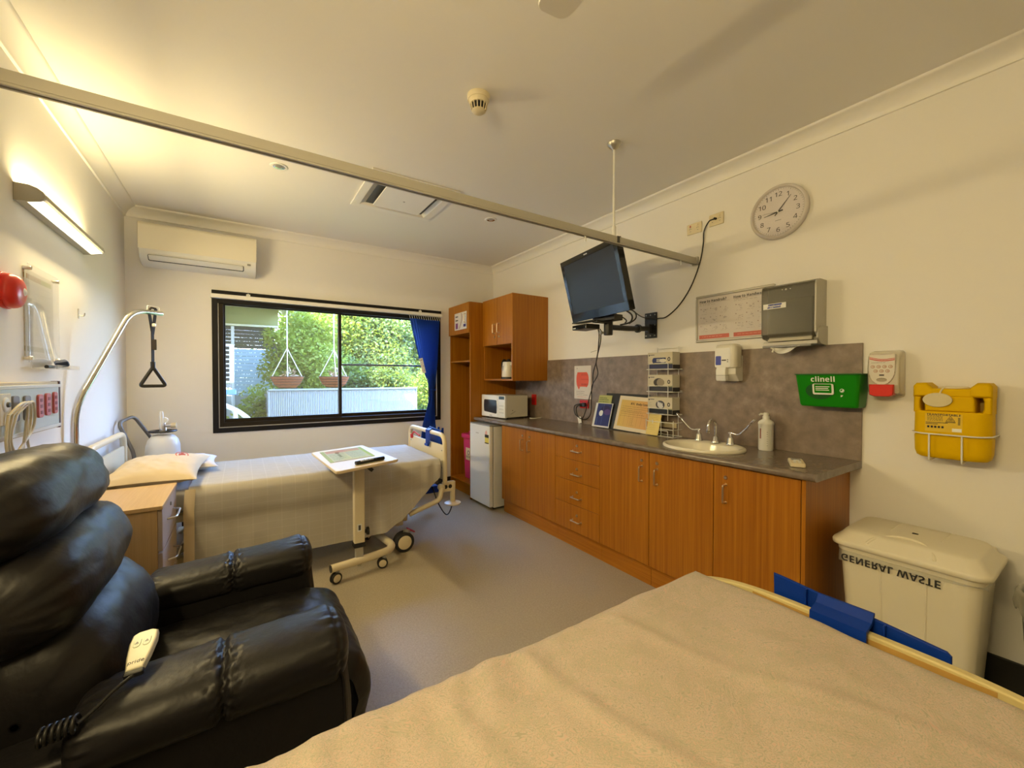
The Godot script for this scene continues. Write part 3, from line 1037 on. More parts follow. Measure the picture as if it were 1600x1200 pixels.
func left_wall() -> void:
	wall_lamp(-3.005, "lit long grey wall lamp above the bed services panel", LAMP_DOWN, LAMP_UP)
	wall_lamp(-0.42, "lit long grey wall lamp above the foreground bed head", LAMP2_DOWN, LAMP2_UP)
	# red dome
	var rd := T("alarm_dome", "glossy red domed alarm on the left wall beside the chart board", "alarm", Vector3(XL, 1.675, -2.445), 90.0)
	P("base", mb().prism(rr(0.14, 0.14, 0.05, 5), 0.0, 0.014, 0.004, true), M.red_plastic, rd)
	var rows := []
	for i in 7:
		var f: float = [1.0, 1.04, 1.0, 0.9, 0.7, 0.4, 0.02][i]
		var z: float = [0.012, 0.022, 0.033, 0.044, 0.052, 0.057, 0.059][i]
		var row := []
		for q in rr(0.13 * f, 0.13 * f, 0.055 * f, 6):
			row.append(Vector3(q.x, q.y, z))
		rows.append(row)
	P("dome", mb().sheet(rows, true), M.red_plastic, rd)
	P("lens", mb().lathe([Vector2(0.0, 0.063), Vector2(0.012, 0.061), Vector2(0.018, 0.056)], Vector3(0.005, 0.0, 0), Vector3(0, 0, 1), 16), M.print_white, rd, "pale lens at the middle of the dome")
	# clear chart board with poster
	var cb := T("chart_board", "clear acrylic chart board on steel studs with a pale poster behind", "chart board", Vector3(XL, 1.40, -2.79), 90.0)
	var rng := RandomNumberGenerator.new()
	rng.seed = 5
	var im := canvas(192, 256, Color(0.80, 0.79, 0.76))
	fr(im, 0.06, 0.05, 0.88, 0.06, Color(0.62, 0.52, 0.40))
	fr(im, 0.55, 0.05, 0.39, 0.06, Color(0.58, 0.62, 0.38))
	for k in 9:
		fr(im, 0.08, 0.16 + k * 0.08, 0.84, 0.004, Color(0.66, 0.66, 0.66))
	print_rows(im, 0.10, 0.18, 0.5, 8, 0.08, Color(0.66, 0.66, 0.68), rng)
	for k in 60:
		var u := k / 60.0
		fr(im, 0.3 + 0.25 * u + 0.06 * sin(u * 9), 0.28 + 0.5 * u, 0.03, 0.012, Color(0.70, 0.69, 0.72))
	fr(im, 0.06, 0.88, 0.88, 0.06, Color(0.64, 0.62, 0.52))
	P("poster", mb().box(Vector3(-0.160, 0.025, 0.0), Vector3(0.160, 0.405, 0.004), 0.0), pic(im, 0.7), cb)
	P("acrylic_sheet", mb().box(Vector3(-0.175, 0.0, 0.016), Vector3(0.175, 0.425, 0.021), 0.001), M.acrylic, cb)
	for sx in [-1, 1]:
		for sy in [0.018, 0.407]:
			P("stud", mb().lathe([Vector2(0, 0.026), Vector2(0.008, 0.026), Vector2(0.009, 0.024), Vector2(0.009, 0.0)], Vector3(sx * 0.160, sy, 0), Vector3(0, 0, 1), 14), M.steel, cb)
	var tr := mb()
	slab(tr, -0.155, -0.030, 0.016, 0.175, -0.026, 0.090, 0.001)
	slab(tr, -0.155, -0.026, 0.086, 0.175, -0.010, 0.090, 0.001)
	slab(tr, -0.155, -0.026, 0.016, 0.175, 0.002, 0.020, 0.001)
	P("pen_tray", tr, M.acrylic, cb)
	var er := mb()
	er.at(Basis.from_euler(Vector3(0.1, 0.3, 0.25)), Vector3(XL + 0.06, 1.398, -2.835))
	slab(er, -0.022, -0.012, -0.055, 0.022, 0.016, 0.055, 0.006)
	one("board_eraser", er, M.navy, "dark blue board eraser in the clear pen tray", "eraser", Vector3(XL + 0.06, 1.375, -2.835))
	var pk := mb()
	pk.tube([Vector3(XL + 0.05, 1.382, -2.685), Vector3(XL + 0.06, 1.382, -2.77)], 0.008, 10)
	one("marker_pen", pk, M.black, "short black marker lying in the clear pen tray", "pen", Vector3(XL + 0.055, 1.375, -2.73))
	# little wall hook
	var hk := mb()
	slab(hk, XL, 1.672, -3.347, XL + 0.004, 1.728, -3.333, 0.001)
	hk.tube(bent([Vector3(XL + 0.003, 1.69, -3.34), Vector3(XL + 0.025, 1.685, -3.34), Vector3(XL + 0.028, 1.705, -3.34)], 0.01), 0.003, 6)
	one("wall_hook", hk, M.satin, "small steel hook screwed to the bare left wall", "hook", Vector3(XL, 1.70, -3.34))
	# bed services panel
	var sp := T("services_panel", "grey bed services panel with power outlets behind the recliner", "services panel", Vector3(XL, 1.10, -2.5), 90.0)
	var plan := []
	for q in [[-0.50, 0.0], [-0.50, 0.055], [0.305, 0.055], [0.47, 0.0]]:
		plan.append(Vector2(q[0], q[1]))
	var hou := mb()
	hou.at(Basis(Vector3(1, 0, 0), Vector3(0, 0, 1), Vector3(0, -1, 0)), Vector3(0, 0.215, 0))
	hou.prism(plan, 0.0, 0.215, 0.003)
	P("housing", hou, M.cream_dark, sp)
	P("face_plate", mb().box(Vector3(-0.49, 0.018, 0.052), Vector3(0.296, 0.198, 0.058), 0.002), mat(0.62, 0.68, 0.66, 0.4), sp)
	for q in [0.012, 0.196]:
		P("edge_strip", mb().box(Vector3(-0.50, q - 0.007, 0.05), Vector3(0.306, q + 0.007, 0.062), 0.002), M.white, sp)
	P("end_plate", mb().box(Vector3(0.298, -0.002, 0.03), Vector3(0.312, 0.217, 0.060), 0.002), mat(0.10, 0.045, 0.05, 0.4), sp)
	var outs := [[-0.165, 0.115, M.grey_outlet], [-0.062, 0.112, M.grey_outlet], [0.067, 0.112, M.pink_outlet], [0.150, 0.115, M.pink_outlet], [0.233, 0.118, M.pink_outlet]]
	for k in outs.size():
		var o: Array = outs[k]
		var ol := P("outlet", mb().prism(rr(0.052 if k < 4 else 0.042, 0.098, 0.012, 3, Vector2(o[0], o[1])), 0.055, 0.066, 0.002), o[2], sp)
		if k > 1:
			for j in 3:
				P("socket_hole", mb().box(Vector3(o[0] - 0.012, o[1] - 0.034 + j * 0.026, 0.0655), Vector3(o[0] + 0.010, o[1] - 0.020 + j * 0.026, 0.0672), 0.0), mat(0.25, 0.02, 0.03, 0.5), ol)
		else:
			P("socket_hole", mb().box(Vector3(o[0] - 0.010, o[1] - 0.010, 0.0655), Vector3(o[0] + 0.010, o[1] + 0.012, 0.0672), 0.0), M.black if k == 1 else M.grey_outlet, ol)
	var cs := P("call_socket", mb().box(Vector3(-0.300, 0.06, 0.055), Vector3(-0.215, 0.175, 0.068), 0.003), M.cream, sp)
	P("socket_ring", mb().lathe([Vector2(0.0, 0.004), Vector2(0.020, 0.005), Vector2(0.026, 0.003), Vector2(0.028, 0.0)], Vector3(-0.26, 0.135, 0.068), Vector3(0, 0, 1), 20), M.white, cs)
	P("socket_jack", mb().lathe([Vector2(0.0, 0.008), Vector2(0.009, 0.007), Vector2(0.010, 0.0)], Vector3(-0.26, 0.135, 0.072), Vector3(0, 0, 1), 14), M.dark_grey, cs)
	# call bell lead looped over the panel
	var cl := mb()
	var cream: Material = M.cream
	for k in 3:
		var dz := k * 0.035
		cl.tube(curve([Vector3(XL + 0.075, 1.195, -2.235 - dz), Vector3(XL + 0.088, 1.235, -2.30 - dz), Vector3(XL + 0.086, 1.225, -2.36 - dz * 0.8), Vector3(XL + 0.075, 1.13, -2.375 - dz), Vector3(XL + 0.07, 1.02, -2.36 + dz), Vector3(XL + 0.07, 0.93, -2.39 - dz * 1.2)], 6), 0.0046, 8)
		cl.tube(curve([Vector3(XL + 0.075, 1.195, -2.235 - dz), Vector3(XL + 0.072, 1.10, -2.225 - dz * 0.5), Vector3(XL + 0.07, 1.0, -2.26 - dz), Vector3(XL + 0.07, 0.92, -2.31 + dz)], 6), 0.0046, 8)
	cl.tube(curve([Vector3(XL + 0.07, 0.93, -2.46), Vector3(XL + 0.07, 0.88, -2.40), Vector3(XL + 0.07, 0.87, -2.33), Vector3(XL + 0.07, 0.92, -2.24)], 6), 0.0046, 8)
	cl.tube(curve([Vector3(XL + 0.076, 1.17, -2.39), Vector3(XL + 0.07, 1.07, -2.41), Vector3(XL + 0.06, 0.99, -2.50), Vector3(XL + 0.03, 0.86, -2.53)], 6), 0.0046, 8)
	one("call_bell_lead", cl, cream, "cream call bell lead hanging in loops from the services panel", "cable", Vector3(XL + 0.05, 0.88, -2.34))
	# oxygen cylinder on its trolley, between the bed and the back wall
	var cy := T("oxygen_cylinder", "white oxygen cylinder with regulator standing behind the pillows", "gas cylinder", Vector3(-0.517, 0.0, -4.2))
	P("bottle", mb().lathe([Vector2(0, 0.03), Vector2(0.098, 0.03), Vector2(0.108, 0.05), Vector2(0.108, 0.76), Vector2(0.106, 0.80), Vector2(0.094, 0.845), Vector2(0.070, 0.878), Vector2(0.040, 0.892), Vector2(0.0, 0.894)], Vector3.ZERO, Vector3.UP, 32), M.white, cy)
	P("guard_ring", mb().lathe([Vector2(0.055, 0.905), Vector2(0.085, 0.905), Vector2(0.090, 0.912), Vector2(0.085, 0.920), Vector2(0.055, 0.918), Vector2(0.055, 0.905)], Vector3.ZERO, Vector3.UP, 28), M.black, cy)
	var vb := mb()
	vb.lathe([Vector2(0.02, 0.89), Vector2(0.024, 0.93), Vector2(0.018, 0.95), Vector2(0.016, 1.0), Vector2(0, 1.0)], Vector3.ZERO, Vector3.UP, 16)
	vb.tube([Vector3(0, 0.955, 0), Vector3(0.055, 0.955, 0.01)], 0.014, 12)
	P("valve", vb, M.steel, cy)
	P("valve_knob", mb().tube([Vector3(0.05, 0.955, 0.01), Vector3(0.082, 0.955, 0.012)], 0.021, 14), M.cream_dark, cy)
	P("flow_meter", mb().lathe([Vector2(0, 0.0), Vector2(0.013, 0.0), Vector2(0.014, 0.01), Vector2(0.014, 0.12), Vector2(0.009, 0.135), Vector2(0, 0.135)], Vector3(-0.006, 0.935, 0.03), Vector3.UP, 16), M.milky, cy)
	P("gauge", mb().lathe([Vector2(0, 0.014), Vector2(0.02, 0.014), Vector2(0.023, 0.0), Vector2(0, 0.0)], Vector3(0.012, 1.0, 0.016), Vector3(0, 0, 1), 18), M.print_white, cy)
	var ty := T("cylinder_trolley", "grey tube trolley with sloping handle holding the oxygen cylinder", "trolley", Vector3(-0.64, 0.0, -4.2))
	var hd := []
	for q in [[-0.670, 0.58, -4.06], [-0.670, 0.755, -4.06], [-0.752, 1.0, -4.06], [-0.752, 1.03, -4.20], [-0.752, 1.03, -4.22], [-0.690, 1.01, -4.34], [-0.590, 0.80, -4.34], [-0.590, 0.55, -4.34]]:
		hd.append(Vector3(q[0], q[1], q[2]))
	hd = [Vector3(-0.672, 0.3, -4.10), Vector3(-0.672, 0.765, -4.10), Vector3(-0.757, 1.0, -4.10), Vector3(-0.70, 1.035, -4.28), Vector3(-0.585, 0.80, -4.36), Vector3(-0.585, 0.3, -4.36)]
	W("handle", mb().tube(bent(hd, 0.05, 6), 0.0125, 12), mat(0.20, 0.20, 0.20, 0.35, 0.6), ty)
	W("foot_plate", slab(mb(), -0.69, 0.012, -4.36, -0.40, 0.029, -4.06, 0.004), M.grey, ty)
	for z in [-4.085, -4.345]:
		W("wheel", mb().lathe([Vector2(0, -0.015), Vector2(0.07, -0.015), Vector2(0.08, -0.008), Vector2(0.08, 0.008), Vector2(0.07, 0.015), Vector2(0, 0.015)], Vector3(-0.69, 0.08, z), Vector3(0, 0, 1), 20), M.rubber, ty)


func wall_lamp(zc: float, label: String, down: float, up: float) -> void:
	# wall lamp over the bed: cover, end caps, diffuser below and an open slot on top
	var z0 := zc + 0.455
	var z1 := zc - 0.455
	var t := T("wall_lamp", label, "wall lamp", Vector3(XL, 2.066, (z0 + z1) / 2))
	var pr := [Vector2(0.0, 0.066), Vector2(0.002, 0.002), Vector2(0.034, 0.004), Vector2(0.036, 0.010), Vector2(0.008, 0.012), Vector2(0.006, 0.062)]
	var body := mb()  # back tray
	body.at(Basis(Vector3(1, 0, 0), Vector3.UP, Vector3(0, 0, 1)), Vector3(0, 0, z1 - (z0 + z1) / 2))
	body.prism(pr, 0.012, z0 - z1 - 0.012)
	P("back_tray", body, M.alu, t)
	var fr_ := mb()  # curved front reflector
	fr_.at(Basis(Vector3(1, 0, 0), Vector3.UP, Vector3(0, 0, 1)), Vector3(0, 0, z1 - (z0 + z1) / 2))
	fr_.prism([Vector2(0.084, 0.016), Vector2(0.092, 0.024), Vector2(0.092, 0.036), Vector2(0.084, 0.052), Vector2(0.070, 0.064), Vector2(0.052, 0.070), Vector2(0.052, 0.066), Vector2(0.068, 0.060), Vector2(0.080, 0.050), Vector2(0.087, 0.036), Vector2(0.082, 0.022)], 0.012, z0 - z1 - 0.012)
	P("front_cover", fr_, M.alu, t)
	var ec := [Vector2(0.0, 0.0), Vector2(0.036, 0.003), Vector2(0.075, 0.012), Vector2(0.088, 0.020), Vector2(0.093, 0.032), Vector2(0.086, 0.052), Vector2(0.068, 0.066), Vector2(0.045, 0.074), Vector2(0.0, 0.076)]
	for k in 2:
		var e := mb()
		e.at(Basis(Vector3(1, 0, 0), Vector3.UP, Vector3(0, 0, 1)), Vector3(0, 0, [z0, z1 + 0.014][k] - 0.014 - (z0 + z1) / 2))
		e.prism(ec, 0.0, 0.014, 0.002, true)
		P("end_cap", e, M.alu, t)
	var gl := mat(0.9, 0.88, 0.8, 0.4)
	gl.emission_enabled = true
	gl.emission = Color(1.0, 0.97, 0.90)
	gl.emission_energy_multiplier = 1.5
	var df := mb()
	df.at(Basis(Vector3(1, 0, 0), Vector3.UP, Vector3(0, 0, 1)), Vector3(0, 0, z1 - (z0 + z1) / 2))
	df.prism([Vector2(0.035, 0.004), Vector2(0.083, 0.016), Vector2(0.082, 0.021), Vector2(0.035, 0.010)], 0.013, z0 - z1 - 0.013)
	P("lamp_diffuser", df, gl, t)
	var df2 := mb()
	slab(df2, 0.010, 0.050, -0.43, 0.052, 0.058, 0.43, 0.002)
	P("lamp_top_diffuser", df2, gl, t)
	var warm := Color(1.0, 0.895, 0.65)
	for k in 2:
		var al := AreaLight3D.new()
		al.name = ["lamp_light_down", "lamp_light_up"][k]
		al.light_color = warm
		al.area_size = Vector2(0.042, 0.86)
		al.light_energy = [down, up][k]
		al.shadow_enabled = true
		al.set("area_range", 12.0)
		t.add_child(al)
		if k == 0:
			al.transform = Transform3D(Basis(Vector3(0.45, 0.893, 0), Vector3(0, 0, -1), Vector3(-0.893, 0.45, 0)), Vector3(0.075, 0.0, 0))
		else:
			al.transform = Transform3D(Basis(Vector3(1, 0, 0), Vector3(0, 0, 1), Vector3(0, -1, 0)), Vector3(0.031, 0.062, 0))


func back_wall() -> void:
	# split system indoor unit
	var t := T("air_conditioner", "cream wall mounted air conditioner above the left of the window", "air conditioner", Vector3(-0.272, 2.245, ZB))
	var hw := 0.393
	var side := [Vector2(0.0, 0.0), Vector2(0.06, 0.0), Vector2(0.135, 0.018), Vector2(0.180, 0.055), Vector2(0.196, 0.10), Vector2(0.198, 0.285), Vector2(0.185, 0.310), Vector2(0.0, 0.312)]
	var b := mb()
	b.at(Basis(Vector3(0, 0, 1), Vector3.UP, Vector3(-1, 0, 0)), Vector3(hw, 0, 0))
	b.prism(side, 0.0, hw * 2, 0.006, true)
	P("body", b, M.white, t)
	var fp := mb()
	fp.at(Basis(Vector3(0, 0, 1), Vector3.UP, Vector3(-1, 0, 0)), Vector3(hw + 0.002, 0, 0))
	fp.prism([Vector2(0.19, 0.108), Vector2(0.206, 0.104), Vector2(0.208, 0.285), Vector2(0.196, 0.313), Vector2(0.18, 0.316), Vector2(0.18, 0.30), Vector2(0.19, 0.28)], 0.0, hw * 2 + 0.004, 0.003, true)
	P("front_panel", fp, mat(0.80, 0.75, 0.62, 0.22), t)
	var gap := mb()
	gap.at(Basis(Vector3(1, 0, 0), Vector3(0, 0.63, 0.776).normalized(), Vector3(0, -0.776, 0.63).normalized()), Vector3(-0.02, 0.046, 0.166))
	gap.prism(rr(0.64, 0.062, 0.012, 3), 0.001, 0.004)
	P("louver_gap", gap, M.dark_grey, t)
	var lv := mb()
	lv.at(Basis(Vector3(1, 0, 0), Vector3(0, 0.63, 0.776).normalized(), Vector3(0, -0.776, 0.63).normalized()), Vector3(-0.02, 0.049, 0.170))
	lv.prism(rr(0.63, 0.053, 0.010, 3), 0.001, 0.008, 0.003)
	P("louver", lv, M.white, t)
	P("display", mb().box(Vector3(0.325, 0.072, 0.185), Vector3(0.350, 0.086, 0.198), 0.001), M.grey, t)
	P("top_grille", mb().box(Vector3(-0.37, 0.310, 0.02), Vector3(0.37, 0.318, 0.17), 0.002), M.grey, t)
	# blue curtain tied in at the waist
	var c := T("window_curtain", "blue pleated curtain gathered at the right side of the window", "curtain", Vector3(1.80, 0.62, ZB + 0.10))
	var xl := [[0.62, 1.665], [0.81, 1.690], [0.95, 1.735], [1.10, 1.775], [1.19, 1.790], [1.28, 1.772], [1.40, 1.715], [1.55, 1.655], [1.80, 1.60], [1.99, 1.553]]
	var xr := [[0.62, 1.885], [0.81, 1.865], [1.0, 1.855], [1.19, 1.848], [1.30, 1.868], [1.5, 1.888], [1.8, 1.905], [1.99, 1.915]]
	var rows := []
	var zc := ZB + 0.095
	for i in 46:
		var y := 0.64 + (1.985 - 0.64) * i / 45.0
		var a := lerp_table(xl, y)
		var d := lerp_table(xr, y)
		var row := []
		for j in 181:
			var u := j / 180.0
			var ph := u * TAU * 13.0
			var amp := 0.020 * clampf((d - a) / 0.30, 0.55, 1.0)
			if u < 0.22:
				amp *= 0.35 + 2.0 * u
			var x := a + (d - a) * u + 0.004 * sin(ph * 2.0)
			var zz := zc + amp * sin(ph) + 0.008 * sin(u * 9.0 + y * 3.0) - 0.02 * u + 0.015 * (1.0 - u)
			if y < 1.19:
				zz += 0.02 * sin(u * TAU * 1.0 + 0.4) * (1.19 - y)
			row.append(Vector3(x, y, zz))
		rows.append(row)
	W("fabric", mb().sheet(rows), M.curtain, c)
	W("hem_fold", mb().tube([Vector3(1.553, 1.985, zc + 0.012), Vector3(1.655, 1.55, zc + 0.016), Vector3(1.715, 1.40, zc + 0.016), Vector3(1.786, 1.21, zc + 0.014)], 0.004, 6), M.curtain, c)
	for k in 14:
		var x := 1.563 + 0.348 * k / 13.0
		W("hook", mb().tube([Vector3(x, 1.98, zc), Vector3(x, 2.03, zc - 0.03), Vector3(x, 2.045, ZB + 0.048)], 0.0022, 4), M.white, c)
	W("tie_band", mb().tube([Vector3(1.784, 1.195, zc + 0.028), Vector3(1.815, 1.185, zc + 0.036), Vector3(1.852, 1.195, zc + 0.012)], 0.009, 8), M.curtain, c)
	var tg := mb()
	tg.at(Basis.from_euler(Vector3(0, 0, 0.24)), Vector3(1.688, 1.465, zc + 0.036))
	slab(tg, -0.020, -0.085, -0.002, 0.020, 0.085, 0.002, 0.001)
	var tagm := W("label", tg, M.print_white, c, "white label on the curtain edge")
	var t2 := mb()
	t2.at(Basis.from_euler(Vector3(0, 0, 0.24)), Vector3(1.688, 1.465, zc + 0.0384))
	slab(t2, -0.014, 0.060, -0.0005, 0.012, 0.068, 0.0005)
	slab(t2, 0.004, -0.060, -0.0005, 0.012, -0.05, 0.0005)
	slab(t2, 0.004, -0.010, -0.0005, 0.012, -0.002, 0.0005)
	W("print", t2, M.grey, tagm)


# frame for things on the right wall: local x runs towards the camera (+z), y up, z out of the wall
const WR := -90.0

func d_handle(l: float) -> Mb:
	var m := mb()
	m.tube(bent([Vector3(0, l / 2, 0), Vector3(0, l / 2, 0.030), Vector3(0, -l / 2, 0.030), Vector3(0, -l / 2, 0)], 0.012, 5), 0.0048, 10)
	m.lathe([Vector2(0.0, 0.003), Vector2(0.007, 0.003), Vector2(0.008, 0.0)], Vector3(0, l / 2, 0), Vector3(0, 0, 1), 12)
	m.lathe([Vector2(0.0, 0.003), Vector2(0.007, 0.003), Vector2(0.008, 0.0)], Vector3(0, -l / 2, 0), Vector3(0, 0, 1), 12)
	return m

func lock_mesh() -> Mb:
	var m := mb()
	m.lathe([Vector2(0.0, 0.008), Vector2(0.008, 0.008), Vector2(0.0105, 0.004), Vector2(0.011, 0.0)], Vector3.ZERO, Vector3(0, 0, 1), 16)
	return m

var handle_v: ArrayMesh
var lock_m: ArrayMesh
var right_facing := Basis(Vector3(0, 0, 1), Vector3.UP, Vector3(-1, 0, 0))

func fit_handle(part: Node3D, thing: Node3D, p: Vector3, level := false) -> void:
	var b := right_facing
	if level:
		b = right_facing * Basis(Vector3(0, 0, 1), PI / 2)
	shared("handle", handle_v, M.brass, part, Transform3D(b, p - thing.position))

func fit_lock(part: Node3D, thing: Node3D, p: Vector3) -> void:
	shared("lock", lock_m, M.brass, part, Transform3D(right_facing, p - thing.position))


func base_unit(called: String, label: String, z0: float, z1: float, doors: Array, drawers: Array, end_panel := false) -> void:
	var t := T(called, label, "cabinet", Vector3(2.41, 0, (z0 + z1) / 2), 0.0, "fitted timber base cabinets under the worktop")
	var c := mb()
	slab(c, 2.170, 0.13, z0 + 0.001, XR - 0.002, 0.148, z1 - 0.001)
	slab(c, 2.170, 0.148, z0 + 0.001, XR - 0.002, 0.864, z0 + 0.018)
	if not end_panel:
		slab(c, 2.170, 0.148, z1 - 0.018, XR - 0.002, 0.864, z1 - 0.001)
	slab(c, XR - 0.014, 0.148, z0 + 0.018, XR - 0.002, 0.864, z1 - 0.018)
	slab(c, 2.170, 0.846, z0 + 0.018, 2.30, 0.864, z1 - 0.018)
	W("carcass", c, M.wood, t)
	W("kick", slab(mb(), 2.178, 0.0, z0, 2.194, 0.128, z1 - 0.001, 0.001), M.wood_flat, t)
	if end_panel:
		W("end_panel", slab(mb(), 2.150, 0.0, z1 - 0.018, XR - 0.002, 0.864, z1 - 0.0005, 0.001), M.wood, t)
	for d in doors:
		var door := W("door", slab(mb(), 2.150, 0.134, d[0] + 0.0015, 2.168, 0.860, d[1] - 0.0015, 0.0015), M.wood, t)
		fit_handle(door, t, Vector3(2.150, 0.715, d[2]))
		fit_lock(door, t, Vector3(2.150, 0.800, d[2]))
	for d in drawers:
		var dr := W("drawer", slab(mb(), 2.150, d[0] + 0.0012, z0 + 0.0015, 2.168, d[1] - 0.0012, z1 - 0.0015, 0.0015), M.wood, t)
		fit_handle(dr, t, Vector3(2.150, d[2], -2.350), true)
		fit_lock(dr, t, Vector3(2.150, d[2] + 0.042, -2.350))


func wall_unit() -> void:
	handle_v = d_handle(0.096).mesh()
	lock_m = lock_mesh().mesh()
	# tall open cupboard in the corner
	var t := T("tall_cupboard", "tall timber cupboard in the corner with open shelves and small top door", "cupboard", Vector3(2.38, 0, -4.23))
	var z0 := -4.490
	var z1 := -3.972
	W("side_panel", slab(mb(), 2.080, 0.0, z0, XR - 0.002, 2.157, z0 + 0.018, 0.001), M.wood, t)
	W("side_panel", slab(mb(), 2.080, 0.0, z1 - 0.018, XR - 0.002, 2.157, z1, 0.001), M.wood, t)
	W("top_panel", slab(mb(), 2.080, 2.139, z0 + 0.018, XR - 0.002, 2.157, z1 - 0.018), M.wood, t)
	W("back_panel", slab(mb(), XR - 0.016, 0.0, z0 + 0.018, XR - 0.002, 2.139, z1 - 0.018), M.wood, t)
	W("deck", slab(mb(), 2.080, 0.146, z0 + 0.018, XR - 0.016, 0.164, z1 - 0.018, 0.001), M.wood_flat, t)
	W("kick", slab(mb(), 2.140, 0.0, z0 + 0.018, 2.156, 0.146, z1 - 0.018), M.wood_flat, t)
	W("shelf", slab(mb(), 2.085, 1.506, z0 + 0.018, XR - 0.016, 1.524, z1 - 0.018, 0.001), M.wood_flat, t)
	W("shelf", slab(mb(), 2.085, 1.822, z0 + 0.018, XR - 0.016, 1.840, z1 - 0.018, 0.001), M.wood_flat, t)
	var door := W("door", slab(mb(), 2.062, 1.822, z0 + 0.001, 2.079, 2.155, z1 - 0.001, 0.0015), M.wood, t)
	fit_handle(door, t, Vector3(2.062, 1.985, -4.035))
	# notice on the door
	var rng := RandomNumberGenerator.new()
	rng.seed = 9
	var im := canvas(128, 96, Color(0.86, 0.84, 0.84))
	for k in 2:
		fr(im, 0.08, 0.18 + k * 0.22, 0.22, 0.07, Color(0.25, 0.22, 0.22))
	fr(im, 0.10, 0.60, 0.20, 0.34, Color(0.52, 0.30, 0.58))
	fr(im, 0.75, 0.72, 0.20, 0.16, Color(0.25, 0.20, 0.50))
	for k in 30:
		var u := k / 30.0
		fr(im, 0.52 - 0.12 * u + 0.08 * sin(u * 4.0), 0.05 + 0.9 * u, 0.12, 0.04, Color(0.74, 0.66, 0.62))
	print_rows(im, 0.66, 0.15, 0.28, 5, 0.08, Color(0.45, 0.45, 0.5), rng, 0.02)
	var np := mb()
	np.at(right_facing, Vector3(2.058, 1.965, -4.165))
	np.box(Vector3(-0.148, -0.095, 0.0), Vector3(0.148, 0.095, 0.003), 0.0)
	one("notice", np, pic(im, 0.6), "white notice with purple print fixed on the tall cupboard door", "notice", Vector3(2.058, 1.87, -4.165))
	# small thing on the shelf
	var sp := T("tape_roll", "small cream roll standing on the tall cupboard shelf", "roll", Vector3(2.13, 1.5245, -4.03))
	P("roll", mb().lathe([Vector2(0.012, -0.012), Vector2(0.030, -0.012), Vector2(0.031, -0.010), Vector2(0.031, 0.010), Vector2(0.030, 0.012), Vector2(0.012, 0.012), Vector2(0.012, -0.012)], Vector3(0, 0.031, 0), Vector3(1, 0, 0.3), 20), M.cream, sp)
	# pink bin at the bottom of it
	var pb := T("pink_bin", "bright pink lidded waste bin standing inside the tall cupboard", "bin", Vector3(2.285, 0.1645, -4.20))
	var rows := []
	for k in 2:
		var row := []
		for q in rr(0.20 + 0.03 * k, 0.26 + 0.03 * k, 0.03, 4):
			row.append(Vector3(q.x, 0.002 + 0.47 * k, q.y))
		rows.append(row)
	var bd := mb().sheet(rows, true)
	bd.cap(rows[0], Vector3.DOWN)
	P("body", bd, M.pink, pb)
	var lid := mb()
	lid.at(Basis(Vector3(1, 0, 0), Vector3(0, 0, 1), Vector3(0, -1, 0)), Vector3(0, 0.515, 0))
	lid.prism(rr(0.27, 0.33, 0.035, 4), 0.0, 0.05, 0.008, true)
	P("lid", lid, M.pink, pb)
	P("hinge", mb().box(Vector3(-0.03, 0.515, -0.16), Vector3(0.03, 0.535, -0.10), 0.006), M.pink, pb)
	var sl := mb()
	sl.at(right_facing, Vector3(-0.114, 0.29, 0.03))
	sl.box(Vector3(-0.09, -0.07, 0.0), Vector3(0.09, 0.07, 0.003), 0.001)
	var lb := P("label", sl, M.cream, pb, "cream label with dark symbol")
	var sym := mb()
	sym.at(right_facing, Vector3(-0.1175, 0.305, 0.01))
	sym.lathe([Vector2(0.014, 0.0), Vector2(0.014, 0.001), Vector2(0.030, 0.001), Vector2(0.030, 0.0)], Vector3.ZERO, Vector3(0, 0, 1), 18)
	sym.box(Vector3(-0.06, -0.055, 0), Vector3(0.05, -0.048, 0.001), 0.0)
	sym.box(Vector3(-0.06, -0.042, 0), Vector3(0.06, -0.036, 0.001), 0.0)
	P("symbol", sym, M.grey, lb)
	# overhead cupboard with open niche
	var o := T("overhead_cupboard", "timber overhead cupboard with two doors above an open niche", "cupboard", Vector3(2.46, 1.30, -3.673))
	z0 = -3.971
	z1 = -3.375
	W("side_panel", slab(mb(), 2.232, 1.300, z1 - 0.018, XR - 0.002, 2.168, z1, 0.001), M.wood, o)
	W("side_panel", slab(mb(), 2.250, 1.300, z0 + 0.0005, XR - 0.002, 2.168, z0 + 0.018, 0.001), M.wood, o)
	W("top_panel", slab(mb(), 2.250, 2.150, z0 + 0.018, XR - 0.002, 2.168, z1 - 0.018), M.wood, o)
	W("back_panel", slab(mb(), XR - 0.016, 1.30, z0 + 0.018, XR - 0.002, 2.150, z1 - 0.018), M.wood, o)
	W("bottom_panel", slab(mb(), 2.240, 1.300, z0 + 0.018, XR - 0.016, 1.318, z1 - 0.018, 0.001), M.wood_flat, o)
	W("shelf", slab(mb(), 2.252, 1.672, z0 + 0.018, XR - 0.016, 1.690, z1 - 0.018, 0.001), M.wood_flat, o)
	for k in 2:
		var d := W("door", slab(mb(), 2.232, 1.674, [z0 + 0.002, -3.668][k], 2.249, 2.167, [-3.671, z1 - 0.019][k], 0.0015), M.wood, o)
		fit_handle(d, o, Vector3(2.232, 1.845, [-3.712, -3.622][k]))
		fit_lock(d, o, Vector3(2.232, 1.757, [-3.712, -3.622][k]))
	# kettle in the niche
	var k := T("kettle", "white electric kettle with black handle in the overhead niche", "kettle", Vector3(2.42, 1.3185, -3.735))
	P("base", mb().lathe([Vector2(0, 0), Vector2(0.083, 0), Vector2(0.085, 0.006), Vector2(0.080, 0.018), Vector2(0, 0.02)], Vector3.ZERO, Vector3.UP, 28), M.black, k)
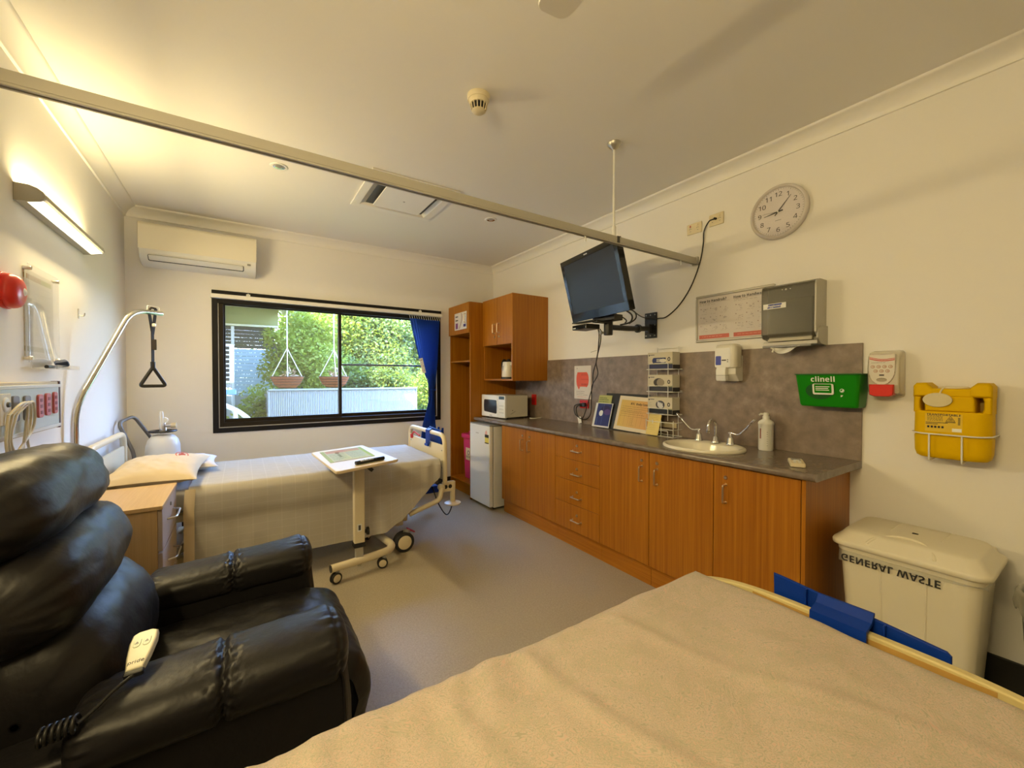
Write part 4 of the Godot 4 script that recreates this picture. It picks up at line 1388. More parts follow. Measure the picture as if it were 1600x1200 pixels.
	P("body", mb().lathe([Vector2(0, 0.02), Vector2(0.074, 0.020), Vector2(0.076, 0.028), Vector2(0.072, 0.10), Vector2(0.064, 0.175), Vector2(0.062, 0.182), Vector2(0.0, 0.190)], Vector3.ZERO, Vector3.UP, 32), M.ceramic, k)
	P("lid", mb().lathe([Vector2(0.056, 0.182), Vector2(0.052, 0.193), Vector2(0.02, 0.199), Vector2(0.016, 0.212), Vector2(0, 0.214)], Vector3.ZERO, Vector3.UP, 24), M.black, k)
	var sp2 := mb()
	sp2.tube([Vector3(0, 0.15, 0.055), Vector3(0, 0.178, 0.092)], 0.017, 12)
	P("spout", sp2, M.ceramic, k)
	P("handle", mb().tube(bent([Vector3(0, 0.190, -0.05), Vector3(0, 0.212, -0.10), Vector3(0, 0.17, -0.132), Vector3(0, 0.06, -0.118), Vector3(0, 0.035, -0.066)], 0.035, 5), 0.012, 10), M.black, k)
	P("gauge", mb().box(Vector3(-0.0725, 0.05, -0.006), Vector3(-0.068, 0.14, 0.006), 0.001), M.grey, k)
	# base units
	base_unit("base_cabinet", "two door base cabinet beside the bar fridge", -3.443, -2.610, [[-3.443, -3.030, -3.082], [-3.030, -2.610, -2.972]], [])
	base_unit("drawer_cabinet", "base cabinet with four drawers between the timber doors", -2.610, -2.113, [], [[0.134, 0.341, 0.225], [0.341, 0.526, 0.405], [0.526, 0.692, 0.585], [0.692, 0.861, 0.765]])
	base_unit("base_cabinet", "single door base cabinet right of the four drawers", -2.113, -1.684, [[-2.113, -1.684, -1.738]], [])
	base_unit("base_cabinet", "two door base cabinet under the basin at the worktop end", -1.683, -0.818, [[-1.683, -1.258, -1.622], [-1.258, -0.837, -1.190]], [], true)
	# bar fridge
	var f := T("bar_fridge", "white bar fridge under the worktop beside the tall cupboard", "fridge", Vector3(2.35, 0, -3.72))
	W("body", slab(mb(), 2.098, 0.025, -3.925, 2.62, 0.842, -3.512, 0.006), M.white, f)
	W("door", slab(mb(), 2.048, 0.035, -3.928, 2.092, 0.848, -3.509, 0.010), M.white, f)
	W("door_seal", slab(mb(), 2.091, 0.045, -3.918, 2.099, 0.840, -3.519), M.grey, f)
	W("top", slab(mb(), 2.050, 0.842, -3.926, 2.62, 0.856, -3.511, 0.005), M.grey, f)
	for z in [-3.88, -3.56]:
		for x in [2.13, 2.57]:
			W("foot", mb().lathe([Vector2(0, 0), Vector2(0.016, 0), Vector2(0.016, 0.026), Vector2(0, 0.026)], Vector3(x, 0, z), Vector3.UP, 12), M.black, f)
	var en := mb()
	en.at(right_facing, Vector3(2.048, 0.735, -3.562))
	en.box(Vector3(-0.038, -0.065, 0), Vector3(0.038, 0.025, 0.001), 0.0)
	var el := W("energy_label", en, mat(0.72, 0.62, 0.10, 0.5), f, "yellow and black energy label")
	var e2 := mb()
	e2.at(right_facing, Vector3(2.0468, 0.735, -3.562))
	e2.box(Vector3(-0.038, -0.005, 0), Vector3(0.038, 0.025, 0.0008), 0.0)
	e2.box(Vector3(-0.038, -0.065, 0), Vector3(0.038, -0.055, 0.0008), 0.0)
	W("label_print", e2, M.ink, el)
	var e3 := mb()
	e3.at(right_facing, Vector3(2.048, 0.775, -3.575))
	e3.prism([Vector2(0.024, -0.015), Vector2(0.018, 0.012), Vector2(0.006, 0.026), Vector2(-0.010, 0.020), Vector2(-0.022, 0.0), Vector2(-0.024, -0.015)], 0.0, 0.001)
	W("star_label", e3, mat(0.75, 0.40, 0.34, 0.5), el)
	var bt := mb()
	bt.at(right_facing, Vector3(2.0478, 0.758, -3.76))
	bt.box(Vector3(-0.03, -0.004, 0), Vector3(0.03, 0.004, 0.0012), 0.0)
	W("badge", bt, M.satin, f)
	worktop()
	# splashback
	one("splashback", slab(mb(), XR - 0.012, 0.902, -3.97, XR - 0.0005, 1.512, -0.770, 0.001), M.stone, "mottled grey brown laminate splashback behind the worktop", "splashback", Vector3(XR, 0.902, -2.37))


const BCX := 2.365
const BCZ := -1.455
const BRX := 0.205
const BRZ := 0.240

func worktop() -> void:
	var t := T("worktop", "long grey brown laminate worktop with rounded front edge", "worktop", Vector3(2.4, 0.866, -2.37))
	var prof := []
	for k in 9:
		var a := PI / 2 + PI * k / 8.0
		prof.append(Vector2(2.133 + 0.018 * cos(a), 0.884 + 0.018 * sin(a)))
	var edge := mb()
	var z0 := -3.971
	var z1 := -0.770
	for k in 8:
		var p: Vector2 = prof[k]
		var q: Vector2 = prof[k + 1]
		var np := (p - Vector2(2.133, 0.884)).normalized()
		var nq := (q - Vector2(2.133, 0.884)).normalized()
		edge.quad(Vector3(p.x, p.y, z0), Vector3(p.x, p.y, z1), Vector3(q.x, q.y, z1), Vector3(q.x, q.y, z0), Vector3(np.x, np.y, 0), Vector3(np.x, np.y, 0), Vector3(nq.x, nq.y, 0), Vector3(nq.x, nq.y, 0))
	# top and underside with the hole for the basin
	var hx := BRX - 0.02
	var hz := BRZ - 0.02
	for face in [[0.902, Vector3.UP], [0.866, Vector3.DOWN]]:
		var y: float = face[0]
		var nn: Vector3 = face[1]
		var polys := []
		polys.append([Vector2(2.133, z0), Vector2(XR - 0.002, z0), Vector2(XR - 0.002, BCZ - hz), Vector2(2.133, BCZ - hz)])
		polys.append([Vector2(2.133, BCZ + hz), Vector2(XR - 0.002, BCZ + hz), Vector2(XR - 0.002, z1), Vector2(2.133, z1)])
		var a1 := [Vector2(2.133, BCZ - hz), Vector2(BCX, BCZ - hz)]
		for k in range(1, 24):
			var a := -PI / 2 - PI * k / 24.0
			a1.append(Vector2(BCX + hx * cos(a), BCZ + hz * sin(a)))
		a1.append_array([Vector2(BCX, BCZ + hz), Vector2(2.133, BCZ + hz)])
		polys.append(a1)
		var a2 := [Vector2(XR - 0.002, BCZ - hz), Vector2(BCX, BCZ - hz)]
		for k in range(1, 24):
			var a := -PI / 2 + PI * k / 24.0
			a2.append(Vector2(BCX + hx * cos(a), BCZ + hz * sin(a)))
		a2.append_array([Vector2(BCX, BCZ + hz), Vector2(XR - 0.002, BCZ + hz)])
		polys.append(a2)
		for pl in polys:
			var ix := Geometry2D.triangulate_polygon(PackedVector2Array(pl))
			for k in range(0, ix.size(), 3):
				var p: Array = []
				for j in 3:
					var q: Vector2 = pl[ix[k + j]]
					p.append(Vector3(q.x, y, q.y))
				edge.tri(p[0], p[1], p[2], nn, nn, nn)
	for zz in [z0, z1]:
		var nn := Vector3(0, 0, signf(zz - BCZ))
		edge.quad(Vector3(2.133, 0.866, zz), Vector3(XR - 0.002, 0.866, zz), Vector3(XR - 0.002, 0.902, zz), Vector3(2.133, 0.902, zz), nn, nn, nn, nn)
		var ring := []
		for p in prof:
			ring.append(Vector3(p.x, p.y, zz))
		edge.cap(ring, nn)
	W("slab", edge, M.counter, t)
	W("front_edge", slab(mb(), 2.1145, 0.881, z0 + 0.01, 2.1155, 0.887, z1 - 0.01), M.counter, t)


func worktop_things() -> void:
	var rng := RandomNumberGenerator.new()
	rng.seed = 77
	var TY := 0.9025
	# inset oval basin
	var b := T("basin", "oval cream basin set into the worktop near its end", "basin", Vector3(BCX, 0.78, BCZ))
	var rows := []
	var pr := [[1.0, 0.9025], [1.012, 0.909], [1.0, 0.917], [0.97, 0.9205], [0.93, 0.919], [0.875, 0.913], [0.845, 0.900], [0.80, 0.865], [0.72, 0.825], [0.55, 0.795], [0.25, 0.783], [0.06, 0.780]]
	for q in pr:
		var row := []
		for j in 56:
			var a := TAU * j / 56.0
			var kx: float = q[0]
			var sh := 0.0
			if q[1] < 0.915 and q[0] < 0.9:
				sh = -0.020
			# wider ledge at the back for the taps
			var ex := BRX * kx
			if cos(a) > 0 and q[0] < 0.9:
				ex *= 0.86
			row.append(Vector3(BCX + sh * 0.3 + ex * cos(a), q[1], BCZ + BRZ * kx * sin(a)))
		rows.append(row)
	var bowl := mb().sheet(rows, true)
	W("bowl", bowl, M.ceramic, b)
	W("waste", mb().lathe([Vector2(0, 0.784), Vector2(0.022, 0.7845), Vector2(0.026, 0.782)], Vector3(BCX, 0, BCZ), Vector3.UP, 20), M.chrome, b)
	# taps: gooseneck spout between two long levers
	var tz := BCZ - 0.01
	var s := T("basin_spout", "chrome gooseneck spout between the two lever taps", "tap", Vector3(2.525, 0.919, tz))
	P("base", mb().lathe([Vector2(0.027, 0.0), Vector2(0.027, 0.004), Vector2(0.020, 0.014), Vector2(0.016, 0.035), Vector2(0.012, 0.040), Vector2(0, 0.042)], Vector3.ZERO, Vector3.UP, 22), M.chrome, s)
	var sp := [Vector3(0, 0.03, 0), Vector3(0, 0.105, 0)]
	sp.append_array(arc(Vector3(-0.042, 0.105, 0), Vector3(0.042, 0, 0), Vector3(0, 0.042, 0), 0.15, PI, 12))
	sp.append(Vector3(-0.084, 0.085, 0))
	P("neck", mb().tube(sp, 0.0095, 14), M.chrome, s)
	P("outlet", mb().lathe([Vector2(0, 0), Vector2(0.012, 0.0), Vector2(0.013, 0.004), Vector2(0.012, 0.022), Vector2(0, 0.022)], Vector3(-0.084, 0.068, 0), Vector3.UP, 16), M.chrome, s)
	var lv := [[tz - 0.115, -1.0, "left chrome lever tap on the basin, lever raised beside glove rack"], [tz + 0.095, 1.0, "right chrome lever tap on the basin, lever raised towards the soap bottle"]]
	for q in lv:
		var t := T("lever_tap", q[2], "tap", Vector3(2.525, 0.919, q[0]), 0.0, "chrome lever taps on the basin")
		P("base", mb().lathe([Vector2(0.026, 0.0), Vector2(0.026, 0.004), Vector2(0.021, 0.012), Vector2(0.019, 0.04), Vector2(0.014, 0.048), Vector2(0.008, 0.052), Vector2(0.007, 0.068), Vector2(0, 0.07)], Vector3.ZERO, Vector3.UP, 22), M.chrome, t)
		var d: float = q[1]
		P("lever", mb().tube(curve([Vector3(0.0, 0.070, -0.012 * d), Vector3(0, 0.072, 0.0), Vector3(0.0, 0.066, 0.035 * d), Vector3(-0.005, 0.072, 0.06 * d), Vector3(-0.012, 0.115, 0.105 * d), Vector3(-0.016, 0.140, 0.125 * d)], 5), 0.0062, 10), M.chrome, t)
		var pad := mb()
		pad.at(Basis(Vector3(1, 0, 0), Vector3(0, 0.72, 0.69 * d).normalized(), Vector3(0, -0.69 * d, 0.72).normalized()), Vector3(-0.018, 0.152, 0.136 * d))
		pad.prism(rr(0.022, 0.05, 0.010, 5), -0.004, 0.004, 0.002, true)
		P("lever_pad", pad, M.chrome, t)
	# pump bottle
	var pb := T("pump_bottle", "white pump soap bottle standing on worktop right of the basin", "bottle", Vector3(2.60, TY, -1.200))
	P("bottle", mb().lathe([Vector2(0, 0), Vector2(0.036, 0), Vector2(0.039, 0.005), Vector2(0.039, 0.150), Vector2(0.041, 0.153), Vector2(0.041, 0.163), Vector2(0.036, 0.172), Vector2(0.018, 0.184), Vector2(0.016, 0.186)], Vector3.ZERO, Vector3.UP, 28), M.white, pb)
	P("collar", mb().lathe([Vector2(0.018, 0.182), Vector2(0.018, 0.200), Vector2(0.012, 0.206), Vector2(0, 0.206)], Vector3.ZERO, Vector3.UP, 20), M.white, pb)
	var ph := mb()
	ph.lathe([Vector2(0.014, 0.204), Vector2(0.015, 0.218), Vector2(0.010, 0.222), Vector2(0, 0.222)], Vector3.ZERO, Vector3.UP, 18)
	ph.tube([Vector3(0, 0.214, 0), Vector3(-0.022, 0.214, -0.020), Vector3(-0.028, 0.208, -0.025)], 0.005, 8)
	P("pump_head", ph, M.white, pb)
	P("level_window", mb().box(Vector3(-0.0395, 0.07, -0.016), Vector3(-0.034, 0.13, -0.009), 0.001), mat(0.30, 0.12, 0.10, 0.4), pb)
	var bl := mb()
	for k in 7:
		bl.box(Vector3(-0.0330, 0.030 + k * 0.013, 0.012), Vector3(-0.0305, 0.033 + k * 0.013, 0.024), 0.0)
	P("label_print", bl, M.grey, pb)
	# remote control lying on the end of the worktop
	var rc := T("remote_control", "white remote control lying on the end of the worktop", "remote control", Vector3(2.285, TY, -0.912), 27.0)
	var rcb := mb()
	rcb.at(Basis(Vector3(1, 0, 0), Vector3(0, 0, 1), Vector3(0, -1, 0)), Vector3(0, 0.020, 0))
	rcb.prism(rr(0.150, 0.062, 0.008, 4), 0.0, 0.020, 0.004, true)
	P("body", rcb, M.cream, rc)
	P("screen", mb().box(Vector3(0.015, 0.0195, -0.02), Vector3(0.060, 0.0212, 0.02), 0.0005), M.grey, rc)
	for k in 4:
		P("button", mb().box(Vector3(-0.055 + 0.03 * (k % 2), 0.0195, -0.016 + 0.02 * (k / 2)), Vector3(-0.038 + 0.03 * (k % 2), 0.0218, -0.004 + 0.02 * (k / 2)), 0.001), M.white, rc)
	P("cover_catch", mb().box(Vector3(0.0, 0.0195, -0.012), Vector3(0.012, 0.0235, 0.012), 0.001), M.white, rc)
	# microwave, turned a little
	var mw := T("microwave", "white microwave oven at the far end of the worktop", "microwave", Vector3(2.235, TY, -3.746), -84.9)
	P("case", mb().box(Vector3(-0.208, 0.014, -0.305), Vector3(0.208, 0.242, -0.02), 0.006), mat(0.72, 0.69, 0.60, 0.4), mw)
	var fr_ := P("door", mb().box(Vector3(-0.213, 0.010, -0.022), Vector3(0.085, 0.245, 0.008), 0.006), M.white, mw)
	var wn := mb()
	wn.prism([Vector2(-0.150, 0.065), Vector2(0.060, 0.050), Vector2(0.068, 0.060), Vector2(0.071, 0.122), Vector2(0.066, 0.185), Vector2(0.056, 0.193), Vector2(-0.150, 0.196), Vector2(-0.160, 0.186), Vector2(-0.165, 0.13), Vector2(-0.160, 0.075)], 0.005, 0.0105, 0.001)
	P("window", wn, mat(0.03, 0.035, 0.045, 0.12), fr_)
	P("control_panel", mb().box(Vector3(0.087, 0.010, -0.022), Vector3(0.213, 0.245, 0.008), 0.006), M.white, mw)
	P("display", mb().box(Vector3(0.108, 0.203, 0.006), Vector3(0.200, 0.235, 0.0095), 0.001), mat(0.03, 0.04, 0.02, 0.2), mw)
	for r in 3:
		for c in 3:
			P("button", mb().lathe([Vector2(0, 0.002), Vector2(0.008, 0.002), Vector2(0.009, 0.0)], Vector3(0.125 + 0.026 * c, 0.065 + 0.036 * r, 0.008), Vector3(0, 0, 1), 10), mat(0.62, 0.62, 0.60, 0.5), mw)
	P("badge", mb().box(Vector3(-0.06, 0.024, 0.0075), Vector3(-0.015, 0.031, 0.0085), 0.0), M.grey, mw)
	for x in [-0.17, 0.17]:
		for z in [-0.27, -0.05]:
			P("foot", mb().lathe([Vector2(0, 0), Vector2(0.012, 0), Vector2(0.012, 0.016), Vector2(0, 0.016)], Vector3(x, 0, z), Vector3.UP, 10), M.black, mw)
	for k in 5:
		P("vent_slot", mb().box(Vector3(0.2075, 0.05 + 0.006 * k, -0.09 - 0.012 * k), Vector3(0.2086, 0.053 + 0.006 * k, -0.065 - 0.012 * k), 0.0), M.grey, mw)
	P("side_screw", mb().lathe([Vector2(0, 0.002), Vector2(0.004, 0.002), Vector2(0.005, 0.0)], Vector3(0.208, 0.088, -0.095), Vector3(1, 0, 0), 10), M.dark_grey, mw)
	one("microwave_lead", mb().tube(curve([Vector3(2.535, 0.9065, -3.50), Vector3(2.525, 0.9065, -3.47), Vector3(2.57, 0.9065, -3.45), Vector3(2.655, 0.907, -3.46)], 6), 0.004, 8), M.white, "white lead lying on the worktop behind the microwave", "cable", Vector3(2.60, TY, -3.47))
	# leaning leaflets
	var st := T("document_stand", "black document stand leaning against the splashback behind the leaflets", "stand", Vector3(2.568, TY, -2.29), WR)
	var lean := Basis(Vector3(1, 0, 0), -0.28)
	var bk := mb()
	bk.at(lean, Vector3(0.06, 0.001, -0.012))
	bk.box(Vector3(-0.30, 0.0, 0.0), Vector3(0.155, 0.305, 0.004), 0.001)
	P("back_board", bk, M.black, st)
	var lp := mb()
	lp.box(Vector3(-0.25, 0.0, -0.006), Vector3(0.21, 0.006, 0.02), 0.001)
	P("ledge", lp, M.black, st)
	var im := canvas(96, 128, Color(0.80, 0.80, 0.66))
	fr(im, 0.0, 0.0, 1.0, 0.30, Color(0.66, 0.68, 0.42))
	print_rows(im, 0.08, 0.08, 0.8, 3, 0.06, Color(0.25, 0.32, 0.2), rng, 0.03)
	print_rows(im, 0.08, 0.36, 0.8, 6, 0.04, Color(0.5, 0.5, 0.45), rng, 0.015)
	leaflet("leaflet", "pale green leaflet behind the blue booklet on the document stand", -2.530, 0.150, 0.285, 0.0, 2.5755, im, 0.004)
	im = canvas(96, 128, Color(0.82, 0.83, 0.84))
	fr(im, 0.13, 0.03, 0.84, 0.92, Color(0.10, 0.16, 0.46))
	disc(im, 0.62, 0.26, 0.26, 0.17, Color(0.10, 0.06, 0.36))
	disc(im, 0.75, 0.36, 0.2, 0.12, Color(0.30, 0.22, 0.52))
	disc(im, 0.40, 0.42, 0.12, 0.12, Color(0.86, 0.88, 0.90))
	fr(im, 0.50, 0.05, 0.02, 0.85, Color(0.35, 0.45, 0.75))
	fr(im, 0.22, 0.60, 0.02, 0.30, Color(0.5, 0.6, 0.8))
	leaflet("booklet", "blue fronted booklet leaning on the document stand", -2.515, 0.195, 0.215, 0.0, 2.566, im, 0.006)
	im = canvas(256, 192, Color(0.86, 0.82, 0.74))
	for y in 150:
		for x in 218:
			var u := x / 218.0
			im.set_pixel(18 + x, 22 + y, Color(0.84, 0.72, 0.38).lerp(Color(0.82, 0.62, 0.40), u))
	for k in 7:
		fr(im, 0.12 + k * 0.11, 0.44, 0.004, 0.42, Color(0.66, 0.50, 0.30))
	for k in [0.36, 0.44, 0.58]:
		fr(im, 0.10, k, 0.80, 0.007, Color(0.55, 0.42, 0.26))
	print_rows(im, 0.13, 0.30, 0.75, 5, 0.055, Color(0.55, 0.42, 0.25), rng, 0.012)
	print_rows(im, 0.38, 0.62, 0.14, 7, 0.035, Color(0.5, 0.38, 0.22), rng, 0.01)
	var ch := leaflet("wall_chart", "large cream chart sheet titled in black leaning on the document stand", -2.165, 0.385, 0.285, -0.03, 2.556, im, 0.004)
	text("BTC  Body Center", 0.017, M.ink, ch, Transform3D(Basis.IDENTITY, Vector3(0.03, 0.225, 0.0045)), true)
	im = canvas(64, 96, Color(0.88, 0.80, 0.50))
	print_rows(im, 0.1, 0.1, 0.8, 9, 0.08, Color(0.65, 0.52, 0.28), rng, 0.012)
	leaflet("note", "small yellow note leaning against the right edge of the cream chart", -1.965, 0.105, 0.165, -0.02, 2.538, im, 0.003)
	# wire rack with three glove boxes
	rack(rng)


func leaflet(called: String, label: String, z: float, w: float, h: float, roll: float, x: float, im: Image, thick: float) -> Node3D:
	var t := T(called, label, "leaflet" if called != "booklet" else "booklet", Vector3(x, 0.9035, z))
	t.rotation = Vector3(0, -PI / 2, 0)
	t.basis = right_facing * Basis(Vector3(1, 0, 0), -0.28) * Basis(Vector3(0, 0, 1), roll)
	P("sheet", mb().box(Vector3(-w / 2, 0.004, 0), Vector3(w / 2, h, thick), 0.0), pic(im, 0.55), t)
	return t


func glove_box(label: String, y: float, kind: int, rng: RandomNumberGenerator) -> void:
	var t := T("glove_box", label, "box", Vector3(2.572, y, -1.922), WR, "glove boxes in the wire rack")
	var im := canvas(160, 96, Color(0.80, 0.77, 0.68))
	var band: Color = [Color(0.16, 0.18, 0.34), Color(0.20, 0.20, 0.24), Color(0.07, 0.08, 0.14)][kind]
	fr(im, 0.0, 0.72, 1.0, 0.28, band)
	for x in 160:
		var yy := int((0.72 - 0.06 * pow(x / 160.0, 2.0)) * 96)
		for q in range(yy, 70):
			im.set_pixel(x, q, Color(0.56, 0.58, 0.44))
	disc(im, 0.055, 0.16, 0.025, 0.05, M.ink.albedo_color)
	fr(im, 0.10, 0.13, 0.18, 0.045, Color(0.3, 0.3, 0.3))
	print_rows(im, 0.04, 0.35, 0.14, 4, 0.07, Color(0.5, 0.5, 0.45), rng, 0.02)
	if kind == 0:
		fr(im, 0.24, 0.33, 0.50, 0.32, Color(0.13, 0.16, 0.36))
		disc(im, 0.24, 0.49, 0.06, 0.16, Color(0.13, 0.16, 0.36))
		for f in 4:
			fr(im, 0.36, 0.40 + f * 0.05, 0.2, 0.035, Color(0.84, 0.82, 0.76))
		disc(im, 0.62, 0.50, 0.14, 0.11, Color(0.86, 0.84, 0.78))
	elif kind == 1:
		disc(im, 0.46, 0.46, 0.22, 0.26, Color(0.20, 0.18, 0.16))
		disc(im, 0.52, 0.46, 0.15, 0.24, Color(0.58, 0.53, 0.45))
	else:
		disc(im, 0.52, 0.45, 0.18, 0.25, Color(0.25, 0.26, 0.30))
		for f in 4:
			disc(im, 0.43 + f * 0.055, 0.40 + 0.03 * f, 0.03, 0.16, Color(0.82, 0.82, 0.82))
		disc(im, 0.54, 0.56, 0.10, 0.10, Color(0.82, 0.82, 0.82))
	disc(im, 0.86, 0.42, 0.055, 0.12, Color(0.10, 0.10, 0.12))
	disc(im, 0.86, 0.42, 0.028, 0.07, Color(0.75, 0.73, 0.68))
	P("carton", mb().box(Vector3(-0.106, 0.0, -0.088), Vector3(0.106, 0.122, -0.001), 0.002), mat(0.66, 0.64, 0.55, 0.6), t)
	P("front_print", mb().box(Vector3(-0.1055, 0.0005, -0.0012), Vector3(0.1055, 0.1215, 0.0004), 0.0), pic(im, 0.55), t)
	P("side_band", mb().box(Vector3(0.1055, 0.0005, -0.086), Vector3(0.1066, 0.030, -0.003), 0.0), mat(0.03, 0.03, 0.04, 0.5), t)


func rack(rng: RandomNumberGenerator) -> void:
	var t := T("glove_rack", "white wire rack holding three glove boxes against the splashback", "rack", Vector3(2.62, 0.906, -1.922), WR)
	var wire := 0.0026
	var x0 := -0.112
	var x1 := 0.122
	var zb := -0.044
	var zf := 0.058
	var frame := mb()
	for x in [x0 + 0.02, x1 - 0.03]:
		frame.tube([Vector3(x, 0.0, zb), Vector3(x, 0.655, zb)], wire, 6)
	for y in [0.0, 0.16, 0.33, 0.49, 0.645]:
		frame.tube([Vector3(x0, y, zb), Vector3(x1, y, zb)], wire, 6)
	P("back_frame", frame, M.white, t)
	var ys := [0.160, 0.325, 0.490, 0.0]
	for k in 4:
		var y: float = ys[k]
		var c := mb()
		c.tube(bent([Vector3(x0, y - 0.003, zb), Vector3(x0, y - 0.003, zf), Vector3(x1, y - 0.003, zf), Vector3(x1, y - 0.003, zb)], 0.008, 3), wire, 6)
		c.tube(bent([Vector3(x0 + 0.022, y - 0.003, zf), Vector3(x0 + 0.022, y + 0.040, zf), Vector3(x1 - 0.045, y + 0.040, zf), Vector3(x1 - 0.045, y - 0.003, zf)], 0.010, 3), wire, 6)
		for x in [x0 + 0.05, 0.0, x1 - 0.06]:
			c.tube([Vector3(x, y - 0.003, zb), Vector3(x, y - 0.003, zf)], wire, 6)
		for x in [x0 + 0.022, x1 - 0.045]:
			c.tube([Vector3(x, y - 0.003, zf), Vector3(x, maxf(0.0, y - 0.045), zf)], wire, 6)
		if k == 3:
			for yy in [0.05, 0.10]:
				c.tube(bent([Vector3(x0, yy, zb), Vector3(x0, yy, zf), Vector3(x1, yy, zf), Vector3(x1, yy, zb)], 0.008, 3), wire, 6)
			for x in [x0, x0 + 0.06, 0.02, x1]:
				c.tube([Vector3(x, -0.003, zf), Vector3(x, 0.115, zf)], wire, 6)
		P("basket", c, M.white, t)
	P("name_plate", mb().box(Vector3(x0 + 0.02, 0.055, zb + 0.003), Vector3(x1 - 0.04, 0.095, zb + 0.005), 0.001), M.cream, t)
	glove_box("topmost glove box in the wire rack, blue window with a white hand", 1.3965, 0, rng)
	glove_box("middle glove box in the wire rack, with a dark oval and beige glove", 1.2315, 1, rng)
	glove_box("lowest glove box in the wire rack, with a black band and small hand", 1.0665, 2, rng)


func right_wall() -> void:
	var rng := RandomNumberGenerator.new()
	rng.seed = 31
	# television on its wall arm
	var tv := T("television", "black flat television tilted down on a wall arm", "television", Vector3(2.057, 1.984, -2.104))
	tv.basis = Basis(Vector3.UP, deg_to_rad(-99.06)) * Basis(Vector3.RIGHT, deg_to_rad(14.68))
	var hw := 0.330
	var hh := 0.2325
	var bz := mb()
	var outer := rr(hw * 2, hh * 2, 0.008, 3)
	bz.prism(outer, -0.050, -0.004, 0.003, true)
	P("case", bz, M.gloss_black, tv)
	var front := mb()
	for q in [[-hw, hh - 0.036, hw, hh], [-hw, -hh, hw, -hh + 0.062], [-hw, -hh + 0.062, -hw + 0.036, hh - 0.036], [hw - 0.036, -hh + 0.062, hw, hh - 0.036]]:
		slab(front, q[0], q[1], -0.006, q[2], q[3], 0.0, 0.002)
	P("bezel", front, M.gloss_black, tv)
	P("screen", mb().box(Vector3(-hw + 0.034, -hh + 0.060, -0.006), Vector3(hw - 0.034, hh - 0.034, -0.0025), 0.0), M.screen, tv)
	P("rear_housing", mb().box(Vector3(-0.24, -0.17, -0.095), Vector3(0.24, 0.15, -0.048), 0.015), M.black, tv)
	var lg := mb()
	lg.box(Vector3(-0.02, hh - 0.022, -0.001), Vector3(0.02, hh - 0.014, 0.0006), 0.0)
	P("badge", lg, M.satin, tv)
	var arm := T("television_bracket", "black swing arm bracket bolted to the wall under the television", "bracket", Vector3(XR, 1.735, -2.085))
	W("wall_plate", slab(mb(), XR - 0.010, 1.640, -2.140, XR, 1.838, -2.028, 0.002), M.black, arm)
	for y in [1.66, 1.74, 1.82]:
		for z in [-2.125, -2.084, -2.043]:
			W("bolt", mb().lathe([Vector2(0, 0.004), Vector2(0.005, 0.003), Vector2(0.006, 0.0)], Vector3(XR - 0.010, y, z), Vector3(-1, 0, 0), 10), M.satin, arm)
	W("hinge_block", slab(mb(), XR - 0.050, 1.675, -2.105, XR - 0.008, 1.745, -2.063, 0.004), M.black, arm)
	var ab := mb()
	ab.tube([Vector3(XR - 0.03, 1.712, -2.084), Vector3(2.42, 1.700, -2.086), Vector3(2.20, 1.695, -2.085)], 0.020, 12)
	W("arm", ab, M.black, arm)
	W("collar", mb().tube([Vector3(2.535, 1.707, -2.085), Vector3(2.515, 1.706, -2.085)], 0.032, 14), M.black, arm)
	W("elbow", mb().lathe([Vector2(0, -0.052), Vector2(0.030, -0.052), Vector2(0.032, -0.045), Vector2(0.032, 0.045), Vector2(0.028, 0.055), Vector2(0, 0.055)], Vector3(2.205, 1.69, -2.085), Vector3.UP, 20), M.black, arm)
	W("knob", mb().lathe([Vector2(0, 0), Vector2(0.008, 0.0), Vector2(0.008, 0.022), Vector2(0.017, 0.024), Vector2(0.017, 0.034), Vector2(0, 0.036)], Vector3(2.18, 1.655, -2.10), Vector3(-1, 0, -0.3), 14), M.grey, arm)
	W("tilt_head", slab(mb(), 2.15, 1.735, -2.19, 2.24, 1.775, -1.98, 0.004), M.black, arm)
	W("upright", slab(mb(), 2.162, 1.75, -2.14, 2.185, 1.98, -2.03, 0.003), M.black, arm)
	W("shelf_bar", slab(mb(), 2.04, 1.728, -2.29, 2.10, 1.736, -2.06, 0.002), M.black, arm)
	W("shelf_bar", slab(mb(), 2.06, 1.718, -2.10, 2.20, 1.730, -2.05, 0.002), M.black, arm)
	var stb := T("set_top_box", "small black receiver box slung under the television", "receiver", Vector3(2.10, 1.683, -2.22), WR - 8.0)
	P("case", mb().box(Vector3(-0.085, 0.0, -0.075), Vector3(0.085, 0.034, 0.045), 0.003), M.black, stb)
	P("front_panel", mb().box(Vector3(-0.085, 0.001, 0.0445), Vector3(0.085, 0.033, 0.048), 0.001), M.gloss_black, stb)
	for k in 3:
		P("indicator", mb().box(Vector3(-0.075 + 0.012 * k, 0.008, 0.0475), Vector3(-0.067 + 0.012 * k, 0.015, 0.0487), 0.0), M.print_white, stb)
	var cb := mb()
	cb.tube(curve([Vector3(2.13, 1.83, -1.98), Vector3(2.25, 1.80, -1.96), Vector3(2.34, 1.775, -1.985), Vector3(2.36, 1.735, -2.02), Vector3(2.30, 1.715, -2.06)], 6), 0.006, 8)
	cb.tube(curve([Vector3(2.12, 1.80, -2.02), Vector3(2.24, 1.765, -2.0), Vector3(2.32, 1.745, -2.02), Vector3(2.34, 1.73, -2.05)], 6), 0.005, 8)
	cb.tube(curve([Vector3(2.13, 1.82, -2.05), Vector3(2.27, 1.815, -1.97), Vector3(2.36, 1.80, -1.975), Vector3(2.385, 1.76, -1.99), Vector3(2.36, 1.725, -2.03)], 6), 0.005, 8)
	one("television_leads", cb, M.black, "bundle of black leads looping behind the television", "cable", Vector3(2.30, 1.73, -2.0))
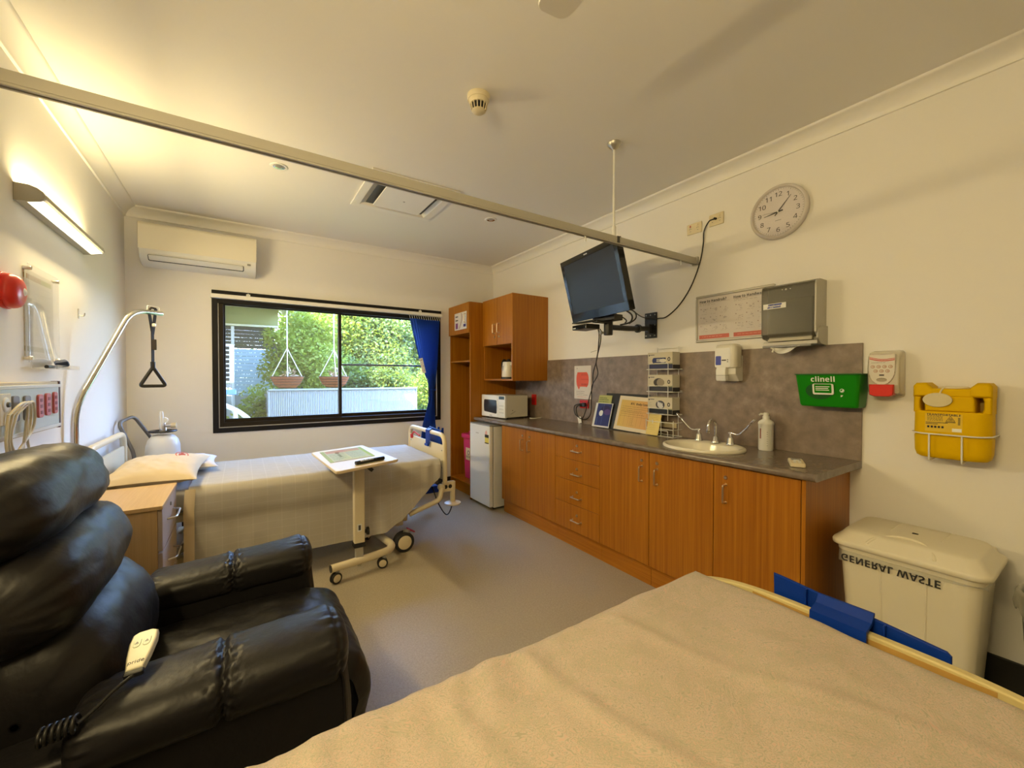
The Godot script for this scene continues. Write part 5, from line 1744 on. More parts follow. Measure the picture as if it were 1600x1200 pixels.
	one("aerial_lead", mb().tube(curve([Vector3(XR - 0.016, 2.400, -1.577), Vector3(XR - 0.012, 2.395, -1.61), Vector3(XR - 0.010, 2.34, -1.645), Vector3(XR - 0.010, 2.255, -1.650), Vector3(XR - 0.010, 2.13, -1.675), Vector3(XR - 0.010, 1.98, -1.74), Vector3(XR - 0.010, 1.86, -1.835), Vector3(XR - 0.010, 1.79, -1.94), Vector3(XR - 0.014, 1.785, -2.00), Vector3(XR - 0.016, 1.785, -2.06), Vector3(2.55, 1.795, -2.07), Vector3(2.38, 1.83, -2.03), Vector3(2.20, 1.86, -2.0)], 6), 0.0042, 8), M.black, "thin black lead running from the upper wall outlet to the television", "cable", Vector3(XR, 1.79, -1.80))
	var pl := mb()
	pl.tube(curve([Vector3(2.19, 1.69, -2.17), Vector3(2.215, 1.63, -2.185), Vector3(2.38, 1.49, -2.37), Vector3(2.50, 1.37, -2.535), Vector3(2.575, 1.27, -2.615), Vector3(2.60, 1.16, -2.68), Vector3(2.62, 1.02, -2.755), Vector3(2.635, 0.955, -2.81), Vector3(2.65, 0.965, -2.885), Vector3(2.65, 1.04, -2.91), Vector3(2.645, 1.085, -2.85)], 6), 0.0042, 8)
	pl.tube(curve([Vector3(2.20, 1.69, -2.16), Vector3(2.225, 1.60, -2.18), Vector3(2.41, 1.46, -2.41), Vector3(2.52, 1.36, -2.50), Vector3(2.575, 1.26, -2.625), Vector3(2.61, 1.16, -2.665), Vector3(2.63, 1.00, -2.70), Vector3(2.64, 0.945, -2.79), Vector3(2.655, 0.98, -2.925), Vector3(2.65, 1.06, -2.935), Vector3(2.645, 1.085, -2.86)], 6), 0.0042, 8)
	pl.tube([Vector3(2.34, 1.535, -2.40), Vector3(2.325, 1.545, -2.32)], 0.0012, 5)
	one("power_leads", pl, M.black, "pair of black leads hanging from the television to the red outlet", "cable", Vector3(2.62, 0.95, -2.80))
	var tg := mb()
	tg.at(right_facing * Basis(Vector3(0, 0, 1), 0.25), Vector3(2.648, 0.935, -2.86))
	slab(tg, -0.022, -0.03, -0.001, 0.022, 0.03, 0.001, 0.0005)
	one("test_tag", tg, M.print_white, "white test tag on the leads under the red outlet", "tag", Vector3(2.648, 0.905, -2.86))
	# outlets
	outlet("power_outlet", "white double power outlet high on the wall left of the aerial outlet", Vector3(XR, 2.383, -1.720), 0.112, 0.074, M.cream, 0, false)
	outlet("power_outlet", "white outlet plate high on the wall with a black lead plugged in", Vector3(XR, 2.397, -1.560), 0.100, 0.078, M.cream, 1, false)
	outlet("power_outlet", "red power outlet with black plug below the speech bubble notice", Vector3(XR - 0.012, 1.085, -2.815), 0.116, 0.076, M.red, 2, false)
	outlet("power_outlet", "red power outlet on the splashback beside the microwave", Vector3(XR - 0.012, 1.092, -3.60), 0.080, 0.116, M.red, 0, true)
	# notice with red speech bubble
	var im := canvas(128, 168, Color(0.84, 0.82, 0.80))
	fr(im, 0.18, 0.20, 0.58, 0.44, Color(0.86, 0.36, 0.28))
	disc(im, 0.72, 0.42, 0.14, 0.22, Color(0.86, 0.36, 0.28))
	disc(im, 0.22, 0.42, 0.10, 0.22, Color(0.86, 0.36, 0.28))
	for k in 14:
		fr(im, 0.20 + 0.006 * k, 0.64 + 0.006 * k, 0.16 - 0.011 * k, 0.007, Color(0.86, 0.36, 0.28))
	for k in 9:
		fr(im, 0.44 + k * 0.045, 0.24, 0.012, 0.06, Color(0.55, 0.16, 0.12))
		if k % 2 == 0:
			fr(im, 0.42 + k * 0.045, 0.40, 0.02, 0.035, Color(0.50, 0.14, 0.10))
		fr(im, 0.44 + k * 0.045, 0.54, 0.016, 0.06, Color(0.55, 0.16, 0.12))
	print_rows(im, 0.14, 0.77, 0.7, 3, 0.055, Color(0.5, 0.46, 0.44), rng, 0.012)
	print_rows(im, 0.20, 0.94, 0.6, 1, 0.05, Color(0.8, 0.45, 0.40), rng, 0.014)
	fr(im, 0.16, 0.07, 0.03, 0.03, Color(0.2, 0.2, 0.3))
	var np := mb()
	np.at(right_facing, Vector3(XR - 0.0125, 1.288, -2.842))
	np.box(Vector3(-0.112, -0.155, 0.0), Vector3(0.112, 0.155, 0.002), 0.0)
	one("notice", np, pic(im, 0.6), "white notice with a red speech bubble taped on the splashback", "notice", Vector3(XR - 0.0125, 1.133, -2.842))
	# clock
	var ck := T("wall_clock", "round white wall clock with black numerals showing about quarter to one", "clock", Vector3(XR, 2.312, -1.170), WR)
	P("rim", mb().lathe([Vector2(0.0, 0.0), Vector2(0.150, 0.0), Vector2(0.157, 0.010), Vector2(0.157, 0.028), Vector2(0.152, 0.036), Vector2(0.143, 0.038), Vector2(0.137, 0.030), Vector2(0.136, 0.024)], Vector3.ZERO, Vector3(0, 0, 1), 56), mat(0.66, 0.62, 0.60, 0.35), ck)
	P("face", mb().lathe([Vector2(0.0, 0.0245), Vector2(0.1365, 0.024)], Vector3.ZERO, Vector3(0, 0, 1), 56), mat(0.74, 0.69, 0.70, 0.5), ck)
	for k in 12:
		var a := TAU * (k + 1) / 12.0
		var s := str(k + 1)
		text(s, 0.027, M.ink, ck, Transform3D(Basis.IDENTITY, Vector3(sin(a) * 0.104, cos(a) * 0.104 - 0.001, 0.0248)), false, "numeral", 1.12)
	var tk := mb()
	for k in 60:
		var a := TAU * k / 60.0
		var d := Vector3(sin(a), cos(a), 0)
		var r1 := 0.126 if k % 5 == 0 else 0.129
		tk.tube([d * r1 + Vector3(0, 0, 0.0248), d * 0.133 + Vector3(0, 0, 0.0248)], 0.0008, 4)
	P("minute_marks", tk, M.ink, ck)
	var hands := [["hour_hand", 262.0, 0.078, 0.0034, 0.0275], ["minute_hand", 41.0, 0.104, 0.0026, 0.0285], ["second_hand", 274.0, 0.085, 0.0008, 0.0295]]
	for h in hands:
		var a := deg_to_rad(h[1])
		var hm := mb()
		hm.at(Basis(Vector3(cos(a), -sin(a), 0), Vector3(sin(a), cos(a), 0), Vector3(0, 0, 1)), Vector3(0, 0, h[4]))
		hm.prism([Vector2(-h[3], -0.026), Vector2(h[3], -0.026), Vector2(h[3] * 1.2, 0.0), Vector2(h[3] * 0.4, h[2]), Vector2(-h[3] * 0.4, h[2]), Vector2(-h[3] * 1.2, 0.0)], 0.0, 0.0008)
		P(h[0], hm, M.ink, ck)
	P("hub", mb().lathe([Vector2(0, 0.032), Vector2(0.004, 0.0315), Vector2(0.005, 0.025)], Vector3.ZERO, Vector3(0, 0, 1), 14), M.white, ck)
	P("maker_mark", mb().box(Vector3(-0.016, -0.050, 0.0243), Vector3(0.016, -0.047, 0.0250), 0.0), M.grey, ck)
	P("lens", mb().lathe([Vector2(0.0, 0.0345), Vector2(0.139, 0.0335)], Vector3.ZERO, Vector3(0, 0, 1), 48), M.glass, ck)
	# framed hand hygiene poster
	var ps := T("poster_frame", "silver framed hand hygiene poster left of the paper towel dispenser", "poster", Vector3(XR, 1.737, -1.445), WR)
	im = canvas(384, 236, Color(0.83, 0.80, 0.78))
	for k in 2:
		var ox := 0.03 + k * 0.49
		fr(im, ox, 0.88, 0.43, 0.09, Color(0.78, 0.40, 0.33))
		print_rows(im, ox + 0.05, 0.915, 0.33, 1, 0.05, Color(0.88, 0.62, 0.55), rng, 0.015)
		print_rows(im, ox, 0.155, 0.30, 2, 0.03, Color(0.45, 0.42, 0.42), rng, 0.007)
		fr(im, ox, 0.14, 0.44, 0.004, Color(0.6, 0.5, 0.48))
		for r in 3:
			for c in 3:
				var cx := ox + 0.08 + c * 0.14
				var cy := 0.32 + r * 0.20
				for j in 10:
					fr(im, cx + rng.randf_range(-0.035, 0.03), cy + rng.randf_range(-0.05, 0.045), rng.randf_range(0.006, 0.03), 0.010, Color(0.60, 0.57, 0.58).lerp(Color(0.72, 0.68, 0.66), rng.randf()))
				fr(im, cx - 0.058, cy - 0.055, 0.012, 0.02, Color(0.45, 0.32, 0.30))
				print_rows(im, cx - 0.05, cy + 0.075, 0.10, 1, 0.02, Color(0.6, 0.55, 0.54), rng, 0.007)
	P("poster", mb().box(Vector3(-0.245, -0.148, 0.0), Vector3(0.245, 0.148, 0.008), 0.0), pic(im, 0.6), ps)
	var fm := mb()
	for q in [[-0.256, -0.160, 0.256, -0.144], [-0.256, 0.144, 0.256, 0.160], [-0.256, -0.144, -0.241, 0.144], [0.241, -0.144, 0.256, 0.144]]:
		slab(fm, q[0], q[1], 0.0, q[2], q[3], 0.016, 0.005)
	P("frame", fm, M.alu, ps)
	text("How to Handrub?", 0.0175, M.ink, ps, Transform3D(Basis.IDENTITY, Vector3(-0.135, 0.118, 0.0083)), true, "lettering", 0.95)
	text("How to Handwash?", 0.0175, M.ink, ps, Transform3D(Basis.IDENTITY, Vector3(0.110, 0.118, 0.0083)), true, "lettering", 0.95)
	towel_dispenser()
	sanitiser()
	wipes_box()
	foam_dispenser(rng)
	sharps(rng)


func outlet(called: String, label: String, at: Vector3, w: float, h: float, m: Material, plug: int, upright: bool) -> void:
	var t := T(called, label, "power outlet", at, WR)
	P("plate", mb().prism(rr(w, h, 0.005, 3), 0.0, 0.010, 0.003, true), m, t)
	for s in [-1, 1]:
		var c := Vector2(0, s * h * 0.24) if upright else Vector2(s * w * 0.25, 0)
		for k in 3:
			var a := [2.2, 0.95, -PI / 2][k] as float
			var sl := mb()
			sl.at(Basis(Vector3(0, 0, 1), a + PI / 2), Vector3(c.x + cos(a) * 0.009, c.y - 0.006 + sin(a) * 0.009, 0.0))
			sl.box(Vector3(-0.0045, -0.001, 0.0095), Vector3(0.0045, 0.001, 0.0104), 0.0)
			P("pin_slot", sl, M.dark_grey, t)
		P("switch", mb().box(Vector3(c.x - 0.005, c.y + 0.012, 0.009), Vector3(c.x + 0.005, c.y + 0.026, 0.014), 0.002), mat(0.5, 0.12, 0.08, 0.4) if (plug == 0 and s < 0 and not upright) else m, t)
	if plug == 1:
		P("plug", mb().tube([Vector3(0.0, 0.003, 0.008), Vector3(-0.004, 0.003, 0.024)], 0.008, 10), M.black, t)
	if plug == 2:
		P("plug", mb().prism(rr(0.040, 0.038, 0.012, 4, Vector2(0.018, -0.004)), 0.009, 0.040, 0.006, true), M.black, t)
		P("plug", mb().prism(rr(0.030, 0.032, 0.010, 4, Vector2(-0.028, -0.008)), 0.009, 0.036, 0.006, true), M.black, t)


func towel_dispenser() -> void:
	var t := T("towel_dispenser", "grey paper towel dispenser with smoky cover above the splashback", "dispenser", Vector3(XR, 1.505, -1.070), WR)
	P("back_box", mb().box(Vector3(-0.126, 0.033, 0.0), Vector3(0.126, 0.354, 0.084), 0.004), M.alu, t)
	var cover := mb()
	var prof := [Vector2(0.0, 0.362), Vector2(0.085, 0.362), Vector2(0.122, 0.350), Vector2(0.131, 0.330), Vector2(0.131, 0.075), Vector2(0.118, 0.055), Vector2(0.100, 0.050), Vector2(0.100, 0.056), Vector2(0.114, 0.060), Vector2(0.126, 0.078), Vector2(0.126, 0.328), Vector2(0.118, 0.345), Vector2(0.084, 0.356), Vector2(0.0, 0.356)]
	cover.at(Basis(Vector3(0, 0, 1), Vector3.UP, Vector3(-1, 0, 0)), Vector3(0.128, 0, 0))
	cover.prism(prof, 0.0, 0.266)
	P("cover", cover, M.smoke, t)
	for x in [-0.138, 0.128]:
		var sd := mb()
		sd.at(Basis(Vector3(0, 0, 1), Vector3.UP, Vector3(-1, 0, 0)), Vector3(x + 0.010, 0, 0))
		sd.prism([Vector2(0.0, 0.03), Vector2(0.10, 0.05), Vector2(0.131, 0.075), Vector2(0.131, 0.330), Vector2(0.122, 0.350), Vector2(0.085, 0.362), Vector2(0.0, 0.362)], 0.0, 0.010, 0.002)
		P("cover_side", sd, M.smoke if x < 0 else M.alu, t)
	P("chute", mb().box(Vector3(-0.135, 0.010, 0.0), Vector3(0.138, 0.032, 0.115), 0.004), M.alu, t)
	P("chute_lip", mb().box(Vector3(-0.138, 0.0, 0.085), Vector3(0.110, 0.012, 0.118), 0.003), M.grey, t)
	var ear := mb()
	ear.at(Basis(Vector3(0, 0, 1), Vector3.UP, Vector3(-1, 0, 0)), Vector3(0.146, 0, 0))
	ear.prism([Vector2(0.0, 0.0), Vector2(0.09, 0.01), Vector2(0.128, 0.040), Vector2(0.118, 0.085), Vector2(0.085, 0.105), Vector2(0.0, 0.11)], 0.0, 0.010, 0.003, true)
	P("side_ear", ear, M.alu, t)
	P("towel_stack", mb().box(Vector3(-0.105, 0.035, 0.086), Vector3(0.112, 0.27, 0.112), 0.003), mat(0.5, 0.47, 0.38, 0.8), t)
	var st := mb()
	st.box(Vector3(-0.128, 0.222, 0.130), Vector3(-0.008, 0.252, 0.1325), 0.0005)
	var lb := P("brand_label", st, M.print_white, t)
	var bl := mb()
	bl.prism([Vector2(-0.106, 0.226), Vector2(-0.036, 0.226), Vector2(-0.028, 0.249), Vector2(-0.100, 0.249)], 0.132, 0.1332)
	P("label_field", bl, M.print_blue, lb)
	text("Hygienex", 0.0125, M.print_white, lb, Transform3D(Basis.IDENTITY, Vector3(-0.067, 0.2375, 0.1334)), true)
	for k in 3:
		P("key_screw", mb().lathe([Vector2(0, 0.003), Vector2([0.003, 0.006, 0.003][k], 0.002), Vector2([0.004, 0.007, 0.004][k], 0.0)], Vector3(-0.028 + 0.02 * k, 0.322, 0.131), Vector3(0, 0, 1), 12), M.chrome, t)
	# hanging towel
	var rows := []
	for i in 14:
		var row := []
		var u := i / 13.0
		for j in 22:
			var s := j / 21.0
			var x := lerpf(-0.085, 0.055, s)
			var y := 0.012 - u * (0.040 + 0.012 * sin(s * 5.0)) * (0.35 + 0.65 * sin(s * PI))
			row.append(Vector3(x + 0.008 * sin(u * 5.0 + s * 3.0), y, 0.075 + 0.055 * u + 0.010 * sin(s * 11.0 + u * 4.0) * u))
		rows.append(row)
	var tw := mb().sheet(rows)
	tw.tube(curve([Vector3(-0.085, 0.010, 0.09), Vector3(-0.078, -0.012, 0.115), Vector3(-0.082, -0.026, 0.12)], 4), 0.005, 6)
	var o := P("paper_towel", tw, M.paper, self)
	o.transform = t.transform
	tag(o, "crumpled white paper towel hanging from the dispenser", "paper towel")


func sanitiser() -> void:
	var t := T("sanitiser_dispenser", "wall pump dispenser with clear white bottle and blue label", "dispenser", Vector3(XR, 1.31, -1.435), WR)
	var br := mb()
	br.at(Basis(Vector3(0, 0, 1), Vector3.UP, Vector3(-1, 0, 0)), Vector3(0.062, 0, 0))
	br.prism([Vector2(0.0, 0.0), Vector2(0.055, 0.0), Vector2(0.095, 0.045), Vector2(0.095, 0.085), Vector2(0.025, 0.10), Vector2(0.022, 0.165), Vector2(0.0, 0.17)], 0.0, 0.128, 0.006)
	P("bracket", br, M.milky, t)
	P("back_plate", mb().prism([Vector2(-0.066, 0.04), Vector2(-0.045, -0.005), Vector2(0.05, -0.005), Vector2(0.076, 0.05), Vector2(0.080, 0.14), Vector2(0.070, 0.172), Vector2(-0.066, 0.172)], 0.0, 0.012, 0.003), M.milky, t)
	var rows := []
	for q in [[0.085, 0.90], [0.092, 1.0], [0.205, 1.0], [0.222, 0.97], [0.232, 0.88], [0.236, 0.70]]:
		var row := []
		for p in rr(0.140 * q[1], 0.088 * q[1], 0.026 * q[1], 5):
			row.append(Vector3(p.x, q[0], 0.070 + p.y))
		rows.append(row)
	var bt := mb().sheet(rows, true)
	bt.cap(rows[0], Vector3.DOWN)
	bt.cap(rows[-1], Vector3.UP)
	P("bottle", bt, mat(0.70, 0.67, 0.58, 0.25), t)
	var lb := P("label", mb().prism(rr(0.098, 0.125, 0.010, 3, Vector2(-0.014, 0.150)), 0.114, 0.1155), M.print_white, t, "white label with blue panel")
	P("label_field", mb().prism(rr(0.036, 0.058, 0.006, 3, Vector2(-0.040, 0.132)), 0.1155, 0.1162), M.blue_sign, lb)
	P("label_print", mb().box(Vector3(-0.018, 0.130, 0.1155), Vector3(0.010, 0.137, 0.1162), 0.0), M.ink, lb)
	for k in 2:
		P("label_print", mb().box(Vector3(0.016, 0.120 + 0.012 * k, 0.1155), Vector3(0.024, 0.127 + 0.012 * k, 0.1162), 0.0), M.grey, lb)
	var lever := mb()
	lever.at(Basis(Vector3(0, 0, 1), Vector3.UP, Vector3(-1, 0, 0)), Vector3(0.012, 0, 0))
	lever.prism([Vector2(0.085, 0.004), Vector2(0.118, 0.002), Vector2(0.124, 0.012), Vector2(0.126, 0.070), Vector2(0.118, 0.088), Vector2(0.085, 0.088)], 0.0, 0.064, 0.004, true)
	P("lever", lever, M.white, t)
	P("lever_seam", mb().box(Vector3(-0.053, 0.036, 0.084), Vector3(0.013, 0.038, 0.1262), 0.0), M.grey, t)


func wipes_box() -> void:
	var t := T("wipes_box", "green tapered wipes dispenser on the splashback right of the basin", "dispenser", Vector3(XR - 0.012, 1.180, -0.882), WR)
	var rows := []
	for q in [[0.0, 0.250, 0.105, 0.0], [0.010, 0.258, 0.112, 0.0], [0.165, 0.282, 0.138, 0.0], [0.170, 0.284, 0.140, 0.0]]:
		var row := []
		for p in rr(q[1], q[2] * 2, 0.018, 4):
			row.append(Vector3(p.x, q[0], maxf(0.001, p.y)))
		rows.append(row)
	var b := mb().sheet(rows, true)
	b.cap(rows[0], Vector3.DOWN)
	P("body", b, M.green, t)
	var lid := mb()
	lid.at(Basis(Vector3(1, 0, 0), Vector3(0, 0, 1), Vector3(0, -1, 0)), Vector3(0, 0.174, 0))
	lid.prism([Vector2(-0.145, 0.001), Vector2(0.145, 0.001), Vector2(0.145, 0.130), Vector2(0.132, 0.144), Vector2(-0.132, 0.144), Vector2(-0.145, 0.130)], 0.0, 0.007, 0.002)
	P("lid", lid, mat(0.010, 0.12, 0.015, 0.35), t)
	var tilt := Basis(Vector3(1, 0, 0), atan2(0.026, 0.155))
	var o := Vector3(0, 0.085, 0.1268)
	var hole := mb()
	hole.at(tilt, o)
	var oval := []
	for k in 28:
		var a := TAU * k / 28.0
		oval.append(Vector2(-0.030 + 0.062 * cos(a), -0.002 + 0.044 * sin(a)))
	hole.prism(oval, -0.006, 0.0016)
	P("opening", hole, mat(0.006, 0.09, 0.012, 0.4), t)
	var fl := mb()
	fl.at(tilt, o)
	fl.prism(rr(0.094, 0.058, 0.008, 4, Vector2(-0.012, 0.008)), 0.0016, 0.006, 0.002)
	var flap := P("flap_frame", fl, M.print_white, t)
	var f2 := mb()
	f2.at(tilt, o)
	f2.prism(rr(0.076, 0.046, 0.004, 3, Vector2(-0.012, 0.012)), 0.006, 0.0070)
	P("flap", f2, M.green, flap)
	for k in 3:
		var f3 := mb()
		f3.at(tilt, o)
		f3.box(Vector3(-0.044, 0.020 - k * 0.009, 0.007), Vector3([0.018, 0.012, 0.016][k], 0.024 - k * 0.009, 0.0074), 0.0)
		P("flap_print", f3, M.print_white, flap)
	text("clinell", 0.027, M.print_white, t, Transform3D(tilt, o + tilt * Vector3(-0.012, 0.060, 0.0008)), true)
	var ic := mb()
	ic.at(tilt, o)
	ic.lathe([Vector2(0.007, 0.0005), Vector2(0.007, 0.0014), Vector2(0.0095, 0.0014), Vector2(0.0095, 0.0005)], Vector3(0.068, 0.002, 0), Vector3(0, 0, 1), 18)
	ic.prism([Vector2(0.062, -0.004), Vector2(0.074, 0.009), Vector2(0.076, 0.004), Vector2(0.070, -0.005)], 0.0005, 0.0014)
	ic.prism([Vector2(0.062, -0.022), Vector2(0.072, -0.022), Vector2(0.066, -0.030), Vector2(0.062, -0.032)], 0.0005, 0.0014)
	P("symbol", ic, M.print_white, t)


func foam_dispenser(rng: RandomNumberGenerator) -> void:
	var t := T("foam_dispenser", "clear hand soap dispenser with red push bar beside the splashback", "dispenser", Vector3(XR, 1.238, -0.668), WR)
	P("back_plate", mb().prism(rr(0.120, 0.226, 0.014, 4, Vector2(0, 0.113)), 0.0, 0.012, 0.003), M.milky, t)
	var sh := mb()
	sh.at(Basis(Vector3(0, 0, 1), Vector3.UP, Vector3(-1, 0, 0)), Vector3(0.060, 0, 0))
	sh.prism([Vector2(0.010, 0.010), Vector2(0.080, 0.020), Vector2(0.094, 0.060), Vector2(0.096, 0.14), Vector2(0.085, 0.200), Vector2(0.060, 0.222), Vector2(0.010, 0.228)], 0.0, 0.120, 0.008)
	P("shell", sh, mat(0.62, 0.58, 0.48, 0.22), t)
	var im := canvas(128, 192, Color(0.86, 0.84, 0.80))
	for x in 128:
		var u := x / 128.0
		var y := 0.10 + 0.035 * sin(u * 4.4 - 0.6) + 0.05 * u
		fr(im, u, y, 0.008, 0.025, Color(0.75, 0.16, 0.12))
		fr(im, u, y + 0.04, 0.008, 0.035, Color(0.75, 0.20, 0.14))
	print_rows(im, 0.12, 0.27, 0.75, 1, 0.04, Color(0.5, 0.45, 0.42), rng, 0.02)
	for k in 7:
		var cx := 0.17 + (k % 4) * 0.215 if k < 4 else 0.28 + (k - 4) * 0.215
		var cy := 0.40 if k < 4 else 0.54
		disc(im, cx, cy, 0.078, 0.052, Color(0.66, 0.46, 0.38), 0.72)
		disc(im, cx + 0.01, cy, 0.04, 0.026, Color(0.74, 0.62, 0.54))
	fr(im, 0.42, 0.655, 0.18, 0.05, Color(0.25, 0.22, 0.22))
	disc(im, 0.5, 0.82, 0.19, 0.06, Color(0.55, 0.50, 0.42))
	disc(im, 0.5, 0.835, 0.19, 0.05, Color(0.66, 0.62, 0.54))
	var shield := []
	shield.append(Vector2(-0.052, 0.208))
	for k in 13:
		var a := PI + PI * k / 12.0
		shield.append(Vector2(0.050 * cos(a) * (1.0 if absf(cos(a)) > 0.2 else 1.0) - 0.004, 0.130 + 0.072 * sin(a)))
	shield.append(Vector2(0.048, 0.208))
	var fp := mb()
	fp.prism(shield, 0.094, 0.101, 0.003)
	P("front_shield", fp, pic(im, 0.4), t, "white front shield printed with small round pictograms")
	var pb := mb()
	pb.prism([Vector2(-0.048, 0.012), Vector2(-0.03, 0.004), Vector2(0.026, 0.004), Vector2(0.040, 0.014), Vector2(0.043, 0.062), Vector2(-0.050, 0.062)], 0.055, 0.108, 0.005)
	P("push_bar", pb, M.red_plastic, t)


func sharps(rng: RandomNumberGenerator) -> void:
	var t := T("sharps_container", "yellow sharps container with two handle openings on the wall", "sharps container", Vector3(XR, 0.980, -0.432), WR)
	# a squat moulded body: a long hexagon-like plan drawn up, with a waist groove above the foot
	var plan := func(w: float, d0: float, d1: float, r: float) -> Array:
		var out := []
		for p in rr(w, (d1 - d0), r, 5, Vector2(0, (d0 + d1) / 2)):
			out.append(p)
		return out
	var lower := mb()
	var rows := []
	for q in [[0.0, 0.205, 0.030, 0.130], [0.008, 0.222, 0.022, 0.143], [0.030, 0.232, 0.016, 0.150], [0.096, 0.236, 0.014, 0.153], [0.104, 0.228, 0.018, 0.148], [0.112, 0.236, 0.014, 0.153], [0.200, 0.234, 0.014, 0.152], [0.206, 0.230, 0.016, 0.148]]:
		var row := []
		for p in plan.call(q[1], q[2], q[3], 0.045):
			row.append(Vector3(p.x, q[0], p.y))
		rows.append(row)
	lower.sheet(rows, true)
	lower.cap(rows[0], Vector3.DOWN)
	lower.cap(rows[-1], Vector3.UP)
	P("body", lower, M.yellow, t)
	# the head: outline with two grips cut out
	var head := mb()
	head.prism([Vector2(-0.080, 0.204), Vector2(0.072, 0.204), Vector2(0.072, 0.258), Vector2(0.066, 0.276), Vector2(-0.072, 0.276), Vector2(-0.080, 0.258)], 0.022, 0.146, 0.010, true)
	for s in [-1, 1]:
		head.prism([Vector2(s * 0.088, 0.200), Vector2(s * 0.117, 0.200), Vector2(s * 0.117, 0.276), Vector2(s * 0.090, 0.270), Vector2(s * 0.094, 0.252), Vector2(s * 0.094, 0.222)], 0.030, 0.138, 0.008, true)
		head.prism([Vector2(s * 0.050, 0.268), Vector2(s * 0.118, 0.268), Vector2(s * 0.118, 0.316), Vector2(s * 0.108, 0.330), Vector2(s * 0.076, 0.331), Vector2(s * 0.062, 0.316), Vector2(s * 0.050, 0.304)], 0.024, 0.146, 0.012, true)
	head.prism([Vector2(-0.064, 0.268), Vector2(0.064, 0.268), Vector2(0.064, 0.306), Vector2(-0.064, 0.306)], 0.022, 0.146, 0.008, true)
	P("head", head, M.yellow, t)
	for s in [-1, 1]:
		P("grip_recess", mb().box(Vector3(minf(s * 0.07, s * 0.095), 0.206, 0.03), Vector3(maxf(s * 0.07, s * 0.095), 0.272, 0.045), 0.002), mat(0.45, 0.28, 0.01, 0.5), t)
	P("lid_rim", mb().lathe([Vector2(0, 0.010), Vector2(0.042, 0.010), Vector2(0.048, 0.006), Vector2(0.048, 0.0), Vector2(0, 0)], Vector3(0, 0.304, 0.088), Vector3.UP, 28), M.cream, t)
	var cp := mb()
	var oval := []
	for k in 32:
		var a := TAU * k / 32.0
		oval.append(Vector2(-0.038 + 0.046 * cos(a), 0.256 + 0.031 * sin(a)))
	cp.prism(oval, 0.150, 0.156, 0.002, true)
	P("hanging_cap", cp, mat(0.66, 0.58, 0.36, 0.45), t, "cream oval cap hanging from the lid")
	P("cap_strap", mb().tube(curve([Vector3(-0.030, 0.285, 0.153), Vector3(-0.026, 0.300, 0.148), Vector3(-0.02, 0.311, 0.128)], 4), 0.003, 6), M.cream, t)
	var lb := P("label_frame", mb().box(Vector3(-0.075, 0.118, 0.1515), Vector3(0.038, 0.196, 0.1530), 0.0), mat(0.74, 0.50, 0.02, 0.45), t)
	text("TRANSPORTABLE", 0.0085, M.ink, lb, Transform3D(Basis.IDENTITY, Vector3(-0.018, 0.192, 0.1532)), true, "lettering", 1.1)
	var pr := mb()
	for r in 5:
		var x := -0.068
		while x < -0.022:
			var l := rng.randf_range(0.003, 0.009)
			pr.box(Vector3(x, 0.1845 - r * 0.0048, 0.153), Vector3(minf(x + l, -0.02), 0.1862 - r * 0.0048, 0.1533), 0.0)
			x += l + 0.002
	for r in 2:
		pr.box(Vector3(-0.073, 0.156 - r * 0.006, 0.153), Vector3([-0.005, -0.035][r], 0.1585 - r * 0.006, 0.1533), 0.0)
	for k in 5:
		pr.box(Vector3(-0.068 + k * 0.011, 0.134, 0.153), Vector3(-0.061 + k * 0.011, 0.143, 0.1533), 0.0)
	pr.box(Vector3(-0.012, 0.160, 0.153), Vector3(0.018, 0.163, 0.1533), 0.0)
	for k in 6:
		pr.box(Vector3(0.025, 0.152 + k * 0.0055, 0.153), Vector3(0.032, 0.155 + k * 0.0055, 0.1533), 0.0)
	P("label_print", pr, M.ink, lb)
	var bio := mb()
	var tr := [Vector2(-0.010, 0.166), Vector2(0.016, 0.166), Vector2(0.003, 0.188)]
	for k in 3:
		var p: Vector2 = tr[k]
		var q: Vector2 = tr[(k + 1) % 3]
		bio.tube([Vector3(p.x, p.y, 0.1531), Vector3(q.x, q.y, 0.1531)], 0.0007, 4)
		var a := PI / 2 + TAU * k / 3.0
		bio.lathe([Vector2(0.0022, 0.0), Vector2(0.0022, 0.0005), Vector2(0.0036, 0.0005), Vector2(0.0036, 0.0)], Vector3(0.003 + cos(a) * 0.0032, 0.1735 + sin(a) * 0.0032, 0.153), Vector3(0, 0, 1), 12)
	P("biohazard_symbol", bio, M.ink, lb)
	P("white_sticker", mb().box(Vector3(0.008, 0.122, 0.153), Vector3(0.036, 0.136, 0.1534), 0.0), M.print_white, lb)
	var wb := T("wire_bracket", "white wire bracket round the yellow sharps container", "bracket", Vector3(XR, 0.97, -0.432), WR)
	var w := mb()
	w.tube(bent([Vector3(-0.121, 0.120, 0.0), Vector3(-0.121, 0.120, 0.140), Vector3(-0.085, 0.118, 0.172), Vector3(0.085, 0.118, 0.172), Vector3(0.121, 0.120, 0.140), Vector3(0.121, 0.120, 0.0)], 0.03, 4), 0.0032, 8)
	P("hoop", w, M.white, wb)
	for x in [-0.058, 0.040]:
		P("upright", mb().tube(bent([Vector3(x, 0.118, 0.172), Vector3(x, 0.0, 0.168), Vector3(x, 0.004, 0.0)], 0.012, 4), 0.0032, 8), M.white, wb)


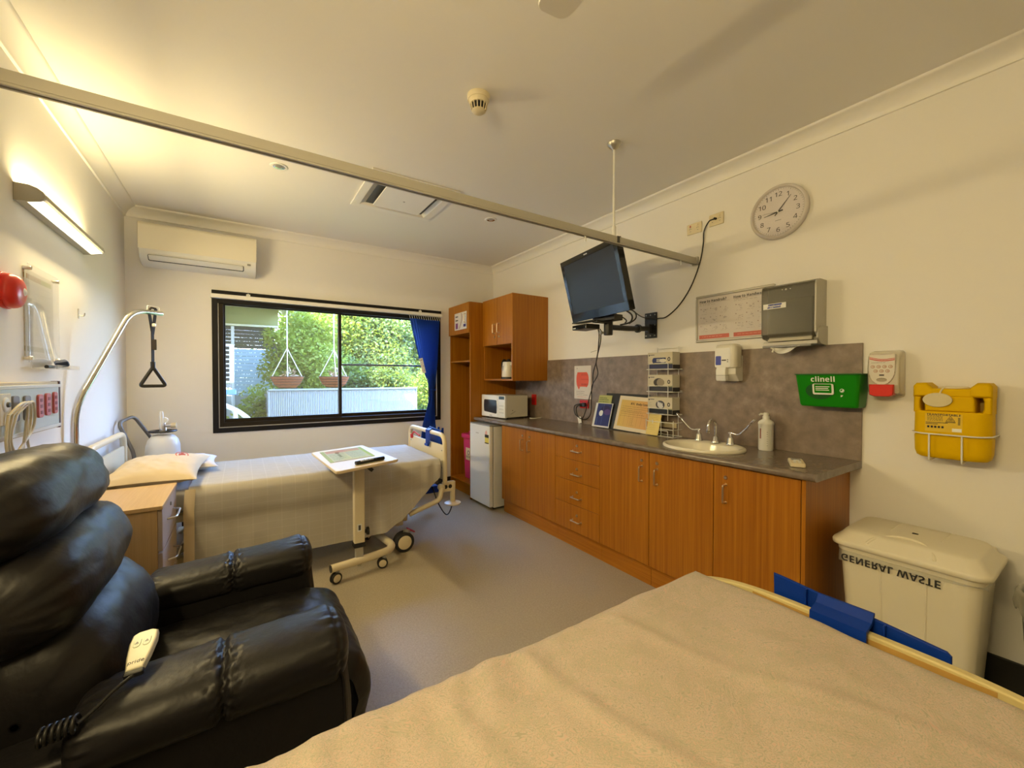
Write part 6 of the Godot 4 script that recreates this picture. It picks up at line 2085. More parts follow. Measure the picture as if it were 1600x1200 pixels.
func bins() -> void:
	var t := T("waste_bin", "large cream lidded waste bin lettered general waste against the wall", "bin", Vector3(2.435, 0.0, -0.515), WR)
	# local x along the wall, z out of it
	var rows := []
	for q in [[0.0, 0.36, 0.270], [0.01, 0.375, 0.285], [0.05, 0.380, 0.290], [0.53, 0.435, 0.335], [0.555, 0.437, 0.337], [0.557, 0.452, 0.352], [0.590, 0.455, 0.355]]:
		var row := []
		for p in rr(q[1], q[2], 0.045, 5):
			var x: float = p.x
			var z: float = p.y
			# three shallow panels pressed into the front
			if z > q[2] * 0.49 and absf(x) < q[1] * 0.36 and q[0] > 0.02 and q[0] < 0.54:
				z -= 0.004
			row.append(Vector3(x, q[0], z))
		rows.append(row)
	var b := mb().sheet(rows, true)
	b.cap(rows[0], Vector3.DOWN)
	P("body", b, M.bin, t)
	for x in [-0.070, 0.072]:
		var rib := mb()
		rib.tube([Vector3(x * 0.9, 0.03, 0.1425), Vector3(x, 0.53, 0.1668)], 0.0035, 6)
		P("rib", rib, M.bin, t)
	# lid: a shallow hipped tray with a finger scoop
	var lr := []
	for q in [[0.578, 0.470, 0.372, 0.0], [0.584, 0.488, 0.388, 0.0], [0.598, 0.490, 0.390, 0.0], [0.606, 0.482, 0.382, 0.0], [0.610, 0.462, 0.362, 0.0], [0.640, 0.420, 0.312, -0.008], [0.650, 0.400, 0.290, -0.010], [0.652, 0.30, 0.20, -0.010], [0.653, 0.02, 0.02, -0.010]]:
		var row := []
		for p in rr(q[1], q[2], minf(0.05, q[1] * 0.25), 5, Vector2(0, q[3])):
			row.append(Vector3(p.x, q[0], p.y))
		lr.append(row)
	var lid := P("lid", mb().sheet(lr, true), M.bin, t)
	var sc := mb()
	sc.tube(curve([Vector3(-0.115, 0.612, 0.176), Vector3(-0.095, 0.634, 0.150), Vector3(-0.05, 0.650, 0.112), Vector3(0.0, 0.655, 0.100), Vector3(0.05, 0.650, 0.112), Vector3(0.085, 0.632, 0.150), Vector3(0.095, 0.612, 0.176)], 5), 0.006, 8)
	P("finger_scoop", sc, M.bin, lid)
	for x in [-0.075, 0.085]:
		P("lid_rib", mb().tube([Vector3(x, 0.652, -0.14), Vector3(x, 0.653, 0.02)], 0.0022, 5), M.bin, lid)
	for x in [-0.19, 0.19]:
		P("hinge", mb().box(Vector3(x - 0.02, 0.590, -0.205), Vector3(x + 0.02, 0.622, -0.182), 0.004), M.bin, lid)
	# lettering stands upside down on the bin's front
	var up := atan2(0.0225, 0.48)
	text("GENERAL WASTE", 0.030, M.ink, t, Transform3D(Basis(Vector3(1, 0, 0), up) * Basis.from_scale(Vector3(1, -1, 1)), Vector3(-0.045, 0.527, 0.1765)), true, "lettering", 0.98)
	# liner showing below the lid
	var ln := []
	for i in 8:
		var u := i / 7.0
		var row := []
		for p in rr(0.444 + 0.004 * sin(u * 3.0), 0.344 + 0.004 * sin(u * 3.0), 0.05, 8):
			var y := 0.578 - u * (0.075 + 0.030 * sin(p.x * 22.0 + 0.6) + 0.02 * sin(p.y * 31.0))
			row.append(Vector3(p.x * (1.0 + 0.012 * u * (1.0 + sin(p.y * 60.0))), y, p.y * (1.0 + 0.004 * u * sin(p.x * 50.0))))
		ln.append(row)
	var li := P("bin_liner", mb().sheet(ln, true), M.plastic_film, self)
	li.transform = t.transform
	tag(li, "translucent plastic liner hanging out under the bin lid", "bin liner")
	# second small bin, only its bagged rim in view
	var s := T("small_bin", "white bagged rim of a small bin at the right edge", "bin", Vector3(2.50, 0.0, -0.08))
	P("body", mb().lathe([Vector2(0, 0.0), Vector2(0.115, 0.0), Vector2(0.12, 0.01), Vector2(0.150, 0.505), Vector2(0.155, 0.520), Vector2(0.146, 0.520)], Vector3.ZERO, Vector3.UP, 32), M.grey, s)
	var rim := []
	for q in [[0.140, 0.45], [0.145, 0.52], [0.152, 0.530], [0.163, 0.518], [0.166, 0.48], [0.160, 0.45]]:
		var row := []
		for j in 64:
			var a := TAU * j / 64.0
			var w := 1.0 + 0.02 * sin(a * 17.0) * (1.0 if q[1] < 0.51 else 0.2)
			row.append(Vector3(cos(a) * q[0] * w, q[1] + (0.012 * sin(a * 9.0) if q[1] < 0.51 else 0.0), sin(a) * q[0] * w))
		rim.append(row)
	P("bag", mb().sheet(rim, true), M.plastic_film, s)


func castor(t: Node3D, p: Vector3, r: float, turn: float, pedal: bool) -> void:
	# p: contact point on the floor, world
	var ax := Vector3(sin(turn), 0, cos(turn))
	var side := Vector3(cos(turn), 0, -sin(turn))
	for s in [-1.0, 1.0]:
		var c: Vector3 = p + Vector3(0, r, 0) + ax * s * r * 0.30
		var w := W("tyre", mb().lathe([Vector2(r * 0.70, -r * 0.16), Vector2(r * 0.94, -r * 0.16), Vector2(r, -r * 0.08), Vector2(r, r * 0.08), Vector2(r * 0.94, r * 0.16), Vector2(r * 0.70, r * 0.16)], c, ax * s, 26), M.rubber, t)
		W("hub", mb().lathe([Vector2(0, -r * 0.15), Vector2(r * 0.72, -r * 0.15), Vector2(r * 0.72, r * 0.14), Vector2(r * 0.60, r * 0.18), Vector2(0, r * 0.20)], c, ax * s, 26), M.cream, w)
	W("fork", mb().lathe([Vector2(0, 0), Vector2(r * 0.32, 0), Vector2(r * 0.36, r * 0.2), Vector2(r * 0.30, r * 0.45), Vector2(0, r * 0.5)], p + Vector3(0, r * 1.75, 0) + side * r * 0.35, Vector3.UP, 16), M.grey, t)
	var f := mb()
	f.tube([p + Vector3(0, r, 0), p + Vector3(0, r * 1.95, 0) + side * r * 0.35], r * 0.14, 8)
	W("stem", f, M.steel, t)
	if pedal:
		var pd := mb()
		pd.at(Basis(side, Vector3.UP, ax), p + Vector3(0, r * 2.05, 0) + side * r * 0.7)
		pd.at(Basis(side, Vector3.UP, ax) * Basis(Vector3(0, 0, 1), -0.55), p + Vector3(0, r * 2.02, 0) + side * r * 0.75)
		pd.box(Vector3(-0.035, -0.006, -0.018), Vector3(0.035, 0.006, 0.018), 0.004)
		W("brake_pedal", pd, mat(0.35, 0.03, 0.06, 0.4), t)


# hospital bed: x0 head end, zc centre line; foot says where the foot board stands and how tall
func bed(label: String, x0: float, xf: float, zc: float, foot_top: float, loop: bool) -> Node3D:
	var t := T("hospital_bed", label, "bed", Vector3((x0 + xf) / 2, 0, zc))
	var hw := 0.415
	# platform and side rails
	var fm := mb()
	slab(fm, x0 + 0.06, 0.46, zc - hw + 0.02, xf - 0.05, 0.50, zc - hw + 0.06, 0.004)
	slab(fm, x0 + 0.06, 0.46, zc + hw - 0.06, xf - 0.05, 0.50, zc + hw - 0.02, 0.004)
	slab(fm, x0 + 0.06, 0.46, zc - hw + 0.02, x0 + 0.12, 0.50, zc + hw - 0.02, 0.004)
	slab(fm, xf - 0.11, 0.46, zc - hw + 0.02, xf - 0.05, 0.50, zc + hw - 0.02, 0.004)
	W("frame", fm, M.cream, t)
	W("platform", slab(mb(), x0 + 0.08, 0.50, zc - hw + 0.03, xf - 0.07, 0.515, zc + hw - 0.03, 0.003), M.cream_dark, t)
	var un := mb()
	slab(un, x0 + 0.28, 0.165, zc - 0.30, xf - 0.28, 0.215, zc - 0.25, 0.006)
	slab(un, x0 + 0.28, 0.165, zc + 0.25, xf - 0.28, 0.215, zc + 0.30, 0.006)
	for x in [x0 + 0.30, xf - 0.40]:
		slab(un, x, 0.165, zc - 0.38, x + 0.06, 0.215, zc + 0.38, 0.006)
		un.tube([Vector3(x + 0.03, 0.20, zc - 0.22), Vector3(x + 0.33, 0.46, zc - 0.22)], 0.022, 8)
		un.tube([Vector3(x + 0.03, 0.20, zc + 0.22), Vector3(x + 0.33, 0.46, zc + 0.22)], 0.022, 8)
	W("undercarriage", un, M.cream, t)
	# head and foot boards
	var tops := [[x0, 0.935], [xf, foot_top]]
	for k in 2:
		var x: float = tops[k][0]
		var top: float = tops[k][1]
		var bd: MeshInstance3D
		if loop:
			var lp := mb()
			lp.tube(bent([Vector3(x, 0.46, zc - hw), Vector3(x, top, zc - hw), Vector3(x, top, zc + hw), Vector3(x, 0.46, zc + hw)], 0.095, 8), 0.019, 14)
			bd = W("head_board" if k == 0 else "foot_board", lp, M.cream, t)
			var pn := mb()
			pn.at(Basis(Vector3(0, 0, 1), Vector3.UP, Vector3(-1, 0, 0)), Vector3(x + 0.008, 0.0, zc))
			pn.prism(rr(hw * 2 - 0.03, top - 0.085 - 0.52, 0.02, 4, Vector2(0, (top - 0.085 + 0.52) / 2)), 0.0, 0.016, 0.003)
			W("panel", pn, M.cream, bd)
			for s in [-1, 1]:
				for y in [0.58, top - 0.13]:
					W("screw", mb().lathe([Vector2(0, 0.003), Vector2(0.005, 0.002), Vector2(0.006, 0.0)], Vector3(x - 0.008, y, zc + s * (hw - 0.045)), Vector3(-1, 0, 0), 10), M.dark_grey, bd)
		else:
			var pn := mb()
			pn.at(Basis(Vector3(0, 0, 1), Vector3.UP, Vector3(-1, 0, 0)), Vector3(x + 0.016, 0.0, zc))
			var arch := [Vector2(-hw - 0.02, 0.30), Vector2(hw + 0.02, 0.30)]
			for j in 25:
				var q := 1.0 - j / 12.0
				arch.append(Vector2(q * (hw + 0.02), top - 0.045 * pow(absf(q), 4.0)))
			pn.prism(arch, 0.0, 0.026, 0.006, true)
			bd = W("head_board" if k == 0 else "foot_board", pn, mat(0.66, 0.55, 0.26, 0.45), t)
			W("edge_band", slab(mb(), x - 0.0115, top - 0.030, zc - 0.25, x - 0.0095, top - 0.012, zc + 0.25), mat(0.50, 0.30, 0.08, 0.45), bd)
	for x in [x0 + 0.30, xf - 0.40]:
		for s in [-1, 1]:
			castor(t, Vector3(x + 0.03, 0.0, zc + s * 0.47), 0.075, 0.0 if s > 0 else PI, x > 0.5 and s > 0)
	# bumper corners at the foot
	for s in [-1, 1]:
		var z: float = zc + s * 0.36
		W("bumper_bracket", slab(mb(), xf + 0.0, 0.37, z - 0.018, xf + 0.115, 0.455, z + 0.018, 0.006), M.cream, t)
		for q in [0.025, 0.065]:
			W("bracket_hole", mb().lathe([Vector2(0, 0.001), Vector2(0.016, 0.001), Vector2(0.017, 0.0)], Vector3(xf + q, 0.415, z + 0.018), Vector3(0, 0, 1), 16), M.black, t)
		W("bumper_post", mb().tube([Vector3(xf + 0.095, 0.45, z), Vector3(xf + 0.095, 0.275, z)], 0.022, 14), M.cream, t)
		W("bumper_disc", mb().lathe([Vector2(0, -0.012), Vector2(0.062, -0.012), Vector2(0.070, -0.006), Vector2(0.070, 0.002), Vector2(0.05, 0.010), Vector2(0.025, 0.014), Vector2(0, 0.014)], Vector3(xf + 0.095, 0.268, z), Vector3.UP, 28), M.cream, t)
		if s > 0:
			W("release_arm", mb().tube(bent([Vector3(xf - 0.02, 0.415, z + 0.02), Vector3(xf - 0.03, 0.40, z + 0.05), Vector3(xf - 0.05, 0.33, z + 0.06), Vector3(xf - 0.30, 0.25, z + 0.04)], 0.05, 5), 0.020, 12), M.cream, t)
			W("pivot", mb().lathe([Vector2(0, 0.026), Vector2(0.020, 0.026), Vector2(0.026, 0.02), Vector2(0.026, -0.02), Vector2(0, -0.02)], Vector3(xf - 0.02, 0.42, z + 0.025), Vector3(0, 0, 1), 18), M.cream, t)
	return t


func beds() -> void:
	var t := bed("cream hospital bed with looped end boards under the window", -0.705, 1.40, -3.545, 0.853, true)
	W("power_lead", mb().tube(curve([Vector3(1.36, 0.40, -3.30), Vector3(1.385, 0.27, -3.24), Vector3(1.45, 0.165, -3.21), Vector3(1.50, 0.24, -3.21), Vector3(1.52, 0.38, -3.24)], 6), 0.005, 8), M.black, t)
	W("actuator_box", slab(mb(), 1.30, 0.34, -3.62, 1.42, 0.40, -3.30, 0.006), M.blue, t)
	bed("second hospital bed in the foreground with plain cream foot board", -0.735, 1.345, -0.40, 0.676, false)
	var fb := mat(1, 1, 1, 0.85, 0.0, 0.2)
	# leaf swirl print of the near cover: warped noise bands in three quiet tints
	var w := 512
	var im := Image.create(w, w, false, Image.FORMAT_RGB8)
	var a := noise(41, 1.0, 2)
	var c := noise(42, 1.0, 2)
	for y in w:
		for x in w:
			var ax := TAU * x / w
			var ay := TAU * y / w
			var px := Vector2(cos(ax), sin(ax)) * 1.25
			var py := Vector2(cos(ay), sin(ay)) * 1.25
			var n1 := a.get_noise_3d(px.x + py.x * 0.8, px.y - py.y * 0.9, py.x * 1.2 + px.y * 0.4)
			var n2 := c.get_noise_3d(px.x * 2.6 + n1 * 2.4, px.y * 2.6 + py.x * 2.4, py.y * 2.6 + n1)
			var band := absf(fmod(absf(n2 * 5.0 + n1 * 2.0), 1.0) - 0.5) * 2.0
			var col := Color(0.780, 0.725, 0.665)
			if band < 0.30:
				col = Color(0.690, 0.660, 0.590)
			elif band > 0.80:
				col = Color(0.810, 0.700, 0.640)
			elif n1 > 0.12:
				col = Color(0.745, 0.705, 0.630)
			im.set_pixel(x, y, col)
	fb.albedo_texture = texture(im)
	M.print_cover = tri_mat(fb, Vector3(1.7, 1.7, 1.7))
	# mattresses
	var mc := mat(0.55, 0.55, 0.56, 0.6)
	one("mattress", slab(mb(), -0.675, 0.516, -3.545 - 0.415, 1.345, 0.655, -3.545 + 0.415, 0.03), mc, "mattress under the pale sheet of the bed by the window", "mattress", Vector3(0.33, 0.516, -3.545))
	one("mattress", slab(mb(), -0.700, 0.516, -0.40 - 0.415, 1.300, 0.664, -0.40 + 0.415, 0.03), mc, "mattress under the leaf print cover in the foreground", "mattress", Vector3(0.30, 0.516, -0.40))
	sheet_far()
	cover_near()


func sheet_far() -> void:
	# pale woven sheet hanging down the near side, its foot corner pulled up
	var im := Image.create(256, 256, false, Image.FORMAT_RGB8)
	for y in 256:
		for x in 256:
			var col := Color(0.735, 0.715, 0.675)
			var k := 0
			if x % 64 < 5:
				k += 1
			if y % 64 < 4:
				k += 1
			if (x % 4 == 0) != (y % 4 == 0):
				col = col.darkened(0.03)
			im.set_pixel(x, y, col.lightened(0.10 * k) if k else col)
	var sm := mat(1, 1, 1, 0.85, 0.0, 0.2)
	sm.albedo_texture = texture(im)
	sm.uv1_scale = Vector3(5.5, 5.0, 1)
	var nz := noise(51, 1.0, 3)
	var rows := []
	var x0 := -0.27
	var x1 := 1.345
	var zn := -3.115
	var zf := -3.975
	var ztop := 0.672
	for i in 110:
		var u := i / 109.0
		var x := lerpf(x0, x1, u)
		# how far the near side hangs
		var hem := 0.165
		if x > 0.74:
			hem = lerp_table([[0.74, 0.160], [0.90, 0.165], [1.02, 0.235], [1.16, 0.36], [1.30, 0.485], [1.345, 0.53]], x)
		var row := []
		var pts := []
		# far hang, top, near hang as one line across
		for k in 5:
			pts.append(Vector2(zf - 0.012, lerpf(0.40, ztop - 0.03, k / 4.0)))
		pts.append(Vector2(zf + 0.008, ztop - 0.006))
		for k in 25:
			pts.append(Vector2(lerpf(zf + 0.03, zn - 0.03, k / 24.0), ztop))
		pts.append(Vector2(zn - 0.010, ztop - 0.005))
		pts.append(Vector2(zn + 0.004, ztop - 0.022))
		for k in 30:
			var v := k / 29.0
			var y := lerpf(ztop - 0.04, hem, v)
			var z := zn + 0.010 + 0.014 * sin(clampf((ztop - y) / 0.16, 0.0, 1.0) * PI * 0.6)
			if y < 0.50:
				z -= 0.020 * clampf((0.50 - y) / 0.05, 0.0, 1.0)
				z += 0.035 * clampf((0.50 - y) / 0.35, 0.0, 1.0)
			pts.append(Vector2(z, y))
		for k in pts.size():
			var p: Vector2 = pts[k]
			var wob := nz.get_noise_3d(x * 2.4, p.x * 2.6, p.y * 3.0)
			var q := Vector3(x, p.y, p.x)
			if k > 5 and k < 31:
				q.y += 0.006 * wob + 0.0025 * nz.get_noise_3d(x * 9.0, 3.0, p.x * 9.0)
			elif k >= 33:
				var v := float(k - 33) / 30.0
				q.z += 0.010 * wob * (0.4 + v) + 0.006 * sin(x * 23.0 + sin(x * 7.0) * 2.0) * v
				q.y += 0.005 * sin(x * 9.0) * v
				# gathered foot corner
				if x > 1.10:
					q.z += 0.012 * sin((x - 1.10) * 60.0) * (x - 1.10) * 4.0 * (1.0 - v * 0.5)
			row.append(q)
		rows.append(row)
	var o := mb().sheet(rows, false, Vector2(1, 1), false)
	# turned-over foot end
	var fr_ := []
	for i in 12:
		var u := i / 11.0
		var row := []
		for k in 30:
			var z := lerpf(zf + 0.01, zn + 0.015, k / 29.0)
			row.append(Vector3(1.345 + 0.018 * sin(u * PI * 0.5) + 0.006 * sin(z * 40.0) * u, ztop - 0.002 - u * 0.17, z))
		fr_.append(row)
	o.sheet(fr_)
	var s := one("bed_sheet", o, sm, "pale grey checked sheet hanging down the side of the bed by the window", "bed sheet", Vector3(0.53, 0.67, -3.545))
	# its turned hem at the head end
	var hm := mb()
	var hr := []
	for i in 3:
		var row := []
		for k in 40:
			var v := k / 39.0
			var y := lerpf(0.664, 0.17, v)
			var z := zn + 0.014 + 0.012 * sin(clampf((0.672 - y) / 0.16, 0.0, 1.0) * PI * 0.6)
			if y < 0.50:
				z -= 0.016 * clampf((0.50 - y) / 0.05, 0.0, 1.0)
				z += 0.035 * clampf((0.50 - y) / 0.35, 0.0, 1.0)
			row.append(Vector3(-0.272 - 0.022 + 0.026 * i + 0.035 * maxf(0.0, 0.25 - v) , y, z + [0.002, 0.008, 0.003][i]))
		hr.append(row)
	hm.sheet(hr)
	W("turned_hem", hm, mat(0.74, 0.62, 0.42, 0.85), s, "cream turned hem at the head end")


func cover_near() -> void:
	var nz := noise(61, 1.0, 3)
	var rows := []
	var x0 := -0.72
	var x1 := 1.312
	var zb := -0.832
	var zf := 0.03
	var top := 0.680
	for i in 150:
		var u := i / 149.0
		var row := []
		var xx := lerpf(x0, x1, minf(1.0, u * 1.06))
		var dropx := maxf(0.0, u * 1.06 - 1.0) / 0.06 * 0.055
		for k in 96:
			var v := k / 95.0
			var zz := lerpf(zb, zf, clampf((v - 0.12) / 0.76, 0.0, 1.0))
			var drop := 0.0
			if v < 0.12:
				drop = (0.12 - v) / 0.12 * 0.30
			elif v > 0.88:
				drop = (v - 0.88) / 0.12 * 0.30
			var edge := minf(minf(zz - zb, zf - zz), x1 - xx)
			var y := top - 0.020 * pow(1.0 - clampf(edge / 0.045, 0.0, 1.0), 2.0)
			var q := Vector3(xx, y - drop - dropx, zz)
			if drop > 0.0:
				q.z += (-1.0 if v < 0.5 else 1.0) * (0.006 + 0.010 * sin(xx * 17.0) * drop * 3.0 + 0.006 * sin(xx * 41.0) * drop * 3.0)
				if v < 0.12:
					q.z -= 0.008 * nz.get_noise_2d(xx * 5.0, 1.0)
			else:
				# long soft creases running away from the near corner and puckers along the far edge
				var far := 1.0 - clampf((zz - zb) / 0.35, 0.0, 1.0)
				q.y += 0.010 * nz.get_noise_2d(xx * 2.2, zz * 2.2)
				q.y += 0.010 * far * nz.get_noise_2d(xx * 9.0 + zz * 3.0, zz * 2.0) * clampf((1.0 - xx) / 0.6, 0.0, 1.0)
				for cr in [[0.30, -0.5, 0.9, 0.006], [0.52, -0.45, 0.75, 0.007], [0.80, -0.35, 1.1, 0.004], [0.08, -0.6, 0.6, 0.006]]:
					var d: float = (xx - cr[0]) - cr[2] * 0.35 * (zz - zb) + 0.02 * sin(zz * 9.0)
					q.y += cr[3] * exp(-pow(d / 0.022, 2.0)) * clampf((zz - zb) / 0.05, 0.0, 1.0) * clampf((0.05 - zz + cr[1] + 0.45) / 0.4, 0.0, 1.0)
			row.append(q)
		rows.append(row)
	one("bed_cover", mb().sheet(rows), M.print_cover, "pinkish cream leaf printed cover on the bed in the foreground", "bed cover", Vector3(0.30, 0.68, -0.40))


# a stuffed pillow: two bulged faces meeting in a seam with drawn-out corners
func pillow(m: Mb, c: Vector3, b: Basis, hx: float, hz: float, h: float, sd: int) -> void:
	var nz := noise(sd, 1.0, 3)
	for s in [1.0, -1.0]:
		var rows := []
		for i in 31:
			var row := []
			for j in 31:
				var u := i / 15.0 - 1.0
				var v := j / 15.0 - 1.0
				var e := pow(maxf(0.0, (1.0 - pow(absf(u), 2.6)) * (1.0 - pow(absf(v), 2.6))), 0.55)
				var pin := 1.0 - 0.10 * (1.0 - absf(u) * absf(u)) * absf(v) - 0.0
				var pin2 := 1.0 - 0.10 * (1.0 - absf(v) * absf(v)) * absf(u)
				var y: float = s * h * e * (1.0 if s > 0 else 0.75)
				y += 0.010 * nz.get_noise_2d(u * 2.5 + sd, v * 2.5) * e + 0.006 * sin((u * 3.0 + v * 5.0) * 2.0 + nz.get_noise_2d(u, v) * 4.0) * (1.0 - e) * e * 2.0
				row.append(c + b * Vector3(u * hx * pin2, y, v * hz * pin))
			rows.append(row)
		m.sheet(rows, false, Vector2.ONE, s > 0)


func bed_things() -> void:
	var m := mb()
	pillow(m, Vector3(-0.385, 0.715, -3.75), Basis(Vector3.UP, 0.05), 0.235, 0.24, 0.055, 5)
	one("pillow", m, mat(0.72, 0.69, 0.70, 0.85), "pale lilac white pillow partly hidden behind the cream pillow", "pillow", Vector3(-0.385, 0.68, -3.75))
	m = mb()
	pillow(m, Vector3(-0.445, 0.742, -3.42), Basis(Vector3.UP, -0.06) * Basis(Vector3(1, 0, 0), 0.06), 0.235, 0.31, 0.075, 9)
	var p := one("pillow", m, mat(0.70, 0.58, 0.39, 0.85), "plump cream pillow with a red emblem at the bed head", "pillow", Vector3(-0.445, 0.68, -3.42))
	var em := mb()
	em.at(Basis(Vector3(0.9, -0.22, 0.0).normalized(), Vector3(0, 0.35, -0.93).normalized(), Vector3(0.9, -0.22, 0).normalized().cross(Vector3(0, 0.35, -0.93).normalized())), Vector3(-0.335, 0.818, -3.50))
	for k in 24:
		var a := TAU * k / 24.0
		var a2 := TAU * (k + 1) / 24.0
		em.quad(Vector3(cos(a) * 0.030, sin(a) * 0.030, 0), Vector3(cos(a2) * 0.030, sin(a2) * 0.030, 0), Vector3(cos(a2) * 0.036, sin(a2) * 0.036, 0), Vector3(cos(a) * 0.036, sin(a) * 0.036, 0), Vector3.BACK, Vector3.BACK, Vector3.BACK, Vector3.BACK)
	em.box(Vector3(-0.018, -0.012, -0.001), Vector3(0.018, 0.012, 0.001), 0.0)
	em.box(Vector3(-0.008, -0.022, -0.001), Vector3(0.008, 0.022, 0.001), 0.0)
	W("emblem", em, mat(0.62, 0.14, 0.10, 0.8), p, "red printed emblem")
	# lifting pole and handle
	var lp := T("lifting_pole", "bent chrome lifting pole rising behind the bed head", "lifting pole", Vector3(-0.745, 0.0, -3.10))
	var bp := [Vector3(-0.742, 0.12, -3.095), Vector3(-0.742, 1.175, -3.095), Vector3(-0.565, 1.752, -3.424), Vector3(-0.448, 1.765, -3.63)]
	var pm := mb()
	pm.tube(bent(bp, 0.11, 10), 0.0165, 16)
	W("pole", pm, M.chrome, lp)
	W("clip", mb().tube(bent([Vector3(-0.505, 1.775, -3.53), Vector3(-0.505, 1.80, -3.53), Vector3(-0.455, 1.803, -3.62), Vector3(-0.455, 1.78, -3.62)], 0.006, 3), 0.0022, 5), M.white, lp)
	W("socket", mb().tube([Vector3(-0.742, 0.12, -3.095), Vector3(-0.742, 0.5, -3.095)], 0.022, 12), M.cream, lp)
	W("socket_arm", slab(mb(), -0.742, 0.40, -3.13, -0.64, 0.45, -3.09, 0.004), M.cream, lp)
	var hd := T("trapeze_handle", "black triangular trapeze handle hanging on a strap from the pole", "handle", Vector3(-0.486, 1.29, -3.575))
	var web := mat(0.020, 0.014, 0.012, 0.7)
	var dx := Vector3(0.5, 0, -0.86)
	var st := mb()
	for q in [[Vector3(-0.500, 1.775, -3.545), Vector3(-0.488, 1.64, -3.572)], [Vector3(-0.470, 1.790, -3.590), Vector3(-0.486, 1.62, -3.575)], [Vector3(-0.487, 1.65, -3.574), Vector3(-0.487, 1.385, -3.575)]]:
		var f: Vector3 = (q[1] - q[0]).normalized()
		var sd := f.cross(Vector3(0.84, 0, 0.5)).normalized()
		var nn := sd.cross(f)
		st.at(Basis(sd, f, nn), q[0])
		st.box(Vector3(-0.011, 0, -0.0022), Vector3(0.011, (q[1] - q[0]).length(), 0.0022), 0.0005)
	W("strap", st, web, hd)
	W("strap_loop", mb().tube([Vector3(-0.500, 1.772, -3.545), Vector3(-0.49, 1.792, -3.565), Vector3(-0.470, 1.79, -3.590)], 0.006, 8), web, hd)
	W("strap_tail", slab(mb(), -0.490, 1.515, -3.570, -0.466, 1.585, -3.562, 0.002), web, hd)
	W("buckle", slab(mb(), -0.490, 1.668, -3.578, -0.468, 1.690, -3.562, 0.003), M.steel, hd)
	var a := Vector3(-0.487, 1.392, -3.575)
	var ux := Vector3(0.75, 0, -0.30).normalized()
	var tri := [a, a + ux * 0.068 + Vector3(0, -0.115, 0), a - ux * 0.068 + Vector3(0, -0.115, 0)]
	var tb := mb()
	tb.tube(bent([tri[0] + Vector3(0, 0.01, 0), tri[1], tri[2], tri[0] + Vector3(0, 0.01, 0.0)], 0.022, 6), 0.0105, 12)
	W("grip", tb, M.black, hd)
	W("ferrule", mb().tube([a + Vector3(0, 0.045, 0), a + Vector3(0, -0.012, 0)], 0.013, 12), M.black, hd)
	# bedside locker
	var lk := T("bedside_locker", "pale timber bedside locker with three drawers between recliner and bed", "locker", Vector3(-0.545, 0.0, -2.845))
	W("carcass", slab(mb(), -0.765, 0.05, -3.095, -0.345, 0.695, -2.590, 0.003), M.pale_wood, lk)
	W("top", slab(mb(), -0.772, 0.695, -3.105, -0.322, 0.714, -2.575, 0.002), M.pale_wood, lk)
	W("plinth", slab(mb(), -0.755, 0.0, -3.085, -0.36, 0.05, -2.60), M.dark_grey, lk)
	for k in 3:
		var y0: float = [0.488, 0.275, 0.062][k]
		var d := W("drawer", slab(mb(), -0.345, y0, -3.092, -0.326, y0 + 0.203, -2.593, 0.002), mat(0.50, 0.40, 0.33, 0.4), lk)
		W("handle", mb().tube(bent([Vector3(-0.326, y0 + 0.115, -2.95), Vector3(-0.290, y0 + 0.115, -2.93), Vector3(-0.290, y0 + 0.115, -2.76), Vector3(-0.326, y0 + 0.115, -2.74)], 0.03, 5), 0.005, 10), M.steel, d)
		if k == 0:
			W("lock", mb().lathe([Vector2(0, 0.006), Vector2(0.009, 0.006), Vector2(0.011, 0.0)], Vector3(-0.326, y0 + 0.165, -2.86), Vector3(1, 0, 0), 14), M.grey, d)
	# blue racks hooked over the foot boards
	blue_rack("blue plastic rack hooked over the foot board of the window bed", Vector3(1.40, 0.853, -3.43), 0)
	blue_rack("blue plastic rack hooked over the foot board of the foreground bed", Vector3(1.345, 0.676, -0.415), 1)
	var rc := mb()
	slab(rc, 1.372, 0.745, -3.885, 1.390, 0.785, -3.850, 0.004)
	rc.tube(bent([Vector3(1.385, 0.780, -3.86), Vector3(1.388, 0.815, -3.82), Vector3(1.388, 0.800, -3.74), Vector3(1.39, 0.790, -3.68)], 0.02, 4), 0.007, 8)
	one("red_clip", rc, mat(0.62, 0.03, 0.04, 0.35), "small red clip on the foot board panel of the window bed", "clip", Vector3(1.38, 0.745, -3.83))


